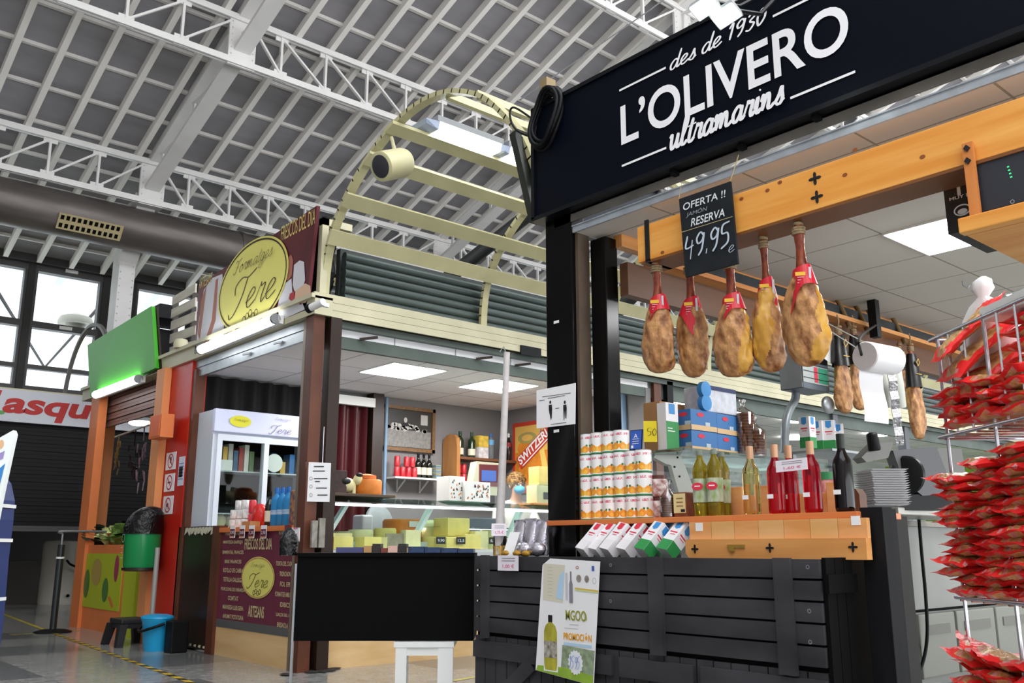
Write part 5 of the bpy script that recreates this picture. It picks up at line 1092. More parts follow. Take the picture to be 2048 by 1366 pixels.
m.tube([bp(.1, -.01, hz+.02), bp(.1, .01, hz+.02)], .003, 5)
for s_ in (-1, 1): m.tube([bp(.095, s_*.056, hz+.02), bp(0, s_*.078, hz+.025)], .003, 5)
m.build('glasses', INK, t, smooth=70)
m = M()
for s_ in (-.032, .032): m.ell(bp(.082, s_, hz+.016), (.011, .011, .007), 8, 6)
m.build('eyes', mat('eye dark', '3a2a22', .3), t, smooth=70)
m = M()
for s_ in (-1, 1): m.ell(bp(-.01, s_*.082, hz), (.018, .012, .03), 8, 6)
m.ell(bp(.1, 0, hz-.005), (.014, .014, .022), 8, 6); m.build('ears_and_nose', SKIN, t, smooth=70)
for s_, e in ((1, bp(.32, .13, hz-.64)), (-1, bp(.36, -.18, hz-.67))):
    m = M()
    for i in range(4): o_ = sd*(.012+.0-.018*i+.015); m.tube([e+o_, e+o_+fwd*.045+V((0, 0, -.01)), e+o_+fwd*.07+V((0, 0, -.035-.004*(i % 2)))], [.010, .009, .007], 7)
    m.tube([e+sd*.03*s_-fwd*.02, e+sd*.045*s_+fwd*.03, e+sd*.03*s_+fwd*.055+V((0, 0, -.015))], [.011, .01, .008], 7); m.build('fingers', SKIN, t, smooth=70)
# ------------------------------------------------ cream band, shutter and steel frame along the right face
m = M()
for a_, b_ in ((2.715, 2.775), (2.778, 2.838), (2.841, 2.905)): m.box(X0-.05, Y0-.03, a_, 30, Y0+.02, b_)
m.box(X0-.05, Y0-.01, 2.715, 30, Y0+.1, 2.9); struct(m, 'trim_2', CREAM)
m = M(); m.box(X0+.2, Y0+.02, 2.66, 30, Y0+.08, 2.71); m.box(X0+.2, Y0+.08, 2.5, 30, Y0+.12, 2.66); m.build('shutter_rail', mat('dull green steel', '59635d', .5, metal=.3, var=.2, scale=(2, 2, 2)), label='long dull green shutter rail under the cream band of the aisle', cat='rail')
for k, px in enumerate((728, 962, 1040)):
    q = RY(px, 690+(px-728)*.17, Y0); m = M(); m.bar((q.x, Y0+.07, 2.6), (q.x+.12, Y0-.02, 2.62), .02, .02); m.build('rail_catch', DARKBR, label='small dark catch on the shutter rail, %s one' % ('left', 'middle', 'right')[k], cat='catch')
m = M(); z0_, z1_ = 2.905, 3.34
for k in range(6):
    z_ = z0_+(z1_-z0_)*k/6; m.tube([(X0+.3, Y0+.13, z_+.04), (30, Y0+.13, z_+.04)], .042, 10)
m.build('roller_shutter', mat('green grey shutter', '4d5855', .4, metal=.4, var=.15, scale=(1, 6, 6)), label='ribbed green grey shutter box above the cream band behind the curved frame', cat='shutter', smooth=50)
m = M(); m.box(X0+.3, Y0+.2, 2.92, 30, Y0+.26, 3.4); m.build('steel_partition', mat('dark steel back', '3c423f', .6), label='dark steel panel behind the ribbed shutter box', cat='panel')
q = RY(1065, 703, Y0-.03); m = M(); m.box(q.x-.16, Y0-.045, q.z-.05, q.x+.1, Y0-.032, q.z+.04); m.build('junction_plate', BLACK, label='small black plate on the cream band left of the black posts', cat='plate')
# crate tower behind the maroon sign
t = thing('timber_rack', 'cream timber rack with dark goods behind the right edge of the maroon sign', 'frame', (X0+.1, 6.5, 2.9))
m = M(); m.box(X0+.02, 6.44, 2.9, X0+.08, 6.5, 3.56); m.box(X0+.02, 6.44, 3.5, X0+.3, 6.5, 3.56); m.build('timber', CREAM, t)
m = M(); m.ell((X0+.16, 6.72, 3.46), (.12, .2, .2), 12, 8, .1, 3); m.ell((X0+.16, 6.74, 3.15), (.12, .2, .26), 12, 8, .08, 5); m.build('dark_bag', BLACK, label='dark bag stored behind the maroon sign corner', cat='bag')
# ------------------------------------------------ vaulted canopy frame over the aisle
ARC = [(6.47, 2.72), (6.46, 3.1), (6.38, 3.38), (6.185, 3.64), (5.87, 3.88), (5.55, 4.03), (5.2, 4.10), (4.83, 4.06), (4.47, 3.9), (4.22, 3.68), (4.0, 3.40), (3.86, 3.1)]
arc = [V((0, a, b_)) for a, b_ in catmull([(a, b_, 0) for a, b_ in ARC], 4) for a, b_ in [(a, b_)]] if False else [V((0, p.x, p.y)) for p in catmull([(a, b_, 0) for a, b_ in ARC], 4)]
CREAM2 = mat('cream canopy paint', 'c0ba90', .45, var=.1, scale=(3, 3, 3))
t = thing('canopy_frame', 'cream vaulted canopy frame with long rails over the aisle between the stalls', 'canopy frame', (X0, 6.4, 2.72))
for x in (3.58, 5.25, 6.95, 8.65, 10.4, 12.1, 13.9):
    m = M()
    for a, b_ in zip(arc, arc[1:]):
        d = (b_-a).normalized(); n = d.cross(V((1, 0, 0)))
        m.bar(V((x, 0, 0))+a-d*.006, V((x, 0, 0))+b_+d*.006, .07, .035, n)
    m.build('arch', CREAM2, t)
def rail_at(y, z, x0, x1, up, h=.125):
    m = M(); m.bar((x0, y, z), (x1, y, z), .03, h, up); m.build('rail', CREAM2, t)
for py, px in ((481, 666), (408, 697), (325, 740), (263, 785)):
    q = RX(px, py, 3.55); i = min(range(len(arc)-1), key=lambda k_: (arc[k_]-V((0, q.y, q.z))).length); d = (arc[i+1]-arc[i]).normalized(); rail_at(q.y-.02, q.z+.02, 3.5, 22, d)
for px, py in ((893, 190), (955, 190)):
    q = RX(px, py, 3.6); rail_at(q.y, q.z, 3.6, 9.0, (0, .3, 1), .07)
BLUISH = mat('unlit tube batten', 'c9d6de', .4)
# strip lamps under the vault
def vault_lamp(pa, pb, y, label):
    a = RY(*pa, y); b_ = RY(*pb, y); z = (a.z+b_.z)/2; a = V((a.x, y, z)); b_ = V((b_.x, y, z))
    t = thing('strip_lamp', label, 'lamp', (a+b_)/2, 'strip lamps under the vault')
    m = M(); m.hexa([V(p) for p in ((a.x, y-.1, z-.06), (b_.x, y-.1, z-.06), (b_.x, y+.1, z-.06), (a.x, y+.1, z-.06), (a.x, y-.12, z), (b_.x, y-.12, z), (b_.x, y+.12, z), (a.x, y+.12, z))]); m.build('diffuser', mat('lamp diffuser', 'f4f9ff', .5, emit=9), t)
    m = M(); m.box(a.x-.02, y-.12, z, b_.x+.02, y+.12, z+.05); m.build('housing', mat('lamp housing grey', '8d9092', .5), t)
    for e, s_ in ((a, -1), (b_, 1)):
        m = M(); m.hexa([V(p) for p in ((e.x, y-.1, z-.06), (e.x+s_*.1, y-.08, z-.03), (e.x+s_*.1, y+.08, z-.03), (e.x, y+.1, z-.06), (e.x, y-.12, z), (e.x+s_*.12, y-.1, z), (e.x+s_*.12, y+.1, z), (e.x, y+.12, z))]); m.build('end_cap', mat('lamp end', 'b9c6e0', .4), t)
vault_lamp((862, 255), (985, 296), 5.4, 'brightly lit long strip lamp under the vaulted frame')
vault_lamp((1003, 303), (1085, 332), 5.4, 'second lit strip lamp, half hidden behind the side sign')
# loudspeaker
a = RD(762, 333, 5.6); d = (RD(806, 325, 5.75)-a).normalized()
t = thing('loudspeaker', 'round cream loudspeaker with dark grille hanging from the vaulted frame', 'loudspeaker', a)
m = M(); m.lathe([(.083, -.005), (.093, 0), (.093, .18), (.085, .21), (.05, .235), (.01, .24)], a, 28, d); m.build('housing', CREAM2, t, smooth=40)
m = M(); m.lathe([(.002, -.012), (.06, -.010), (.078, -.002)], a, 28, d); m.build('grille', mat('speaker grille', '2f2f36', .6), t, smooth=40)
m = M(); q = RX(783, 275, 3.56); m.tube([a+d*.12+V((0, 0, .08)), q], .014, 8); m.build('bracket', CREAM2, t, smooth=40)
# slanting black pipe and dark gear above the aisle
m = M(); m.tube([RD(868, 578, 9.6), RD(1062, 425, 9.6)], .075, 14); m.build('black_pipe', mat('matt black pipe', '1b1f1f', .5), label='thick slanting black pipe behind the vaulted frame', cat='pipe', smooth=40)
m = M(); m.tube([RD(1195, 655, 10.5), RD(1290, 560, 10.5)], .11, 14); m.build('black_pipe', mat('matt black pipe', '1b1f1f'), label='thick black pipe behind the two black posts', cat='pipe', smooth=40)
# posts and fittings of the stalls farther along the aisle
for x, lb in ((7.72, 'brown steel post at the right end of the cheese stall'), (11.4, 'grey steel post in the row beyond the hanging hams'), (13.4, 'dark post at the far end of the row')):
    post(x-.06, Y0+.04, x+.06, Y0+.16, 0, 2.7, BROWN if x < 8 else mat('grey post', '5a5d62', .5), 'stall_post', lb)
post(7.86, Y0+.02, 7.96, Y0+.14, 0, 2.7, BLACK, 'stall_post', 'black post beside the brown one at the right end of the cheese stall')
m = M(); m.box(7.75, 6.55, 2.6, 22, 9.4, 2.66); m.build('stall_ceiling', tile_mat('far stall ceiling', 'f0f0ea', 'a4a4a0', 1.6, 1.6, .03), label='tiled ceiling with round lamps of the stalls beyond the hams', cat='ceiling', origin=(0, 0, 0))
m = M(); m.box(7.75, 9.3, 0, 22, 9.4, 2.6); m.build('stall_wall', mat('pale wall', 'b5b8b2', .8), label='pale back wall of the stalls beyond the hams', cat='wall')
for k, (px, py) in enumerate(((1380, 805), (1497, 823), (1598, 840), (1587, 875), (1756, 868))):
    q = RZ(px, py, 2.58); m = M(); m.lathe([(.15, .025), (.16, 0), (.15, -.02), (.02, -.022)], (q.x, q.y, 2.575), 24); m.build('ceiling_lamp', LED, label='round lit ceiling lamp of the far stalls, %s from the left' % ('first', 'second', 'third', 'fourth', 'fifth')[k], cat='lamp', group='round ceiling lamps')
m = M(); m.box(8.0, Y0+.2, 0, 14.9, 7.2, 1.25); m.build('far_counter', mat('pale far counter', 'a9acaa', .5), label='pale counter of the stalls beyond the hams', cat='counter')
m = M(); m.box(18.0, 6.7, 0, 18.1, 9.2, 2.5); m.build('partition', mat('lime partition', '8fb23e', .6), label='lime green partition at the far end of the row', cat='partition')
m = M(); m.box(8.2, 8.6, .9, 14.0, 8.62, 2.05); m.build('back_shelving', mat('dim shelving', '7f837e', .6, var=.4, scale=(6, 6, 9)), label='grey shelving at the back of the stalls beyond the hams', cat='shelving')
# ------------------------------------------------ black board, its stool and the pole
BD = Fr(RD(770, 1190, 5.2), RT)
bl, br = BD.uv(592, 1190)[0], BD.uv(948, 1190)[0]; b0, b1 = BD.uv(770, 1282)[1], BD.uv(770, 1106)[1]
t = thing('display_table', 'low table with a plain black front board closing the gap between the stalls', 'table', BD.pt((bl+br)/2, b0))
BB = mat('matt black board', '060607', .8, spec=.12)
m = M(); m.slab(BD, bl, b0, br, b1-.02, -.03, 0); m.build('front_board', BB, t)
m = M(); m.slab(BD, bl, b1-.02, br, b1, -.45, .012); m.build('top', BB, t)
for u in (bl+.02, br-.02):
    m = M(); m.slab(BD, u-.02, b0, u+.02, b1-.02, -.45, -.03); m.build('side', BB, t)
m = M(); m.slab(BD, bl-.014, -BD.O.z+.02, bl-.002, b1-.06, -.02, .004); m.build('steel_edge', STEEL, t)
u0, u1 = BD.uv(791, 1320)[0], BD.uv(906, 1320)[0]; g0 = -BD.O.z; zt_ = b0-.003
t = thing('stool', 'white painted wooden stool supporting the black front board', 'stool', BD.pt((u0+u1)/2, g0, -.14))
m = M(); m.slab(BD, u0-.01, zt_-.03, u1+.005, zt_, -.30, .012); m.build('seat', WHITE, t)
for a, b_ in ((u0, u0+.062), (u1-.085, u1)):
    for w0, w1 in ((-.035, .008), (-.29, -.25)):
        m = M(); m.slab(BD, a if w1 > 0 else a+.02, g0, b_ if w1 > 0 else b_-.02, zt_-.03, w0, w1); m.build('leg', WHITE, t)
m = M(); m.slab(BD, u0+.062, zt_-.075, u1-.085, zt_-.03, -.03, 0); m.build('apron', WHITE, t)
m = M(); m.slab(BD, u0+.05, zt_-.08, u1-.05, zt_-.03, -.285, -.265); m.build('apron', WHITE, t)
for u in (u0+.03, u1-.03): m = M(); m.slab(BD, u-.012, zt_-.08, u+.012, zt_-.03, -.265, -.03); m.build('apron', WHITE, t)
zt = BD.pt(0, b1).z
# things on the table
m = M(); a = RD(672, 1092, 5.35)
BK = [('4a4a78', .16), ('b58a5a', .05), ('2a2422', .05), ('7a3a30', .04), ('d8b0a0', .06), ('24201e', .05), ('c8b48a', .07)]
u = BD.uv(668, 1100)[0]
for k, (c_, wd) in enumerate(BK):
    h = .026+.012*(k % 3); F2 = Fr(BD.pt(u, b1+.002, -.06), (RT+V((0, 0, .0))), (0, 0, 1)); m = M(); m.slab(F2, 0, 0, wd-.004, h if k else .03, -.12, 0); m.build('chocolate_box' if k else 'booklet', mat('small box %d' % k, c_, .5), label='small coloured box on the black table, %s from the left' % ('first', 'second', 'third', 'fourth', 'fifth', 'sixth', 'seventh')[k], cat='box', group='small boxes on the black table'); u += wd
u0, u1 = BD.uv(815, 1100)[0], BD.uv(948, 1100)[0]; n = 4
for k in range(n):
    a, b_ = u0+(u1-u0)*k/n, u0+(u1-u0)*(k+1)/n-.004; m = M(); m.slab(BD, a, b1+.001, b_, b1+.036-.004*k, -.28, -.03); m.build('tin_tray', mat('dark blue print tray', '1f3c66', .35, var=.45, scale=(25, 25, 25)), label='flat dark blue tin on the black table, %s from the left' % ('first', 'second', 'third', 'fourth')[k], cat='tin', group='flat blue tins on the black table')
p0, p1 = RD(998, 1098, 5.05), RD(1014, 704, 5.05)
t = thing('pole', 'slim white wrapped pole standing between the black table and the dark crate', 'pole', (p0.x, p0.y, p0.z))
m = M(); m.tube([V((p0.x, p0.y, .862)), p0+V((0, 0, .02)), p0.lerp(p1, .5), p1], [.026, .026, .02, .017], 14); m.build('shaft', mat('wrapped white pole', 'd3cdcb', .5, var=.06, scale=(10, 10, 30)), t, smooth=40)
m = M(); m.tube([p1+V((0, 0, -.02)), p1+UP*.03-RT*.02, p1+UP*.0-RT*.04], .004, 5); m.build('hook', STEEL, t)
def price_note(F, px0, py0, px1, py1, txt, label, w=.0, small=True):
    bx = F.box(px0, py1, px1, py0); t = thing('price_note', label, 'price note', F.pt((bx[0]+bx[2])/2, bx[1], w))
    m = M(); m.slab(F, bx[0], bx[1], bx[2], bx[3], w, w+.002); m.build('sheet', mat('pinkish white card', 'f0e8f0', .6), t)
    W_, H_ = bx[2]-bx[0], bx[3]-bx[1]; G_ = F.off(w+.003)
    m = M(); m.use(PINK).text(G_, txt, (bx[0]+W_*.25, bx[1]+H_*.15, bx[2]-W_*.2, bx[1]+H_*.42), .0, bold=.02)
    m.use(mat('grey print', '8d8a92'))
    for f in (.62, .78): m.rect(G_, bx[0]+W_*.2, bx[1]+H_*f, bx[2]-W_*.15, bx[1]+H_*(f+.05), .0)
    m.build('writing', None, t)
PN = Fr(RD(997, 1060, 5.02), RT); price_note(PN, 983, 1047, 1013, 1072, '1,75 €', 'small white price note at the foot of the white pole')
n2_ = Fr(RX(590, 1075, X0-.12), (0, -1, 0)); q = n2_.box(584, 1083, 603, 1055)
t = thing('price_note', 'crumpled white note hanging on the left end of the black table', 'price note', RX(592, 1080, X0-.12))
m = M(); m.slab(n2_, q[0], q[1], q[2]-.02, q[3], 0, .003); m.build('sheet', PAPER, t)
m = M(); m.use(PINK).rect(n2_, q[0]+.02, q[1]+.05, q[2]-.05, q[1]+.06, .005).rect(n2_, q[0]+.02, q[1]+.09, q[2]-.05, q[1]+.1, .005); m.build('writing', None, t)
m = M(); a = RD(578, 1082, 5.25); m.loft([(a.x, a.y, a.z-.08, .05, .04), (a.x, a.y, a.z, .055, .045), (a.x, a.y, a.z+.05, .04, .03), (a.x, a.y, a.z+.075, .015, .012)], 12, jit=.08); m.build('black_bag', mat('black bin liner', '0c0c0e'), label='black plastic bag hanging at the left end of the black table', cat='bag', smooth=60)
# ================================================================== THE GROCER'S STALL
XL = 3.5
def gx(px, py, x=XL): return RX(px, py, x)
# --- big black sign
S1 = FX(3.44); sl = S1.uv(1068, 420)[0]; sb = S1.uv(1068, 440)[1]; st_ = S1.uv(1300, 100)[1]; sr = .35
t = thing('shop_sign', 'long black shop sign with big white lettering over the grocery stall', 'sign', S1.pt(0, sb))
m = M(); m.slab(S1, sl, sb, sr, st_, -.16, 0); m.build('box', SIGNBLK, t)
m = M(); m.slab(S1, sl-.01, sb-.012, sr, sb+.012, -.17, .012); m.slab(S1, sl-.01, st_-.012, sr, st_+.012, -.17, .012); m.slab(S1, sl-.012, sb, sl+.012, st_, -.17, .012); m.build('frame', mat('black aluminium', '101319', .35, metal=.4), t)
a = S1.uv(1246, 290); b_ = S1.uv(1242, 215); c_ = S1.uv(1700, 70)
m = M(); m.text(S1, "L\u2019OLIVERO", (b_[0], a[1]-.004, c_[0], b_[1]+.004), .006, bold=.016, spacing=1.0); m.build('name_lettering', SIGNWHITE, t)
m = M(); a = S1.uv(1343, 141); m.script(S1, 'des de 1930', (a[0], a[1]-.005, S1.uv(1537, 50)[0], S1.uv(1426, 66)[1]), .006, .26, .2, .5); m.build('script_lettering', SIGNWHITE, t)
m = M(); a = S1.uv(1343, 299); m.script(S1, 'ultramarins', (a[0], a[1]-.005, S1.uv(1575, 200)[0], S1.uv(1371, 234)[1]), .006, .27, .2, .5); m.build('script_lettering', SIGNWHITE, t)
for p, q in (((1240, 181), (1333, 137)), ((1547, 34), (1625, -5)), ((1245, 332), (1334, 297)), ((1582, 197), (1712, 144))):
    a = S1.uv(*p); b_ = S1.uv(*q); m = M(); m.rect(S1, a[0], (a[1]+b_[1])/2-.006, b_[0], (a[1]+b_[1])/2+.006, .006); m.build('ruled_line', SIGNWHITE, t)
# side sign seen on edge
A_, B_ = gx(1026, 266), gx(1066, 442)
d = (A_-B_); t = thing('side_sign', 'black side sign seen edge on at the left of the big shop sign, leaning outwards', 'sign', B_)
m = M(); m.bar(B_+V((.02, 0, 0)), A_+V((.02, 0, 0)), .05, .06, (1, 0, 0)); m.bar(B_+V((.02, 0, .02)), B_+V((1.4, 0, .02)), .05, .05); m.bar(A_+V((.02, 0, 0)), A_+V((1.4, 0, 0)), .05, .05); m.build('frame', mat('dark olive frame', '23261f', .4), t)
m = M(); m.hexa([B_+V((.03, .01, 0)), B_+V((1.4, .01, 0)), B_+V((1.4, .035, 0)), B_+V((.03, .035, 0)), A_+V((.03, .01, 0)), A_+V((1.4, .01, 0)), A_+V((1.4, .035, 0)), A_+V((.03, .035, 0))]); m.build('panel', SIGNBLK, t)
# cable coil, timber stub, floodlights
rg = random.Random(3); t = thing('cable_coil', 'coil of black cables over the left top corner of the big sign', 'cable', gx(1085, 240, 3.42))
c0 = gx(1083, 240, 3.41)
for k in range(6):
    ry_, rz_ = .1+.02*rg.random(), .15+.03*rg.random(); o_ = V((-.02+.014*k, rg.uniform(-.02, .02), rg.uniform(-.02, .02)))
    m = M(); m.tube([c0+o_+V((.01*math.sin(3*a_), -.03+ry_*math.cos(a_)-.35*rz_*math.sin(a_)*.6, rz_*math.sin(a_))) for a_ in [2*PI*i/26 for i in range(27)]], .013, 7); m.build('loop', BLACK, t, smooth=60)
m = M(); m.tube(catmull([c0+V((0, .06, .02)), gx(1028, 215, 3.5), gx(1020, 232, 3.5), gx(1035, 262, 3.5), c0+V((.05, .04, -.1))]), .007, 6); m.build('loose_end', BLACK, t, smooth=60)
m = M(); a = gx(1096, 190, 3.7); b_ = gx(1096, 160, 3.7); m.box(3.66, a.y-.03, a.z-.5, 3.74, a.y+.03, b_.z); m.build('timber_stub', mat('old pale timber', '8d7a58', .7, var=.2, scale=(9, 9, 3)), label='short timber stub standing behind the left end of the big sign', cat='timber')
m = M(); m.tube([gx(1040, 200, 4.6), gx(1300, 20, 5.6), gx(1380, -40, 6)], .006, 5); m.build('hanging_cable', mat('grey cable', '5c5c5e', .5), label='thin grey cable running up from the vault to the roof', cat='cable')
FLO = mat('floodlight glass', 'f4fff8', .5, emit=14)
for (p, q), lb in ((((1388, 30), (1430, 5)), 'left floodlight above the black shop sign'), (((1430, 46), (1474, 22)), 'right floodlight above the black shop sign')):
    c_ = gx((p[0]+q[0])/2, (p[1]+q[1])/2-2, 2.9); t = thing('floodlight', lb, 'lamp', c_, 'floodlights over the sign')
    n = V((-.45, -.25, -1)).normalized(); a = V((0, 1, 0)); a = (a-n*a.dot(n)).normalized(); b2 = n.cross(a)
    m = M(); m.hexa([c_+a*s1*.05+b2*s2*.035-n*.035 for s1, s2 in ((-1, -1), (1, -1), (1, 1), (-1, 1))]+[c_+a*s1*.056+b2*s2*.042 for s1, s2 in ((-1, -1), (1, -1), (1, 1), (-1, 1))]); m.build('housing', mat('lamp housing grey', '8d9092'), t)
    m = M(); m.quad(*[c_+a*s1*.05+b2*s2*.036+n*.003 for s1, s2 in ((-1, -1), (1, -1), (1, 1), (-1, 1))]); m.build('glass', FLO, t)
    m = M(); m.tube([c_-n*.05, c_-n*.1+V((.25, 0, .05)), V((3.46, c_.y, st_))], .01, 6); m.build('arm', BLACK, t)
# --- steel under the sign, ceiling
zc_ = 2.64
a = gx(1300, 385, 3.5)
m = M(); m.box(3.5, -.4, a.z+.045, 3.58, 3.66, a.z+.055); m.box(3.5, -.4, a.z, 3.51, 3.66, a.z+.055); m.build('angle_iron', mat('old grey angle iron', '77726b', .6, metal=.3, var=.25, scale=(5, 3, 5)), label='old grey angle iron running under the black sign', cat='beam')
for px, lb in ((1355, 'left'), (1490, 'middle'), (1640, 'right')):
    q = gx(px, 385-.38*(px-1300), 3.5); m = M(); m.box(3.46, q.y-.015, q.z+.03, 3.53, q.y+.015, q.z+.06); m.build('clamp', BLACK, label='black clamp on the angle iron under the sign, %s one' % lb, cat='clamp', group='clamps under the sign')
m = M(); m.box(XL, -1.2, zc_, 9.0, 3.49, zc_+.03); m.build('stall_ceiling', tile_mat('grocery ceiling tiles', 'd4cfc5', '989284', 1/.575, 1/.575, .02), label='tiled suspended ceiling of the grocery stall', cat='ceiling', origin=(4.83-.575*8, 2.365-.575*4, 0))
m = M(); m.box(XL-.012, -1.2, zc_-.004, XL, 3.5, zc_+.036); m.box(XL-.02, -1.2, zc_+.03, XL+.02, 3.5, zc_+.036)
m.build('ceiling_channel', mat('light galvanised channel', 'b8c0c8', .35, metal=.5, var=.15, scale=(10, 10, 10)), label='light metal channel along the front edge of the grocery ceiling', cat='channel')
for (x0, y1), nm in (((4.83, 2.365), 'square lit panel in the grocery stall ceiling, beside the black carton'), ((6.68, 2.43), 'square lit panel at the right edge of the grocery stall ceiling')):
    t = thing('ceiling_panel_light', nm, 'lamp', (x0+.28, y1-.28, zc_-.01), 'panel lights')
    m = M(); m.box(x0, y1-.57, zc_-.012, x0+.57, y1, zc_); m.build('frame', WHITE, t)
    m = M(); m.quad((x0+.01, y1-.56, zc_-.014), (x0+.01, y1-.01, zc_-.014), (x0+.56, y1-.01, zc_-.014), (x0+.56, y1-.56, zc_-.014)); m.build('diffuser', LED, t)
q = RZ(1925, 562, zc_); m = M(); m.tube([q, q+V((0, 0, -.03)), q+V((.02, -.02, -.05)), q+V((.03, -.03, -.03))], .005, 6); m.build('ceiling_hook', STEEL, label='small metal hook in the grocery ceiling', cat='hook')
# --- posts
PB_ = mat('glossy black post', '060607', .2, spec=.35)
q = gx(1093, 700); q2 = gx(1146, 700); m = M(); m.box(XL, q2.y, 0, XL+.1, q.y, 2.78, .004); m.build('stall_post', PB_, label='front black post at the left end of the grocery stall', cat='post')
m = M(); m.box(XL+.13, 3.385, 0, XL+.23, 3.5, 2.62, .004); m.build('stall_post', PB_, label='second black post just behind the front one of the grocery stall', cat='post')
m = M(); m.box(XL+.03, 3.5, 0, XL+.12, 3.526, 2.7); m.build('shutter_guide', mat('rusty guide', '57493c', .6, var=.3, scale=(8, 8, 3)), label='rusty shutter guide between the two black posts', cat='rail')
PFc = FX(XL-.004); m = M()
for py in (644, 862): q = PFc.uv(1113, py); m.rect(PFc, q[0]-.022, q[1]-.008, q[0]+.022, q[1]+.008, .001)
m.build('post_sticker', PAPER, label='small white stickers on the front black post', cat='sticker')
# notice with two figures
NF = Fr(gx(1112, 810, 3.485), (.05, -1, 0)); pts = [NF.uv(1073, 857), NF.uv(1150, 848), NF.uv(1151, 766), NF.uv(1073, 781)]
t = thing('notice', 'white notice with two small standing figures on the front black post', 'notice', NF.pt(*pts[0]))
m = M(); m.fprism(NF, pts, -.003, 0); m.build('sheet', PAPER, t)
m = M(); m.use(INK)
for px, s_ in ((1101, 1), (1130, -1)):
    h = NF.uv(px, 801); f = NF.uv(px, 840); H_ = h[1]-f[1]
    m.disc(NF, h[0], h[1]-.01, .007, .01, .002, 12)
    m.poly(NF, [(h[0]-.012, h[1]-.024), (h[0]+.012, h[1]-.024), (h[0]+.014, h[1]-H_*.5), (h[0]-.012, h[1]-H_*.5)], .002)
    m.poly(NF, [(h[0]-.011, h[1]-H_*.5), (h[0]+.001, h[1]-H_*.5), (h[0]+.006*s_, f[1]), (h[0]-.004+.006*s_, f[1])], .002).poly(NF, [(h[0]+.001, h[1]-H_*.5), (h[0]+.013, h[1]-H_*.5), (h[0]+.01, f[1]+.008), (h[0]+.003, f[1]+.008)], .002)
for p, q in (((1085, 794), (1142, 786)), ((1096, 797), (1130, 791)), ((1102, 849), (1133, 845)), ((1079, 802), (1090, 800)), ((1111, 817), (1119, 816))):
    a = NF.uv(*p); b_ = NF.uv(*q); m.poly(NF, [(a[0], a[1]-.0015), (b_[0], b_[1]-.0015), (b_[0], b_[1]+.0015), (a[0], a[1]+.0015)], .002)
m.build('print', None, t)
# --- big pine beam with its fittings
bt, bb = gx(1275, 455, 3.45).z, gx(1277, 526, 3.45).z; by = gx(1275, 490, 3.45).y
t = thing('timber_beam', 'varnished pine beam hung under the grocery ceiling, carrying the hams', 'beam', (3.52, 1.4, bb))
m = M(); m.box(3.45, -.35, bb, 3.63, by, bt, .004); m.build('beam', PINE_Y, t)
BF = FX(3.45); m = M()
for px, py in ((1483, 398), (1845, 314), (1690, 350), (1535, 381), (1325, 505), (1710, 300), (1560, 365)): q = BF.uv(px, py); m.disc(BF, q[0], q[1], .012, .009, .001, 12)
m.build('knot', mat('pine knot', '8a4a20', .5), t)
IRON = mat('black iron', '121214', .5)
def flower(F, u, v, r, w=.003):
    m = M(); K = 32; m.fprism(F, [(u+r*(.62+.38*math.cos(4*2*PI*i/K))*math.cos(2*PI*i/K), v+r*(.62+.38*math.cos(4*2*PI*i/K))*math.sin(2*PI*i/K)) for i in range(K)], 0, w); m.disc(F, u, v, r*.3, r*.3, w+.002, 8); return m
for px, py in ((1630, 357), (1634, 394)): u, v = BF.uv(px, py); flower(BF, u, v, .03).build('iron_rosette', IRON, t)
u = BF.uv(1296, 490)[0]; m = M(); m.slab(BF, u-.012, bb-.005, u+.012, bt+.02, 0, .01); m.slab(BF, u-.012, bb-.012, u+.012, bb, -.18, .01); m.build('strap', IRON, t)
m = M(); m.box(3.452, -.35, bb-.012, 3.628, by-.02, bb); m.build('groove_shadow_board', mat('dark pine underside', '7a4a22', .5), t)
# chalkboard
CB = Fr(gx(1415, 460, 3.40), (.03, -1, -.02)); pts = [CB.uv(1370, 556), CB.uv(1474, 526), CB.uv(1462, 361), CB.uv(1359, 399)]
t = thing('chalkboard', 'black chalkboard with a handwritten ham offer hanging on the pine beam', 'chalkboard', CB.pt(*pts[0]))
m = M(); m.fprism(CB, pts, -.012, 0); m.build('slate', SLATE, t)
p = [V(x) for x in pts]; 
def cbp(f, g): return p[0].lerp(p[1], f).lerp(p[3].lerp(p[2], f), g)
ex = (p[1]-p[0]).length; ey = (p[3]-p[0]).length
CR = Fr(CB.pt(*p[0]), CB.R*(p[1]-p[0]).x+CB.U*(p[1]-p[0]).y, CB.R*(p[3]-p[0]).x+CB.U*(p[3]-p[0]).y)
m = M(); m.use(CHALK)
m.text(CR, 'OFERTA !!', (ex*.08, ey*.83, ex*.92, ey*.92), .004, shear=.15, bold=.01); m.text(CR, 'RESERVA', (ex*.2, ey*.60, ex*.86, ey*.70), .004, shear=.25, bold=.012)
m.use(mat('faded chalk', '8d949a', .9)).text(CR, 'JAM\u00d3N', (ex*.12, ey*.725, ex*.55, ey*.80), .004, shear=.25)
m.use(mat('chalk strong', 'b9c4cf', .9)); m.script(CR, '49,95', (ex*.06, ey*.2, ex*.95, ey*.52), .004, .15, .15, .3); m.script(CR, 'e', (ex*.86, ey*.15, ex*.98, ey*.23), .004, .12)
m.use(mat('chalk rule', 'b8a47a', .9)).rect(CR, 0, ey*.565, ex, ey*.572, .003); m.build('chalk_writing', None, t)
m = M(); a = CB.pt(*pts[3]); b_ = CB.pt(*pts[2]); m.tube([a, a+V((.03, 0, .1))], .002, 4); m.build('string', mat('jute string', 'a08a60', .8), t); m = M(); m.tube([b_, b_+V((.05, -.02, .14))], .003, 4); m.build('string', mat('jute string', 'a08a60', .8), t)
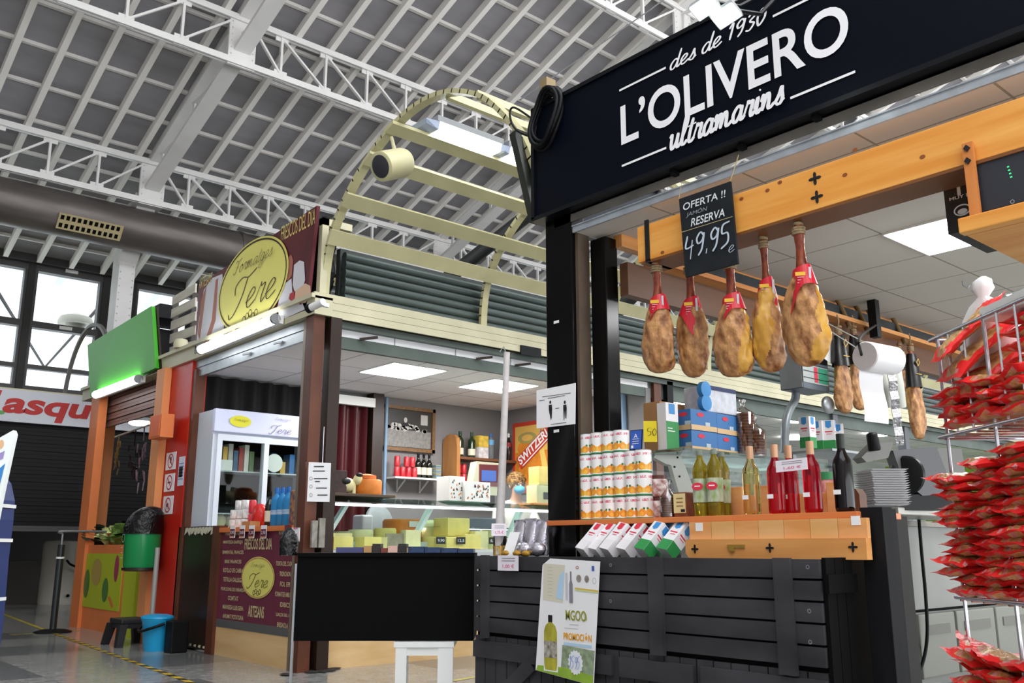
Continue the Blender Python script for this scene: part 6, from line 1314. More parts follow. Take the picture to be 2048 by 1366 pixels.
# --- hams
HAM = mat('cured ham', '7a4420', .38, var=.1, scale=(20, 20, 13), col2='d6a068', bump=1.0, detail=12); SHANK = mat('ham shank', '64241a', .28, var=.1, scale=(22, 22, 12), col2='ab5836', bump=.5); FAT = mat('yellow ham fat', 'bd842e', .3, var=.1, scale=(9, 9, 6), col2='dfae52', bump=.35)
HRED = mat('red ham label', 'c92030', .35); ROPE = mat('ham rope', '9a8462', .8, var=.3, scale=(60, 60, 60))
def ham(c, H_, W_, seed, rot, label, thick=.6, fat=0.0, lab=True, labside=0, group='cured hams on the pine beam'):
    """c: top (rope); hangs H_ metres; W_ full width"""
    rg = random.Random(seed); t = thing('ham', label, 'ham', (0, 0, 0), group); n = 30; R = W_/2
    n = 56; kp = [(0, .19, .0), (.05, .25, 0), (.12, .215, .01), (.2, .21, .03), (.28, .25, .04), (.34, .34, .04), (.40, .54, .01), (.47, .74, -.03), (.57, .91, -.05), (.68, 1.0, -.04), (.79, 1.0, .0), (.87, .92, .04), (.93, .78, .07), (.97, .58, .08), (.99, .36, .08), (1.0, .1, .08)]
    prof = [tuple(p) for p in catmull(kp, 5)]
    m = M(); RR = []
    ph = rg.uniform(0, 6); l1, l2 = rg.uniform(.05, .11), rg.uniform(.03, .07)
    for f, r_, o_ in prof:
        ring = []
        for k in range(n):
            a_ = 2*PI*k/n; on = min(1, max(0, (f-.34)/.15))
            bump = 1+on*(l1*math.sin(2*a_+ph+f*5)+l2*math.sin(3*a_+f*11+ph)+.03*math.sin(7*a_+f*23)+.02*math.sin(11*a_-f*31+ph)-.10*math.exp(-((math.sin((a_-ph)/2))**2)*22)*math.sin(PI*min(1, f)))
            th_ = .85+(thick-.85)*on
            ring.append(V((o_*R+R*r_*math.cos(a_)*bump, R*r_*th_*math.sin(a_)*bump, -H_*f)))
        RR.append(ring)
    for ring in RR:
        for q in ring:
            w_ = min(1, max(.25, (-q.z/H_-.3)/.2)); k_ = q+V((seed*1.7, 0, 0)); d_ = V((q.x, q.y, 0)).normalized()
            q += d_*w_*(.007*noise.noise(k_*14)+.0045*noise.noise(k_*33)+.003*noise.noise(k_*70))
    m.use(SHANK); m.use(HAM); m.use(FAT); m.use(HAM)
    m.rings(RR)
    for f in m.bm.faces:
        cc = f.calc_center_median(); fz = -cc.z/H_; a_ = math.atan2(cc.y/thick, cc.x)
        if fz < .37+.03*math.sin(5*a_+ph): f.material_index = 0
        else:
            on = abs(((a_-fat-.5*math.sin(4*fz)+PI) % (2*PI))-PI) < .62+.14*math.sin(17*fz+ph)+.1*math.sin(31*fz)
            f.material_index = 2 if on and fz < .97 else 1
    m.build('meat', None, t, smooth=80)
    m = M(); m.tube([V((.012*math.cos(a_), .02*math.sin(a_), .005-.004*a_/6)) for a_ in [2*PI*i/12 for i in range(13)]], .008, 6)
    for k in range(3): m.tube([V((R*.27*math.cos(a_), R*.24*math.sin(a_), -.018-.012*k)) for a_ in [2*PI*i/14 for i in range(15)]], .006, 6)
    m.tube(catmull([V((.0, 0, 0)), V((.01, 0, .05)), V((0, .0, .09))]), .006, 6); m.build('rope', ROPE, t, smooth=60)
    if lab:
        m = M(); z0 = -H_*.315; z1 = -H_*.445; nn = 30; top = []; bot = []
        for k in range(nn+1):
            a_ = 2*PI*k/nn; r0 = R*.42; r1 = R*.68
            dip = max(0, math.cos(a_-(-PI/2-.75)))**3*.13*(1 if not labside else 0)+max(0, math.cos(a_-(-PI/2+.75)))**3*.13*(1 if labside else 0)
            top.append(V((r0*math.cos(a_)+.02*R, r0*.8*math.sin(a_), z0+.012*math.cos(a_)))); bot.append(V((r1*math.cos(a_)*1.04, r1*.8*math.sin(a_), z1-dip*H_/.62)))
        vt = [m.v(q) for q in top]; vb = [m.v(q) for q in bot]
        for k in range(nn): m.face([vb[k], vb[k+1], vt[k+1], vt[k]])
        lb_ = m.build('paper_band', HRED, t)
        m = M(); F_ = Fr((R*.27, -R*.39, -H_*.385), (.81, .58, 0), (.15, -.2, 1))
        m.use(mat('gold print', 'e8b83a', .5)).rect(F_, -.03, .0, .012, .016, .006).use(mat('pale pink print', 'eab8bc', .5))
        for k in range(4): m.rect(F_, -.022, -.008-.012*k, .006-.004*k, -.005-.012*k, .006)
        m.use(mat('silver tape', 'c9c9d0', .3)).rect(F_, .026, -.03, .036, .035, .008); m.build('band_print', None, lb_)
    t.location = V(c); t.rotation_euler = (0, 0, rot); return t
def hpos(px, pt, pb, x): a = RX(px, pt, x); b_ = RX(px, pb, x); return V((x, a.y, a.z)), a.z-b_.z
HR = -PI/2
for px, pt, pb, wpx, x, seed, th, fat, ls, lb in (
    (1312, 528, 748, 78, 3.50, 1, .55, 1.4, 0, 'ham at the left end of the pine beam, with a red band'),
    (1378, 530, 757, 76, 3.60, 2, .5, 2.4, 1, 'dark plastic wrapped ham behind the leftmost one'),
    (1458, 520, 757, 86, 3.50, 3, .55, -.2, 0, 'broad ham hanging below the chalkboard'),
    (1526, 478, 748, 62, 3.56, 4, .9, -1.6, 1, 'narrow ham seen from its fat side, right of the chalkboard'),
    (1596, 450, 737, 88, 3.50, 5, .55, -.1, 0, 'largest ham with red band at the right end of the row')):
    c, H_ = hpos(px, pt, pb, x); W_ = wpx*c.x/ray(px, 600).dot(V((1, 0, 0)))/FPX*1.02
    ham(c, H_, W_, seed, HR, lb, th, fat, True, ls)
# --- side rail along the aisle
SR = FY(3.3); 
def sz(px, py): return SR.uv(px, py)[1]
t = thing('side_rail', 'long wooden ham rail along the aisle side of the grocery stall', 'rail', (5.5, 3.3, 2.2))
z_a, z_b, z_c, z_d = sz(1640, 580), sz(1640, 604), sz(1640, 629), sz(1640, 637)
m = M(); m.box(3.72, 3.34, z_b-.02, 9.5, 3.4, z_a); m.build('upper_board', PINE_X, t)
m = M(); m.box(4.25, 3.27, z_c, 9.5, 3.34, z_b+.005); m.build('black_channel', mat('worn black channel', '22272b', .4, var=.4, scale=(6, 6, 6)), t)
m = M(); m.box(3.9, 3.2, z_d, 9.5, 3.34, z_c); m.build('lower_edge', PINE_X, t)
m = M(); m.box(3.72, 3.3, z_d-.19, 9.5, 3.36, z_d); m.build('lower_panel', wood_mat('dark brown board', '5a3a24', '6b4830', (1, 9, 9)), t)
for px, lb in ((1682, 'left'), (1718, 'second'), (1742, 'third'), (1790, 'fourth')):
    q = RY(px, 630, 3.26); m = M(); m.tube(catmull([V((q.x, 3.33, z_a+.06)), V((q.x+.03, 3.3, z_a-.02)), V((q.x+.03, 3.24, z_c)), V((q.x, 3.2, z_d-.05))]), .018, 7); m.build('hanging_strap', mat('jute strap', '7a6340', .8), label='jute strap over the side rail, %s one' % lb, cat='strap', smooth=60)
q = RY(1757, 640, 3.1); m = M(); m.box(q.x-.03, 3.1, z_d-.1, q.x+.03, 3.16, zc_); m.build('rail_hanger', BLACK, label='black steel hanger from the ceiling down to the side rail', cat='hanger')
# hams and roll at the side
BLKLAB = mat('black ham sleeve', '111111', .35)
def side_ham(px, pt, pb, wpx, y, seed, label):
    a = RY(px, pt, y); b_ = RY(px, pb, y); H_ = a.z-b_.z; W_ = wpx*(a-EYE).dot(FW)/FPX*1.0
    t = ham(V((a.x, y, a.z)), H_, W_, seed, -.2, label, .6, 2.0, False, 0, 'hams on the side rail')
    m = M(); R = W_/2; O = V((0, 0, 0)); m.loft([(0, 0, -H_*.46, R*.86, R*.66), (0, 0, -H_*.36, R*.8, R*.6), (0, 0, -H_*.22, R*.72, R*.5), (0, 0, -H_*.1, R*.5, R*.36)], 22, cap=False); m.build('sleeve', BLKLAB, t, smooth=60)
    F_ = Fr((0, -R*.64, -H_*.2), (1, 0, 0), (0, -.1, 1)); m = M(); m.use(mat('gold print', 'e8b83a')).poly(F_, [(-.02, 0), (0, .03), (.02, 0), (0, -.03)], .004).use(INK).poly(F_, [(-.014, 0), (0, .022), (.014, 0), (0, -.022)], .005).use(mat('gold print', 'e8b83a')).rect(F_, -.03, -.09, .03, -.086, .012); m.build('sleeve_print', None, t); return t
side_ham(1676, 655, 825, 46, 3.12, 11, 'ham in a black sleeve left of the paper roll')
side_ham(1706, 655, 818, 38, 3.22, 12, 'second ham in a black sleeve, half behind the first')
side_ham(1820, 690, 876, 42, 3.15, 13, 'yellowish ham right of the paper roll')
side_ham(1796, 690, 800, 34, 3.3, 14, 'small ham behind the paper roll')
ca, cb_ = RD(1742, 714, 5.2), RD(1786, 722, 5.32); ax = (cb_-ca).normalized(); ca = ca-ax*.06; rr = .083
t = thing('paper_roll', 'big white paper towel roll hanging beside the sleeved hams', 'paper roll', ca)
m = M(); m.lathe([(.03, 0), (rr-.006, 0), (rr, .006), (rr, .27), (rr-.006, .276), (.03, .276), (.03, .02)], ca, 30, ax); m.build('roll', PAPER, t, smooth=40)
m = M(); m.lathe([(.029, .003), (.029, .25)], ca, 20, ax); m.build('core', CAV, t, smooth=40)
side = ax.cross(V((0, 0, 1))).normalized(); e0 = ca+ax*.01-side*(-rr*.0)
P0, P1 = ca+ax*.01-V((0, 0, rr*.7)), ca+ax*.24-V((0, 0, rr*.7))
m = M(); zl_ = RD(1760, 848, 5.25).z; R_ = []
for k in range(7): z = P0.z+(zl_-P0.z)*k/6; R_.append([m.v(V((P.x, P.y, z))-side*(rr*.55+.01*math.sin(k))) for P in (P0, P0.lerp(P1, .5), P1)])
for a, b_ in zip(R_, R_[1:]):
    for i in range(2): m.face([a[i], a[i+1], b_[i+1], b_[i]])
m.build('loose_sheet', PAPER, t, smooth=60)
m = M(); m.tube(catmull([ca-ax*.03, ca-ax*.03+V((0, 0, .1)), RY(1752, 650, 3.12)]), .008, 6); m.build('hook', IRON, t)
a, b_ = RD(1783, 745, 5.6), RD(1800, 890, 5.6); m = M()
for k in range(8): p0 = a.lerp(b_, k/8); p1 = a.lerp(b_, (k+1)/8); o_ = V((.006*(-1)**k, .006*(-1)**k, 0)); m.bar(p0+o_, p1-o_, .05, .012, FW)
m.build('foil_strip', mat('crumpled silver foil', 'c9c9cc', .25, metal=.8, bump=.6, scale=(40, 40, 40)), label='long silver foil strip hanging below the paper roll', cat='strip')
m = M(); a, b_ = RD(1768, 740, 5.7), RD(1775, 815, 5.7); m.tube([V((a.x, 3.28, z_d)), a+V((0, 0, .03)), a, a.lerp(b_, .5), b_], [.004, .004, .03, .04, .03], 12); m.build('sausage', mat('white sausage skin', 'bfc2b8', .5), label='pale white dried sausage behind the paper roll', cat='sausage', smooth=50)
m = M(); a, b_ = RD(1790, 725, 5.8), RD(1803, 815, 5.8); m.tube([V((a.x, 3.28, z_d)), a+V((0, 0, .03)), a, a.lerp(b_, .5), b_], [.004, .004, .03, .035, .03], 12); m.build('sausage', mat('white sausage skin', 'bfc2b8'), label='second pale dried sausage beside the foil strip', cat='sausage', smooth=50)
# hanging electronic scale with bent post
q = RY(1608, 745, 3.25); HS = Fr((q.x, 3.25, q.z), (1, .0, 0)); a = RY(1566, 700, 3.25); b_ = RY(1660, 785, 3.25)
t = thing('electronic_scale', 'boxy electronic scale head with green keypad on a bent metal post', 'scale', (q.x, 3.25, 1.5))
f0, f1 = RY(1602, 705, 3.2), RY(1660, 780, 3.2)
m = M(); m.box(f0.x, 3.2, f1.z-.02, f1.x, 3.37, f0.z+.14, .008); m.build('housing', mat('scale dark grey', '5c6670'), t)
m = M(); m.box(f0.x-.006, 3.205, f1.z-.015, f0.x, 3.365, f0.z+.13); m.build('steel_side', STEEL, t)
KF = FY(3.2); m = M(); m.use(mat('keypad grey', 'aeb6b4', .5)).slab(KF, f0.x, f1.z+.02, f1.x-.02, f0.z-.07, 0, .004)
m.use(mat('keypad green', '3f9a7a', .5)).rect(KF, f1.x-.14, f1.z+.03, f1.x-.025, f0.z-.08, .006).use(REDINK).rect(KF, f1.x-.19, f1.z+.03, f1.x-.15, f0.z-.08, .006).use(INK)
for k in range(5): m.rect(KF, f0.x, f1.z+.05+.045*k, f1.x-.02, f1.z+.054+.045*k, .008)
m.use(BLACK).rect(KF, f0.x, f0.z-.05, f1.x-.02, f0.z+.1, .005); m.build('keypad', None, t)
m = M(); pts_ = [RY(1592, 783, 3.35), RY(1590, 800, 3.35), RY(1578, 822, 3.35), RY(1571, 850, 3.35), RY(1570, 905, 3.35)]; m.tube(catmull(pts_), .028, 10); m.build('bent_post', mat('steel post grey', '9aa3a8', .4, metal=.4), t, smooth=50)
m = M(); q = RY(1651, 700, 3.18); m.quad(q+V((-.07, 0, -.05)), q+V((.12, -.02, -.12)), q+V((.06, -.02, .1)), q+V((-.12, 0, .12))); m.build('receipt', PAPER, t)
q = RY(1656, 810, 3.2); m = M(); m.ell(q, (.07, .03, .06), 14, 8); m.build('steel_scoop', STEEL, label='small metal scoop hanging below the scale', cat='scoop', smooth=60)
# --- counter on the aisle side: refrigerated case, goods on its top
t = thing('glass_counter', 'glass topped refrigerated counter along the aisle side of the grocery stall', 'counter', (5.6, 3.3, 0))
m = M(); m.box(3.78, 3.05, 0, 7.4, 3.5, 1.0); m.build('body', mat('case grey', 'b5b8b8'), t)
m = M(); m.box(3.78, 3.0, 1.39, 5.35, 3.5, 1.405); m.build('top_glass', pane_mat('grey green glass'), t)
for x in (3.8, 4.6, 5.3):
    m = M(); m.bar((x, 3.45, 1.0), (x, 3.4, 1.39), .03, .03); m.build('support', STEEL, t)
m = M(); m.quad((3.78, 3.48, 1.0), (7.4, 3.48, 1.0), (7.4, 3.48, 1.39), (3.78, 3.48, 1.39)); m.build('front_glass', GLASS, t)
m = M()
for k in range(4): m.box(3.9, 3.42, 1.04+.08*k, 5.3, 3.44, 1.055+.08*k)
m.build('slatted_back', mat('dull steel slats', '6c7472', .4, metal=.4), t)
t = thing('metal_shelf', 'thin metal shelf carrying milk cartons behind the red bottles', 'shelf', (5.75, 3.3, 1.0))
m = M(); m.box(5.4, 3.1, 1.505, 6.15, 3.45, 1.52); m.build('board', STEEL, t)
for x in (5.42, 6.08):
    m = M(); m.box(x, 3.4, 1.0, x+.04, 3.45, 1.505); m.build('leg', STEEL, t)
MILKR = mat('carton white red', 'eceaec', .45); GRN = mat('carton green', '2f8f4a', .5); MBLUE = mat('carton blue', '3f8fd0', .5)
def milk(h=.2, wd=.075, dp=.075, accent=MBLUE, low=GRN, nm='milk_carton'):
    t = thing(nm, 'x', 'carton', (0, 0, 0)); m = M(); m.use(MILKR).box(-wd/2, -dp/2, 0, wd/2, dp/2, h)
    for F in (Fr((0, -dp/2, 0), (1, 0, 0)), Fr((-wd/2, 0, 0), (0, -1, 0))):
        m.use(accent).poly(F, [(-.018, h*.98), (-.018, h*.78), (0, h*.73), (.018, h*.78), (.018, h*.98)], .001)
        m.use(low).rect(F, -wd/2, 0, wd/2, h*.34, .0008).use(REDINK).rect(F, -.024, h*.6, .024, h*.64, .001).rect(F, -.015, h*.53, .018, h*.55, .001)
    m.build('carton', None, t); return Proto(t)
mk = milk(.2)
a = RY(1329, 905, 3.2)
m = M(); t = thing('milk_carton', 'large green and white milk carton beside the yellow price card', 'carton', (a.x, 3.2, 1.405))
m.use(MILKR).box(a.x-.05, 3.14, 1.405, a.x+.052, 3.20, 1.66); F_ = FY(3.14); m.use(GRN).rect(F_, a.x-.05, 1.405, a.x+.052, 1.56, .001).use(MBLUE).rect(F_, a.x-.025, 1.6, a.x+.025, 1.655, .001).use(PAPER).rect(F_, a.x-.04, 1.52, a.x-.0, 1.525, .002).rect(F_, a.x-.04, 1.505, a.x+.02, 1.51, .002); m.build('carton', None, t)
for k, px in enumerate((1618, 1640, 1662, 1678)):
    q = RY(px, 905, 3.2+.06*(k % 2)); mk.put((q.x, 3.2+.06*(k % 2), 1.52), (0, 0, .2*k), 'milk carton on the thin metal shelf behind the red bottles, %s from the left' % ('first', 'second', 'third', 'fourth')[k], 'milk cartons on the metal shelf')
BXB = mat('blue wafer box', '3a74b0', .5); BXS = mat('wafer sand', 'd9b888', .5)
def wafer(): 
    t = thing('wafer_box', 'x', 'box', (0, 0, 0)); m = M(); m.use(BXB).box(-.115, -.05, 0, .115, .05, .115, .003)
    for F in (Fr((0, -.05, 0), (1, 0, 0)), Fr((-.115, 0, 0), (0, -1, 0))):
        W_ = .113 if F.R.x > .5 else .048
        m.use(BXS).rect(F, -W_, .002, W_, .03, .001).use(REDINK).disc(F, -.03 if W_ > .1 else 0, .088, .03, .012, .002, 14).use(mat('pale box print', 'b9c9d4', .5)).rect(F, .01, .03, .05, .05, .002)
    m.build('carton', None, t); return Proto(t)
wf = wafer(); q = RY(1396, 905, 3.15); k = 0
for i, dx in enumerate((0, .245)):
    for r_ in range(2): wf.put((q.x+dx, 3.15+.02*i, 1.405+.117*r_), (0, 0, .06*i), 'blue wafer box on the glass counter, %s of the %s stack' % (('bottom', 'top')[r_], ('left', 'right')[i]), 'blue wafer boxes')
z_ = 1.405+.236; t = thing('water_pack', 'shrink wrapped pack with blue cup lids lying on the blue wafer boxes', 'pack', (q.x+.16, 3.2, z_))
m = M(); m.box(q.x+.06, 3.12, z_, q.x+.34, 3.28, z_+.15, .008); m.build('pack', mat('pale wrapped pack', 'cfd3dc', .35, var=.15, scale=(20, 20, 20)), t)
m = M(); m.box(q.x+.07, 3.115, z_+.125, q.x+.33, 3.12, z_+.148); m.build('dark_stripe', mat('navy print', '1c2a5a', .5), t)
for k in range(2): m = M(); m.lathe([(.045, 0), (.045, .03), (.02, .035)], (q.x+.02, 3.12, z_+.04+.075*k), 20, (0, -1, 0)); m.build('cup_lid', MBLUE, t, smooth=40)
m = M(); m.box(q.x-.13, 3.3, 1.405, q.x+.2, 3.42, 1.70); m.build('cardboard_box', mat('brown card', 'b98a5a'), label='brown cardboard box behind the blue wafer boxes', cat='box')
COOK = mat('brown biscuit', '7d4326', .6, var=.25, scale=(30, 30, 30)); CLR = pane_mat('clear wrap', (245, 242, 240), .3)
def biscuit_pack(c, r, n, label, dz=.017):
    t = thing('biscuit_pack', label, 'biscuits', c, 'wrapped biscuits'); c = V(c)
    m = M()
    for k in range(n): m.lathe([(r*.9, 0), (r, dz*.3), (r, dz*.6), (r*.9, dz*.85)], c+V((0, 0, dz*k)), 20)
    m.build('biscuits', COOK, t, smooth=40)
    h = n*dz; m = M(); m.loft([(c.x, c.y, c.z-.001, r*.6, r*.6), (c.x, c.y, c.z+.004, r*1.08, r*1.08), (c.x, c.y, c.z+h, r*1.1, r*1.1), (c.x, c.y, c.z+h+.03, r*.4, r*.4), (c.x, c.y, c.z+h+.045, r*.2, r*.2), (c.x, c.y, c.z+h+.08, r*.55, r*.3)], 18, cap=False, jit=.06, seed=3); m.build('wrapper', CLR, t, smooth=60)
q = RY(1484, 905, 3.12); biscuit_pack((q.x+.03, 3.12, 1.405), .058, 15, 'tall stack of wrapped brown biscuits beside the blue wafer boxes')
q = RY(1512, 915, 3.08); biscuit_pack((q.x, 3.08, 1.405), .055, 9, 'shorter wrapped biscuit stack right of the tall one')
# pale arm of a counter scale behind the tins
t = thing('counter_scale', 'pale green counter scale arm rising behind the stacked tins', 'scale', (3.95, 2.9, 1.04))
AF = Fr(RX(1350, 950, 3.95), RT); PG = mat('pale green enamel', 'dfeae5', .4)
m = M(); m.fprism(AF, [AF.uv(*p) for p in ((1308, 915), (1312, 905), (1358, 905), (1366, 920), (1392, 990), (1384, 1010), (1362, 1000), (1342, 930), (1332, 928))], -.1, .0); m.build('arm', PG, t)
m = M(); m.box(3.93, 2.6, 1.04, 4.2, 2.95, 1.08, .01); m.build('base', STEEL, t)
m = M()
for p in ((1355, 915), (1349, 934), (1359, 953)): u, v = AF.uv(*p); m.disc(AF, u, v, .006, .006, .002, 10)
m.build('screw', INK, t)
# ------------------------------------------------ shelf over the dark counter and what stands on it
zs_ = 1.04; xs_ = 3.60
m = M(); m.box(3.44, 1.89, zs_-.026, 3.80, 3.735, zs_, .003); m.build('display_shelf', SHELF, label='orange varnished display shelf with tins and bottles', cat='shelf')
tin_m = tin_label_mat(); t = thing('peach_tin', 'x', 'tin', (0, 0, 0))
m = M(); m.use(tin_m).lathe([(.04, 0), (.042, .002), (.042, .11), (.04, .112)], (0, 0, 0), 28); m.build('body', None, t, smooth=40)
m = M(); m.lathe([(.036, .1105), (.04, .114), (.042, .112)], (0, 0, 0), 28); m.build('rim', TINTOP, t, smooth=40)
tin = Proto(t); rg = random.Random(8)
RN = ('bottom row', 'second row', 'third row', 'top row'); CN = ('first', 'second', 'third', 'fourth', 'fifth', 'sixth')
for r_ in range(4):
    for k in range(6 if r_ < 3 else 4):
        p = RX(1178+22.6*k, 1036, 3.56); tin.put((3.56+rg.uniform(-.004, .004), p.y, zs_+.1145*r_), (0, 0, 2.9+rg.uniform(-.9, .9)), 'white peach tin in the stack beside the black posts, %s, %s from the left' % (RN[r_], CN[k]), 'peach tins stacked on the shelf')
# phone card and yellow price card
PC = Fr(RX(1271, 882, 3.55), (.1, -1, 0), (.12, 0, 1)); bx = (PC.uv(1260, 900)[0], zs_+.1145*3+.116-.115-PC.O.z, PC.uv(1282, 900)[0], PC.uv(1275, 861)[1])
t = thing('blue_card', 'blue card with white print standing on the upper tins', 'card', PC.pt((bx[0]+bx[2])/2, bx[1]))
m = M(); m.slab(PC, bx[0]-.004, bx[1], bx[2]+.004, bx[3]+.004, -.006, 0); m.build('black_edge', BLACK, t)
m = M(); m.slab(PC, bx[0], bx[1]+.004, bx[2], bx[3], 0, .002); m.build('face', mat('royal blue print', '3a5fb8', .4), t)
cu = (bx[0]+bx[2])/2; m = M(); m.text(PC, 'A', (cu-.012, bx[3]-.04, cu+.012, bx[3]-.018), .004)
for k in range(3): m.rect(PC, cu-.02, bx[1]+.055-.012*k, cu+.02, bx[1]+.058-.012*k, .003)
m.rect(PC, cu-.026, bx[1]+.01, cu-.012, bx[1]+.024, .003); m.build('print', PAPER, t)
YC = Fr(RX(1299, 862, 3.75), RT); bx = YC.box(1288, 884, 1313, 842)
t = thing('price_card', 'yellow handwritten price card beside the green milk carton', 'price card', YC.pt(bx[0], bx[1]))
m = M(); m.slab(YC, bx[0], bx[1], bx[2], bx[3], -.002, 0); m.build('sheet', mat('yellow card', 'e6d21e', .6), t)
m = M(); m.script(YC, '50', (bx[0]+.02, bx[1]+.03, bx[2]-.004, bx[1]+.075), .003, .12, 0); m.build('writing', INK, t)
# jars, biscuit packs
a = RX(1320, 1030, 3.62); JL = mat('jar label', 'b03a34', .4, var=.4, scale=(30, 30, 40), col2='e8dcd8')
for k in range(2):
    t = thing('jar', ('lower', 'upper')[k]+' red labelled jar beside the peach tins', 'jar', (3.62, a.y, zs_+.108*k), 'red jars'); c_ = V((3.62, a.y, zs_+.108*k))
    m = M(); m.lathe([(.04, 0), (.045, .005), (.045, .08), (.038, .09)], c_, 22); m.build('glass', JL, t, smooth=40)
    m = M(); m.lathe([(.04, .088), (.04, .105), (.036, .107)], c_, 22); m.build('lid', mat('jar lid', '5a2a24', .35), t, smooth=40)
a = RX(1338, 1030, 3.54); biscuit_pack((3.54, a.y, zs_+.002), .04, 9, 'wrapped pack of brown biscuits on the shelf beside the red jars', .011)
a = RX(1369, 1030, 3.55); t = thing('biscuit_pack', 'biscuit pack with a cream paper label on the shelf', 'biscuits', (3.55, a.y, zs_))
m = M(); m.box(3.52, a.y-.04, zs_, 3.6, a.y+.04, zs_+.118, .006); m.build('pack', COOK, t)
m = M(); LF = FX(3.519); m.use(mat('cream paper label', 'e2d29a', .6)).rect(LF, -a.y-.038, zs_+.02, -a.y+.034, zs_+.112, .001).use(mat('brown print', '9a7a4a', .6))
for k in range(3): m.rect(LF, -a.y-.02, zs_+.05+.018*k, -a.y+.02, zs_+.056+.018*k, .002)
m.use(INK).rect(LF, -a.y+.005, zs_+.025, -a.y+.03, zs_+.038, .002); m.build('label', None, t)
# oil bottles
OIL = mat('olive oil', '8f7a18', .06, trans=.75, ior=1.33); OIL2 = mat('olive oil dark', 'b09a2c', .06, trans=.7, ior=1.33)
t = thing('oil_bottle', 'x', 'bottle', (0, 0, 0))
m = M(); m.lathe([(.034, 0), (.037, .006), (.037, .17), (.034, .19), (.037, .2), (.033, .235), (.016, .27), (.014, .28), (.014, .29)], (0, 0, 0), 24); m.build('bottle', OIL2, t, smooth=50)
m = M(); m.lathe([(.0155, .285), (.0155, .305), (.006, .312)], (0, 0, 0), 14); m.build('cap', mat('grey green cap', '7a8478', .4), t, smooth=40)
m = M(); m.lathe([(.0378, .065), (.0378, .175)], (0, 0, 0), 24, cap=False); lab = m.build('label', mat('oil label', 'dfe4d4', .5, var=.2, scale=(30, 30, 14), col2='7f9a4a'), t, smooth=50)
F_ = Fr((-.0385, 0, .15), (0, -1, 0)); m = M(); m.use(REDINK).disc(F_, 0, -.012, .028, .018, .001, 20).use(PAPER).rect(F_, -.014, -.013, .014, -.008, .002); m.build('red_seal', None, lab)
oilp = Proto(t)
for k, (px, x, lb) in enumerate(((1404, 3.53, 'golden oil bottle with red oval label, left of the pair'), (1433, 3.53, 'golden oil bottle with red oval label, right of the pair'), (1448, 3.66, 'golden oil bottle half behind the front pair'))): p = RX(px, 1030, x); oilp.put((x, p.y, zs_), (0, 0, .25), lb, 'oil bottles on the orange shelf')
# wine bottles
def wine(liq, capm, nm, fill=True):
    t = thing('wine_bottle', nm, 'bottle', (0, 0, 0))
    m = M(); m.lathe([(.03, 0), (.0365, .006), (.0375, .02), (.0375, .175), (.034, .2), (.022, .222), (.0155, .24), (.014, .26), (.014, .29), (.0155, .293), (.0155, .3)], (0, 0, 0), 26); m.build('glass', liq, t, smooth=50)
    m = M(); m.lathe([(.0162, .245), (.0162, .302), (.008, .303)], (0, 0, 0), 18); m.build('capsule', capm, t, smooth=40)
    F_ = Fr((-.0385, .004, .075), (0, -1, 0)); m = M(); m.rect(F_, -.02, -.008, .012, .01, .0005); m.build('small_label', PAPER, t); return Proto(t)
COPP = mat('copper capsule', 'c99a78', .35, metal=.3); ROSE = mat('rose wine', 'd0142c', .04, trans=.85, ior=1.33); WHW = mat('white wine', 'e8d48a', .03, trans=.95, ior=1.33); REDW = mat('dark wine', '0a0607', .1, spec=.4)
wr, ww, wd_ = wine(ROSE, COPP, 'x'), wine(WHW, COPP, 'x'), wine(REDW, mat('black capsule', '1a2018', .35), 'x')
for pr, px, x, lb in ((ww, 1506, 3.5, 'clear white wine bottle with copper capsule'), (wr, 1556, 3.52, 'leftmost of the three rose wine bottles, behind the price note'), (wr, 1584, 3.60, 'middle rose wine bottle behind the price note'), (wr, 1629, 3.52, 'rightmost of the three rose wine bottles'), (wd_, 1692, 3.52, 'tall black wine bottle at the right end of the shelf')):
    p = RX(px, 1028, x); pr.put((x, p.y, zs_), (0, 0, 0), lb, None, 1.0 if pr is not wd_ else 1.06)
price_note(Fr(RX(1583, 930, 3.47), (.0, -1, .03)), 1553, 916, 1614, 944, '1,60 €', 'white price note hanging across the rose wine bottles')
for (px0, px1, pt), lb in (((1462, 1490, 975), 'pale wooden board standing between the oil and white wine bottles'), ((1520, 1548, 972), 'pale wooden board behind the white wine bottle'), ((1660, 1685, 965), 'pale wooden board behind the black wine bottle')):
    a, b_ = RX(px0, 1020, 3.74), RX(px1, 1020, 3.74); m = M(); m.box(3.72, b_.y, zs_, 3.74, a.y, RX(px0, pt, 3.74).z, .004); m.build('wooden_board', PLANK, label=lb, cat='board')
a, b_ = RX(1462, 1020, 3.78), RX(1685, 1020, 3.78); m = M(); m.box(3.76, b_.y, zs_, 3.79, a.y, zs_+.1, .004); m.build('back_rail', PLANK, label='pale wooden rail along the back edge of the orange shelf', cat='rail')
a = RX(1722, 1018, 3.76); m = M(); m.prism([(3.7, a.y+.03, zs_), (3.7, a.y-.03, zs_), (3.7, a.y-.03, zs_+.08), (3.7, a.y-.015, zs_+.105), (3.7, a.y+.015, zs_+.105), (3.7, a.y+.03, zs_+.08)], (.06, 0, 0)); m.build('end_post', wood_mat('dark brown board', '5a3a24', '6b4830', (1, 9, 9)), label='rounded dark wooden stub at the right end of the shelf', cat='post')
a = RX(1658, 1000, 4.05); m = M(); m.lathe([(.05, 0), (.055, .02), (.055, .16), (.05, .18)], (4.05, a.y, zs_+.0), 20); o = m.build('plastic_tub', mat('red tub', 'd0404a', .4, var=.3, scale=(20, 20, 20), col2='f0b0b0'), label='red and clear plastic tub behind the bottles', cat='tub', smooth=40)
m = M(); m.lathe([(.058, .175), (.058, .21), (.05, .212)], (4.05, a.y, zs_), 20); m.build('green_lid', mat('green lid', '3a8f5a', .4), o, smooth=40)
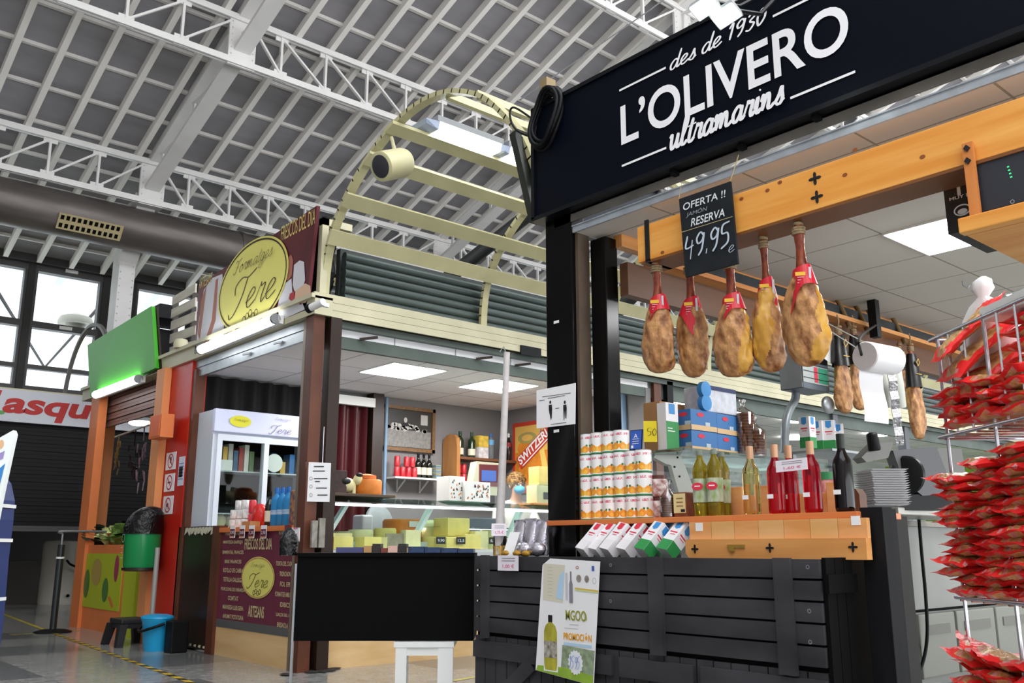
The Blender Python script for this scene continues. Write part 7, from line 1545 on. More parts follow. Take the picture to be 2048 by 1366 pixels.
m = M(); m.box(3.95, a.y-.3, 0, 4.2, a.y+.5, zs_); m.build('inner_shelf', mat('dark inner shelf', '2a2826', .7), label='dark inner shelf behind the bottles', cat='shelf')
# ------------------------------------------------ pine box front under the shelf
WF = FX(3.43); ul, ur = WF.uv(1378, 1080)[0], WF.uv(1737, 1080)[0]; zmid = WF.uv(1380, 1079)[1]; zlow = WF.uv(1378, 1116)[1]
t = thing('pine_chest', 'honey pine chest front with iron rosettes and brass latch under the orange shelf', 'chest', WF.pt((ul+ur)/2, zlow))
n = 7
for k in range(n):
    a, b_ = ul+.005+(ur-ul-.005)*k/n, ul+.005+(ur-ul-.005)*(k+1)/n-.002; m = M(); m.slab(WF, a, zmid, b_, zs_-.026, -.025, 0); m.build('small_plank', (PLANK, wood_mat('pale pine plank', 'e2ab68', 'eec08a', (10, 2, 10)))[k % 2], t)
m = M(); m.fprism(WF, [(ul-.005, zlow+.02), (ul+.012, zlow), (ur, zlow), (ur, zmid), (ul-.0, zmid), (ul-.006, zmid-.01)], -.02, .02); m.build('long_plank', wood_mat('long pine plank', 'd68f4c', 'e6a763', (14, 1.5, 14), .4), t)
W2 = WF.off(.02)
for px, py in ((1390, 1098), (1540, 1096), (1706, 1094)): u, v = W2.uv(px, py); flower(W2, u, v, .02).build('iron_rosette', IRON, t)
u, v = W2.uv(1473, 1093); m = M(); m.slab(W2, u-.045, v-.006, u+.045, v+.008, 0, .006); m.slab(W2, u-.035, v-.022, u-.01, v-.006, 0, .008); m.build('brass_latch', mat('brass', 'c9a24a', .35, metal=.7), t)
m = M()
for px in (1398, 1711): u, v = WF.uv(px, 1054 if px < 1500 else 1041); m.slab(WF, u-.018, v-.018, u+.02, v+.018, 0, .002)
m.build('paper_tag', PAPER, t)
# ------------------------------------------------ black slatted counter
KF2 = FX(3.25); zt = .856; ul2, ur2 = KF2.uv(950, 1112)[0], KF2.uv(1640, 1118)[0]; zb2 = .452
t = thing('slatted_counter', 'black stained counter of horizontal slatted boards below the shelf', 'counter', KF2.pt((ul2+ur2)/2, -KF2.O.z+0))
m = M(); m.box(3.275, -ur2, 0, 3.44, -ul2, .84); m.build('body', CRATE_SHADE, t)
def cu_(px, py=1200): return KF2.uv(px, py)[0]
ux = [ul2, cu_(1312), cu_(1572), ur2]
for s_ in range(3):
    for k in range(5):
        z1 = zt-(zt-zb2)*k/5; z0 = zt-(zt-zb2)*(k+1)/5+.009
        off = .0 if s_ != 2 else .004
        m = M(); m.slab(KF2, ux[s_]+.004, z0, ux[s_+1]-.004, z1, -.025, off); m.build('board', CRATE, t)
    
for px, wd, zlo in ((973, .055, zb2-.02), (1316, .075, zb2-.01), (1572, .075, zb2-.03)):
    u = cu_(px); m = M(); m.slab(KF2, u-wd/2, zlo, u+wd/2, zt+.004, 0, .022); m.build('batten', CRATE, t)
m = M()
for px, py in ((1223, 1130), (1223, 1202), (1617, 1134), (1620, 1222), (1622, 1284), (1565, 1121)): u, v = KF2.uv(px, py); m.ringd(KF2, u, v, .009, .009, .005, .006, 14)
m.build('bolt', mat('dull bolt', '8a8a90', .35, metal=.6), t)
# lower crates
us = [ul2-.01, cu_(1200, 1330), cu_(1388, 1340), ur2]
n = 24
for k in range(n):
    a, b_ = ul2+(ur2-ul2)*k/n, ul2+(ur2-ul2)*(k+1)/n-.007; m = M(); m.slab(KF2, a, .0, b_, zb2-.012, -.03, -.008); m.build('lower_board', CRATE, t)
for a, b_ in ((ul2, cu_(1228, 1330)), (cu_(1240, 1330), cu_(1390, 1330)), (cu_(1402, 1330), ur2)):
    for z0, z1 in ((.33, .415), (.03, .11)):
        m = M(); m.slab(KF2, a+.004, z0, b_-.006, z1, -.008, .012); m.build('lower_rail', CRATE, t)
a, b_ = KF2.pt(cu_(985, 1366), .1, .004), KF2.pt(cu_(1065, 1330), .33, .004); m = M(); m.bar(a, b_, .075, .02, V((-1, 0, 0))); m.build('diagonal_brace', CRATE, t)
# right side of the counter: vertical boards
DF = FY(-ur2); m = M()
x = 3.26
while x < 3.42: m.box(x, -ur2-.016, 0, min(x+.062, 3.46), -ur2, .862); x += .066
m.build('side_board', CRATE_SHADE, t); m = M(); m.box(3.25, -ur2-.03, .73, 3.46, -ur2-.014, .80); m.build('side_rail', CRATE_SHADE, t)
a = RX(1738, 1015, 3.5); b_ = RX(1776, 1015, 3.5)
m = M(); m.box(3.47, 1.80, 0, 3.545, 1.895, 1.055, .003); m.box(3.55, 1.81, 0, 3.60, 1.895, 1.05, .003); m.build('counter_post', mat('rough black post', '111114', .6, var=.4, scale=(14, 14, 3), spec=.2), label='rough black post at the right end of the pine chest and counter', cat='post')
# milk cartons lying in the gap
MROT = Matrix.Rotation(math.radians(-24), 4, 'X') @ Matrix.Rotation(math.radians(38), 4, 'Y')
mr = milk(.17, .07, .07, REDINK, mat('carton pale', 'e6e2e4', .5)); mb = milk(.17, .07, .07, MBLUE, GRN); i1 = i2 = 0
for k, (px, x, pr, lb) in enumerate(((1166, 3.34, mr, 'first'), (1190, 3.36, mr, 'second'), (1214, 3.34, mr, 'third'), (1204, 3.46, mr, 'fourth, in the rear'), (1230, 3.46, mr, 'fifth, in the rear'), (1248, 3.36, mr, 'sixth'), (1262, 3.44, mr, 'seventh, in the rear'))):
    p = RX(px, 1112, x); o = mr.put((x, p.y+.0, .872), (math.radians(13), math.radians(42), 0), 'white and red milk carton leaning on the black counter, %s' % lb, 'leaning milk cartons')
for px, x, lb in ((1285, 3.34, 'white and blue milk carton leaning on the counter, left one'), (1308, 3.42, 'white and blue milk carton leaning on the counter, middle one'), (1330, 3.38, 'white and blue milk carton leaning on the counter, right one')):
    p = RX(px, 1112, x); mb.put((x, p.y, .872), (math.radians(13), math.radians(42), 0), lb, 'leaning milk cartons')
a = RX(1326, 1075, 3.5); m = M(); m.face([m.v(q) for q in (a+V((0, .05, -.05)), a+V((0, -.02, -.03)), a+V((-.01, -.05, .05)))]); m.build('yellow_paper', mat('yellow card', 'e6d21e'), label='yellow paper corner sticking up behind the milk cartons', cat='paper')
a, b_ = RX(1172, 1060, 3.78), RX(1372, 1060, 3.78); m = M(); nn = 24; rg = random.Random(6); tv = [m.v((3.78+rg.uniform(-.03, .03), a.y+(b_.y-a.y)*i/nn, 1.0+rg.uniform(-.015, .01))) for i in range(nn+1)]; bv = [m.v((3.74+rg.uniform(-.05, .05), a.y+(b_.y-a.y)*i/nn, .865)) for i in range(nn+1)]
for i in range(nn): m.face([bv[i], bv[i+1], tv[i+1], tv[i]])
m.build('plastic_bag', mat('milky plastic', 'cfdcd4', .25, trans=.0, alpha=.45), label='row of milky plastic bags below the orange shelf', cat='bag', smooth=40)
# silver bags, bottle and leaflet at the left end of the counter
FOIL = mat('silver foil bag', 'c6c2cc', .22, metal=.75, bump=.5, scale=(22, 22, 22))
for k, (px, x, h, lb) in enumerate(((1040, 3.42, .19, 'left'), (1062, 3.42, .195, 'middle'), (1084, 3.44, .19, 'right'))):
    p = RX(px, 1110, x); t = thing('foil_bag', 'silver foil bag at the left end of the black counter, %s of the rear three' % lb, 'bag', (x, p.y, zt), 'silver foil bags')
    m = M(); m.loft([(x, p.y, zt, .03, .035), (x, p.y, zt+.02, .036, .042), (x, p.y, zt+h*.5, .036, .043), (x, p.y, zt+h*.85, .02, .043), (x, p.y, zt+h, .003, .043)], 20, jit=.03, seed=k); m.build('bag', FOIL, t, smooth=50)
    m = M(); m.box(x-.006, p.y-.043, zt+h-.012, x+.006, p.y+.043, zt+h+.004); m.build('seal', FOIL, t)
for k, (px, x, lb) in enumerate(((1048, 3.33, 'left'), (1074, 3.33, 'right'))):
    p = RX(px, 1110, x); m = M(); m.ell((x, p.y, zt+.035), (.04, .055, .036), 14, 8, .06, k); m.build('foil_bag', FOIL, label='small silver bag lying at the front edge of the counter, %s one' % lb, cat='bag', group='silver foil bags', smooth=50)
OLV = mat('yellow olives', 'b88a2c', .4, var=.3, scale=(20, 20, 20))
for k, (px, lb) in enumerate(((1012, 'left'), (1034, 'middle'), (1052, 'right'))):
    p = RX(px, 1112, 3.29); m = M(); m.ell((3.29, p.y, zt+.014), (.02, .028, .016), 12, 7, .05, k); m.build('olive_packet', OLV, label='small yellow packet on the front edge of the counter, %s one' % lb, cat='packet', group='small yellow packets', smooth=50)
p = RX(1000, 1110, 3.35); t = thing('wine_bottle', 'dark bottle with gold net at the foot of the white pole', 'bottle', (3.35, p.y, zt))
m = M(); m.lathe([(.036, 0), (.038, .01), (.038, .1), (.03, .125), (.015, .15), (.014, .2)], (3.35, p.y, zt), 20); m.build('glass', REDW, t, smooth=50)
m = M(); m.lathe([(.0385, .002), (.0392, .05), (.0387, .055)], (3.35, p.y, zt), 20, cap=False); m.build('gold_net', mat('gold net', 'b8924a', .4, var=.6, scale=(60, 60, 60)), t, smooth=50)
LFr = Fr(RX(1022, 1088, 3.3), (.3, -1, 0), (.25, -.2, 1)); m = M(); q = LFr.uv(1022, 1088); m.slab(LFr, q[0]-.03, q[1]-.09, q[0]+.035, q[1]+.065, 0, .002); m.build('leaflet', PAPER, label='white leaflet leaning between the dark bottle and the silver bags', cat='leaflet')
price_note(FX(3.222), 996, 1111, 1037, 1141, '1,00 €', 'white price note pinned to the top left of the black counter')
# olive oil poster
OP = FX(3.215); P_ = [OP.uv(*p) for p in ((1071, 1340), (1187, 1372), (1200, 1123), (1100, 1117), (1085, 1130))]
t = thing('poster', 'tall white olive oil promotion poster hanging on the black counter', 'poster', OP.pt(*P_[0]))
m = M(); m.fprism(OP, P_, -.002, 0); m.build('sheet', PAPER, t)
def op(px, py): return OP.uv(px, py)
m = M(); m.use(mat('poster beige', 'dcd6c2', .6)).poly(OP, [op(1086, 1199), op(1126, 1206), op(1130, 1130), op(1087, 1127)], .001)
m.use(mat('poster sky blue', 'b8d6ee', .6)).poly(OP, [op(1113, 1196), op(1126, 1200), op(1129, 1142), op(1120, 1150), op(1115, 1175)], .002)
m.use(mat('poster ink grey', 'a8a49a', .6))
for k in range(9): a = op(1100, 1135+7*k); m.rect(OP, a[0]-.015, a[1], a[0]+.02, a[1]+.0015, .002)
m.use(mat('poster bottle grey', '8a8692', .5)); a = op(1143, 1206); b_ = op(1143, 1143); m.poly(OP, [(a[0]-.012, a[1]), (a[0]+.012, a[1]), (a[0]+.012, b_[1]-.06), (a[0]+.005, b_[1]-.04), (a[0]+.005, b_[1]), (a[0]-.005, b_[1]), (a[0]-.005, b_[1]-.04), (a[0]-.012, b_[1]-.06)], .003)
a = op(1134, 1200); b_ = op(1136, 1146); m.use(mat('poster pale bottle', 'cfcbd2', .5)).rect(OP, a[0]-.008, a[1], a[0]+.008, b_[1], .002)
m.use(mat('poster photo brown', '9a8f8a', .5, var=.3, scale=(40, 40, 40))).disc(OP, *op(1158, 1157), .017, .017, .002, 20).disc(OP, *op(1174, 1158), .015, .017, .002, 20)
m.use(mat('poster ink grey', 'a8a49a')).ringd(OP, *op(1189, 1162), .012, .014, .002, .002, 20).use(mat('blue flag', '4a62b0', .5)).rect(OP, *op(1184, 1142), *op(1189, 1132), .002).use(mat('poster rust', 'b8745a', .5)).ringd(OP, *op(1155, 1135), .011, .007, .003, .002, 16)
m.use(mat('poster gold', 'd8b84a', .5)).poly(OP, [op(1150, 1178), op(1197, 1184), op(1197, 1181), op(1150, 1175)], .002).use(mat('poster pale green', 'cdd89a', .5)).poly(OP, [op(1150, 1181), op(1197, 1187), op(1197, 1184), op(1150, 1178)], .002)
G2 = mat('poster olive', 'a89a5a'); a = op(1132, 1240); b_ = op(1173, 1226); m.use(mat('poster gold dark', '9a9a3a', .5)).text(OP, 'MGOO', (a[0], a[1], b_[0], b_[1]+.008), .003, bold=.02)
for r in (.045, .052, .06): c_ = op(1160, 1238); m.poly(OP, [(c_[0]+r*.8*math.cos(t_), c_[1]+r*math.sin(t_)*.85) for t_ in [-.1+.2*i for i in range(5)]]+[(c_[0]+(r-.003)*.8*math.cos(t_), c_[1]+(r-.003)*math.sin(t_)*.85) for t_ in [.7-.2*i for i in range(5)]], .002)
m.use(mat('poster ink grey', 'a8a49a')); a = op(1140, 1249); m.rect(OP, a[0], a[1]-.001, a[0]+.06, a[1]+.001, .002); a = op(1130, 1256); m.rect(OP, a[0], a[1]-.001, a[0]+.09, a[1]+.001, .002)
a = op(1128, 1279); b_ = op(1184, 1272); m.use(mat('promo orange', 'eaa51e', .5)).text(OP, 'PROMOCI\u00d3N', (a[0], a[1], b_[0], b_[1]+.012), .003, bold=.03)
m.use(mat('poster sky blue', 'b8d6ee')).poly(OP, [op(1128, 1290), op(1184, 1297), op(1184, 1291), op(1128, 1284)], .002)
m.use(mat('poster grove', '8f9e80', .6, var=.3, scale=(30, 30, 30))).poly(OP, [op(1122, 1345), op(1186, 1362), op(1190, 1302), op(1125, 1290)], .0015)
m.use(mat('poster grass', '8fb23a', .6, var=.2, scale=(14, 14, 14))).poly(OP, [op(1073, 1340), op(1186, 1371), op(1187, 1352), op(1130, 1335), op(1076, 1330)], .002)
c_ = op(1102, 1300); H_ = op(1102, 1226)[1]-op(1102, 1345)[1]; z0 = op(1102, 1342)[1]; r = .046
m.use(PAPER).poly(OP, [(c_[0]-r*1.08, z0-.002), (c_[0]+r*1.08, z0-.002), (c_[0]+r*1.08, z0+H_*.72), (c_[0]+r*.4, z0+H_*.86), (c_[0]-r*.4, z0+H_*.86), (c_[0]-r*1.08, z0+H_*.72)], .0025)
m.use(mat('poster oil', 'b0a83a', .5, var=.25, scale=(25, 25, 12))).poly(OP, [(c_[0]-r*.85, z0+.004), (c_[0]+r*.85, z0+.004), (c_[0]+r, z0+.03), (c_[0]+r, z0+H_*.66), (c_[0]+r*.75, z0+H_*.76), (c_[0]+r*.25, z0+H_*.82), (c_[0]-r*.25, z0+H_*.82), (c_[0]-r*.75, z0+H_*.76), (c_[0]-r, z0+H_*.66), (c_[0]-r, z0+.03)], .003)
m.use(mat('poster bottle label', '7a7260', .5, var=.5, scale=(40, 40, 40), col2='cfc8ba')).rect(OP, c_[0]-r*.98, z0+H_*.22, c_[0]+r*.98, z0+H_*.5, .004).use(INK).rect(OP, c_[0]-r*.32, z0+H_*.82, c_[0]+r*.32, z0+H_*.94, .004)
c_ = op(1152, 1325); m.use(mat('starburst white', 'eef0f4', .6)).poly(OP, [(c_[0]+(.052 if i % 2 else .044)*math.cos(2*PI*i/32), c_[1]+(.058 if i % 2 else .05)*math.sin(2*PI*i/32)) for i in range(32)], .004).use(mat('pen blue', '8a9ad0', .6)).script(OP, "15'95", (c_[0]-.036, c_[1]-.03, c_[0]+.036, c_[1]+.03), .006, .1, .2, .3)
m.build('print', None, t)
# ------------------------------------------------ white refrigerated cabinet, slicer and trays
GF = FY(2.9); gx0 = 5.66; FW_ = mat('cold cabinet white', '93958f', .45, var=.06, scale=(2, 2, 2))
t = thing('refrigerated_cabinet', 'long off white refrigerated cabinet with three grille panels behind the counter', 'cabinet', (7, 3, 0))
zg = GF.uv(1790, 1222)[1]; ztop = GF.uv(1790, 1052)[1]
m = M(); m.box(gx0, 2.9, .06, 9.4, 3.04, ztop); m.build('body', FW_, t)
m = M(); m.box(gx0-.01, 2.86, ztop, 9.4, 3.04, ztop+.035); m.build('top_edge', mat('rusty steel edge', '7f7a70', .4, metal=.4, var=.3, scale=(8, 8, 8)), t)
m = M(); m.box(gx0+.02, 2.885, zg-.02, 9.4, 2.9, zg-.005); m.build('dark_gap', CAV, t)
xs3 = [GF.uv(px, 1260)[0] for px in (1828, 1905, 1985)]+[8.6]
for a, b_ in zip(xs3, xs3[1:]):
    m = M(); m.box(a, 2.862, .1, b_-.03, 2.9, zg-.03, .012); g = m.build('grille_panel', mat('grille panel', '8a8c82', .45), t)
    m = M(); m.box(a+.1, 2.856, zg-.16, b_-.12, 2.864, zg-.10); m.build('handle_slot', mat('grey slot', '77776f', .5), g)
for z_ in (zg-.13, .22):
    m = M(); q = GF.uv(1812, 1250)[0]; m.box(q-.05, 2.85, z_-.08, q+.05, 2.9, z_+.08, .006); m.build('hinge', mat('black hinge', '3a3b3a', .5), t)
for py in (1090, 1195): q = GF.uv(1792, py); m = M(); m.lathe([(.02, 0), (.016, .02)], (q[0], 2.9, q[1]), 12, (0, -1, 0)); m.build('screw_knob', IRON, t)
m = M(); m.tube(catmull([RY(1838, 1038, 2.82), RY(1843, 1100, 2.82), RY(1852, 1200, 2.82), RY(1854, 1280, 2.82), RY(1840, 1340, 2.82), RY(1815, 1358, 2.82)]), .011, 7); m.build('power_cable', BLACK, label='black cable hanging down the front of the off white cabinet', cat='cable', smooth=60)
m = M(); m.box(4.9, 2.45, 1.075, 6.1, 2.85, 1.115, .005); m.build('worktop', mat('pale steel worktop', 'b9b8ae', .35, metal=.3), label='pale worktop carrying the slicer and the foil trays', cat='worktop')
m = M(); m.box(4.9, 2.6, 0, 4.96, 2.84, 1.075); m.build('worktop_stand', DARKBR, label='dark upright carrying the pale worktop behind the black post', cat='support')
# stacked foil trays
q = RD(1766, 1012, 4.9); t = thing('foil_tray_stack', 'tall stack of silver foil trays beside the meat slicer', 'trays', (q.x, q.y, 1.115)); zb_ = 1.116
E1 = V((.78, -.62, 0)); E2 = V((.62, .78, 0)); hgt = RD(1766, 938, 4.9).z-zb_
for k in range(16):
    z = zb_+hgt*k/16; o_ = E1*rg.uniform(-.006, .006); c_ = V((q.x, q.y, z))+o_; m = M(); m.hexa([c_+E1*a_*.085+E2*b2*.1 for a_, b2 in ((-1, -1), (1, -1), (1, 1), (-1, 1))]+[c_+E1*a_*.1+E2*b2*.12+V((0, 0, hgt/16*.7)) for a_, b2 in ((-1, -1), (1, -1), (1, 1), (-1, 1))]); m.build('tray', mat('aluminium tray', 'f2f2f4', .3, metal=.15), t)
# big slicer
q = RD(1850, 1005, 5.1); t = thing('meat_slicer', 'large dark grey meat slicer on the worktop behind the black post', 'slicer', (q.x, q.y, 1.115))
SLF = Fr(RD(1840, 960, 5.1), RT+FW*.15); P = lambda *p: [SLF.uv(*a_) for a_ in p]; SLM = mat('slicer grey', '5a5a5c', .35, metal=.4)
m = M(); m.fprism(SLF, P((1745, 1018), (1905, 1022), (1905, 1000), (1870, 988), (1760, 990)), -.32, .02); m.build('base', mat('slicer dark', '1e1f21', .4, spec=.3), t)
m = M(); m.fprism(SLF, P((1778, 900), (1865, 896), (1905, 990), (1840, 992), (1800, 960)), -.06, .03); m.build('back_plate', SLM, t)
m = M(); m.fprism(SLF, P((1880, 898), (1920, 902), (1935, 985), (1905, 992), (1868, 900)), -.1, .01); m.build('carriage', mat('slicer light', '6e6e6a', .35, metal=.3), t)
c_ = SLF.pt(*SLF.uv(1812, 950), .03); m = M(); m.lathe([(.085, 0), (.105, .01), (.105, .03), (.09, .04), (.02, .04)], c_, 34, SLF.N*.5-RT*.85); m.build('blade_guard', mat('slicer dark', '1e1f21'), t, smooth=40)
m = M(); m.fprism(SLF.off(.05), P((1712, 912), (1740, 884), (1775, 884), (1765, 915), (1722, 922)), -.1, 0); m.build('hopper_plate', mat('slicer light', '8a8a86'), t)
c_ = SLF.pt(*SLF.uv(1736, 900), .06); m = M(); m.lathe([(.03, 0), (.034, .01), (.03, .09), (.02, .1)], c_, 18, V((-.2, 0, 1))); m.build('knob', BLACK, t, smooth=40)
# things under the worktop edge
m = M(); m.box(5.9, 2.6, .0, 8.2, 2.62, .02); m.build('floor_strip', WHITE, label='pale strip on the floor before the refrigerated cabinet', cat='strip')
# ------------------------------------------------ router shelf on the beam at top right
RF = FX(3.44); a = RF.uv(1940, 292); b_ = RF.uv(1948, 452)
t = thing('hung_shelf', 'small pine shelf hung from the beam by a strap, at the right edge', 'shelf', RF.pt(*b_))
uL = RF.uv(1925, 455)[0]; zS = RF.uv(1945, 452)[1]
m = M(); m.box(3.40, -.3, zS-.03, 3.45, -uL, zS+.03, .006); m.box(3.45, -.3, zS-.03, 4.0, -uL-.01, zS-.005); m.build('board', PINE_Y, t)
uc = RF.uv(1938, 300)[0]; m = M(); m.slab(RF, uc-.018, zS-.02, uc+.02, a[1]+.01, 0, .018); m.build('strap', wood_mat('strap pine', 'c9783a', 'd98c4a', (14, 14, 1.5), .4), t)
R2 = RF.off(.018)
for px, py in ((1934, 297), (1936, 322)): u, v = R2.uv(px, py); m = M(); m.fprism(R2, [(u-.012, v), (u, v-.014), (u+.012, v), (u, v+.014)], 0, .008); m.build('iron_stud', IRON, t)
u, v = R2.uv(1947, 443); flower(R2, u+.004, v, .026).build('iron_rosette', IRON, t)
t = thing('router', 'black router with green lights standing on the hung shelf', 'router', RX(2010, 430, 3.47))
ZF = FX(3.46); u0 = ZF.uv(1962, 420)[0]; m = M(); m.box(3.46, -.2, zS+.0, 3.62, -u0, zS+.27, .006); m.build('case', mat('dark grey device', '2c2f36', .4), t)
m = M(); m.slab(ZF, u0+.005, zS+.0, -.1, zS+.05, 0, .004); m.build('lower_strip', BLACK, t)
m = M(); u, v = ZF.uv(2017, 340)
for k in range(4): m.rect(ZF, u-.003+.002*k, v+.01-.014*k, u+.004+.002*k, v+.014-.014*k, .002)
m.build('green_light', mat('green indicator', '2fe06a', .4, emit=2), t)
m = M(); u, v = ZF.uv(2026, 404); m.ringd(ZF, u, v, .008, .008, .003, .006, 16); m.build('logo_ring', STEEL, t)
KB = FX(3.72); q0 = KB.uv(1895, 460); q1 = KB.uv(1960, 345)
t = thing('carton', 'black carton printed with white fragile warning behind the hung shelf strap', 'box', KB.pt(q0[0], q0[1]))
m = M(); m.box(3.72, -q1[0]-.2, q0[1]-.02, 4.1, -q0[0], KB.uv(1893, 352)[1], .003); m.build('body', mat('black carton', '2a292b', .5), t)
m = M(); u, v = KB.uv(1916, 370); m.rect(KB, u-.006, v-.045, u+.008, v+.03, .002); a = KB.uv(1899, 400); m.text(KB, 'MUY FRAGIL', (a[0], a[1]-.006, a[0]+.16, a[1]+.008), .002, bold=.02); u, v = KB.uv(1925, 420); m.ringd(KB, u, v, .035, .025, .006, .002, 20).disc(KB, u, v-.006, .02, .012, .002, 14); m.build('print', PAPER, t)
# ------------------------------------------------ wire rack with snack bags, close at the right
A0 = V((2.276, .997, 0)); E1 = V((-.62, -.78, 0)).normalized(); E2 = V((E1.y*-1, E1.x, 0)).normalized()
if E2.x < 0: E2 = -E2
def rk(a_, b_, z): return A0+E1*a_+E2*b_+V((0, 0, z))
t = thing('wire_rack', 'tall chrome wire rack of red snack bags cut by the right edge', 'rack', rk(.35, .2, 0))
LW, DW = .62, .42
for a_, b_ in ((0, 0), (.21, 0), (.42, 0), (LW, 0), (0, DW), (LW, DW)):
    m = M(); m.tube([rk(a_, b_, .02), rk(a_, b_, 1.42)], .0045, 7); m.build('upright', CHROME, t, smooth=50)
for z in (.5, .785, 1.165, 1.41):
    m = M(); m.tube([rk(-.02, -.01, z), rk(LW, -.01, z), rk(LW, DW, z), rk(-.02, DW, z), rk(-.02, -.01, z)], .005, 7); m.build('tier_frame', CHROME, t, smooth=50)
    if z < 1.3:
        m = M()
        for k in range(12): m.tube([rk(.05*k, -.01, z-.006), rk(.05*k, DW, z-.006)], .0028, 5)
        m.build('tier_wires', CHROME, t)
for a_ in (.07, .14, .28, .35, .49, .56):
    m = M(); m.tube([rk(a_, -.01, 1.165), rk(a_, -.01, 1.41)], .003, 5); m.build('basket_wire', CHROME, t)
for a_, b_ in ((.02, .1), (LW, .1)):
    m = M(); m.tube([rk(a_, 0, .02), rk(a_, DW, .02)], .006, 6); m.build('foot_bar', CHROME, t)
# snack bag: crimped flat ends red, golden middle
SRED = mat('red snack foil', 'f03032', .3, bump=.25, scale=(40, 40, 40)); SGOLD = mat('golden snack window', 'c98f4a', .28, var=.35, scale=(60, 60, 60), col2='e6bd84', bump=.2); SSIL = mat('pale pink crimp', 'e2a0a0', .25, metal=.2)
def bag_proto(seed, silver=False):
    rg = random.Random(seed); t = thing('snack_bag', 'x', 'snack bag', (0, 0, 0)); m = M(); nu, nv = 18, 12; Lb, Wb, T = .22, .15, .03
    m.use(SRED); m.use(SGOLD); m.use(SSIL)
    top = []; bot = []; ph = rg.uniform(0, 6)
    def ends(u): return max(0, min(1, min(u-.05, .95-u)/.07))**.55
    for i in range(nu+1):
        u = i/nu; e = ends(u); rt, rb = [], []
        for j in range(nv+1):
            v = j/nv; pr = e*max(0, math.sin(PI*v))**.45; jit = .0025*rg.uniform(-1, 1)*e
            y = (v-.5)*Wb*(1-.10*e); wv = .0035*math.sin(9*v+ph)*(1-e)+.003*math.sin(5*u+ph)
            rt.append(m.v((u*Lb, y, .015+T/2*pr+jit+wv))); rb.append(m.v((u*Lb, y, .015-T/2*pr+jit+wv)) if 0 < i < nu and 0 < j < nv else None)
        top.append(rt); bot.append([b if b else a for a, b in zip(rt, rb)])
    c0 = rg.choice((3, 4, 5)); c1 = c0+rg.choice((3, 4))
    for S_ in (top, bot):
        for i in range(nu):
            for j in range(nv):
                q = [S_[i][j], S_[i+1][j], S_[i+1][j+1], S_[i][j+1]]
                f = m.face(q if S_ is top else q[::-1])
                if f:
                    mid = i >= 4 and i < nu-4
                    patch = i in (1, 2, 3) and c0-1 <= j < c1
                    f.material_index = 1 if mid and 1 <= j < nv-1 else (2 if (i == 1 and j % 4 == seed % 4) else (1 if patch else 0))
    m.build('bag', None, t, smooth=50); return Proto(t)
bagp = [bag_proto(k) for k in range(3)]; rg = random.Random(21)
angE2 = math.atan2(E2.y, E2.x); bi = 0
def put_bag(a_, b_, z, tilt=0, roll=0, yaw=0, label='', sc=1):
    global bi
    bagp[bi % 3].put(rk(a_, b_, z), (roll, tilt, angE2+yaw), label, 'red snack bags in the wire rack', sc); bi += 1
TN = ['lowest', 'second', 'third', 'fourth', 'fifth', 'sixth', 'seventh', 'eighth', 'ninth', 'tenth', 'eleventh', 'twelfth', 'thirteenth', 'fourteenth', 'fifteenth']
def fb(k): return 'lowest' if k == 0 else TN[k]+' from the bottom'
COLN = ['left', 'middle', 'right', 'far right']
for c_ in range(4):
    for k in range(13 if c_ < 1 else (14 if c_ == 1 else 15)):
        put_bag(.05+.125*c_+rg.uniform(-.015, .015), -.05+rg.uniform(-.02, .02), .79+.0215*k, rg.uniform(-.09, .05), rg.uniform(-.1, .1), rg.uniform(-.22, .22), "red snack bag in the rack's middle tier, %s column, %s" % (COLN[c_], fb(k)), .84)
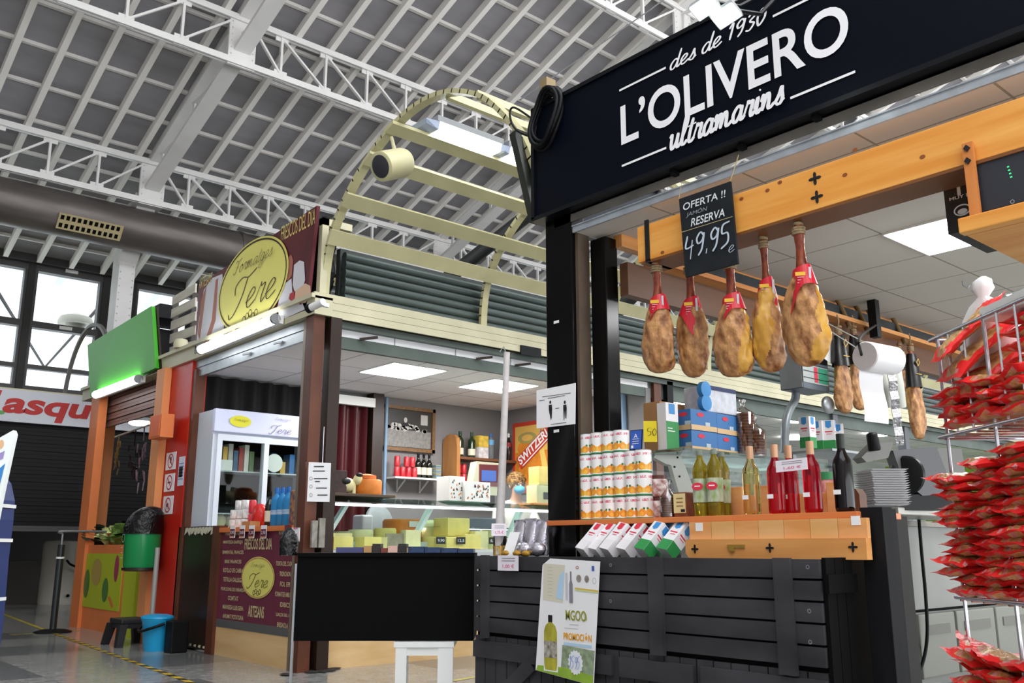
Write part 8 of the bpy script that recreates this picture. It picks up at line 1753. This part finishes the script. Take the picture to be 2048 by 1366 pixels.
for c_ in range(3):
    for k in range(4): put_bag(.06+.13*c_+rg.uniform(-.01, .01), -.04, 1.175+.026*k, rg.uniform(-.1, .1), rg.uniform(-.15, .15), rg.uniform(-.3, .3), "red snack bag lying in the rack's top tier, %s column, %s" % (COLN[c_], fb(k)), .84)
for k in range(4): put_bag(.30+.01*k, .0, 1.285+.03*k, rg.uniform(-.05, .12), rg.uniform(-.05, .05), rg.uniform(-.1, .1), "red snack bag in the rack's top tier, raised right pile, %s" % fb(k), .86)
for k in range(4): put_bag(.085+.012*k, -.04+.012*k, 1.325-.047*k, math.radians(-46+3*k), .1, .12*k-.3, "red snack bag leaning steeply at the left of the rack's top tier, %s" % ('outermost', 'second from outside', 'third from outside', 'innermost')[k], .95)
for k in range(4): put_bag(.09+.01*k, .02, 1.30-.03*k, math.radians(12), 0, .2, "snack bag lying behind the front wires of the rack's top tier, %s" % fb(k), .9)
for c_ in range(4):
    for k in range(6): put_bag(.04+.13*c_, -.05+rg.uniform(-.02, .02), .51+.027*k, rg.uniform(-.3, .2), rg.uniform(-.25, .25), rg.uniform(-.4, .4), "red snack bag in the rack's bottom tier, %s column, %s" % (COLN[c_], fb(k)), .9)
for k in range(2): put_bag(.05+.06*k, -.06, .69-.02*k, math.radians(38-16*k), .2, -.3, ('steeply tilted', 'half tilted')[k]+' red snack bag on top of the bottom tier', .95)
a = rk(.06, .1, 1.33); m = M(); m.loft([(a.x, a.y, 1.30, .03, .06), (a.x, a.y-.01, 1.40, .035, .075), (a.x+.01, a.y-.015, 1.455, .03, .07), (a.x, a.y, 1.485, .018, .035), (a.x, a.y+.005, 1.505, .012, .014), (a.x, a.y+.004, 1.525, .022, .026), (a.x, a.y+.002, 1.545, .02, .022), (a.x, a.y, 1.556, .006, .008)], 18, jit=.16, seed=9); m.build('plastic_bag', mat('white plastic bag', 'e4e2e0', .35), label='knotted white plastic bag hanging at the top left of the wire rack', cat='bag', smooth=50)
m = M(); a = rk(.2, .05, 1.42); b_ = rk(.38, .05, 1.42); m.bar(a, b_, .1, .03); m.build('white_tray', WHITE, label='white tray on the top rim of the wire rack', cat='tray')
# ------------------------------------------------ tidy up
for o in D.objects:
    if '_o' in o.keys(): del o['_o']
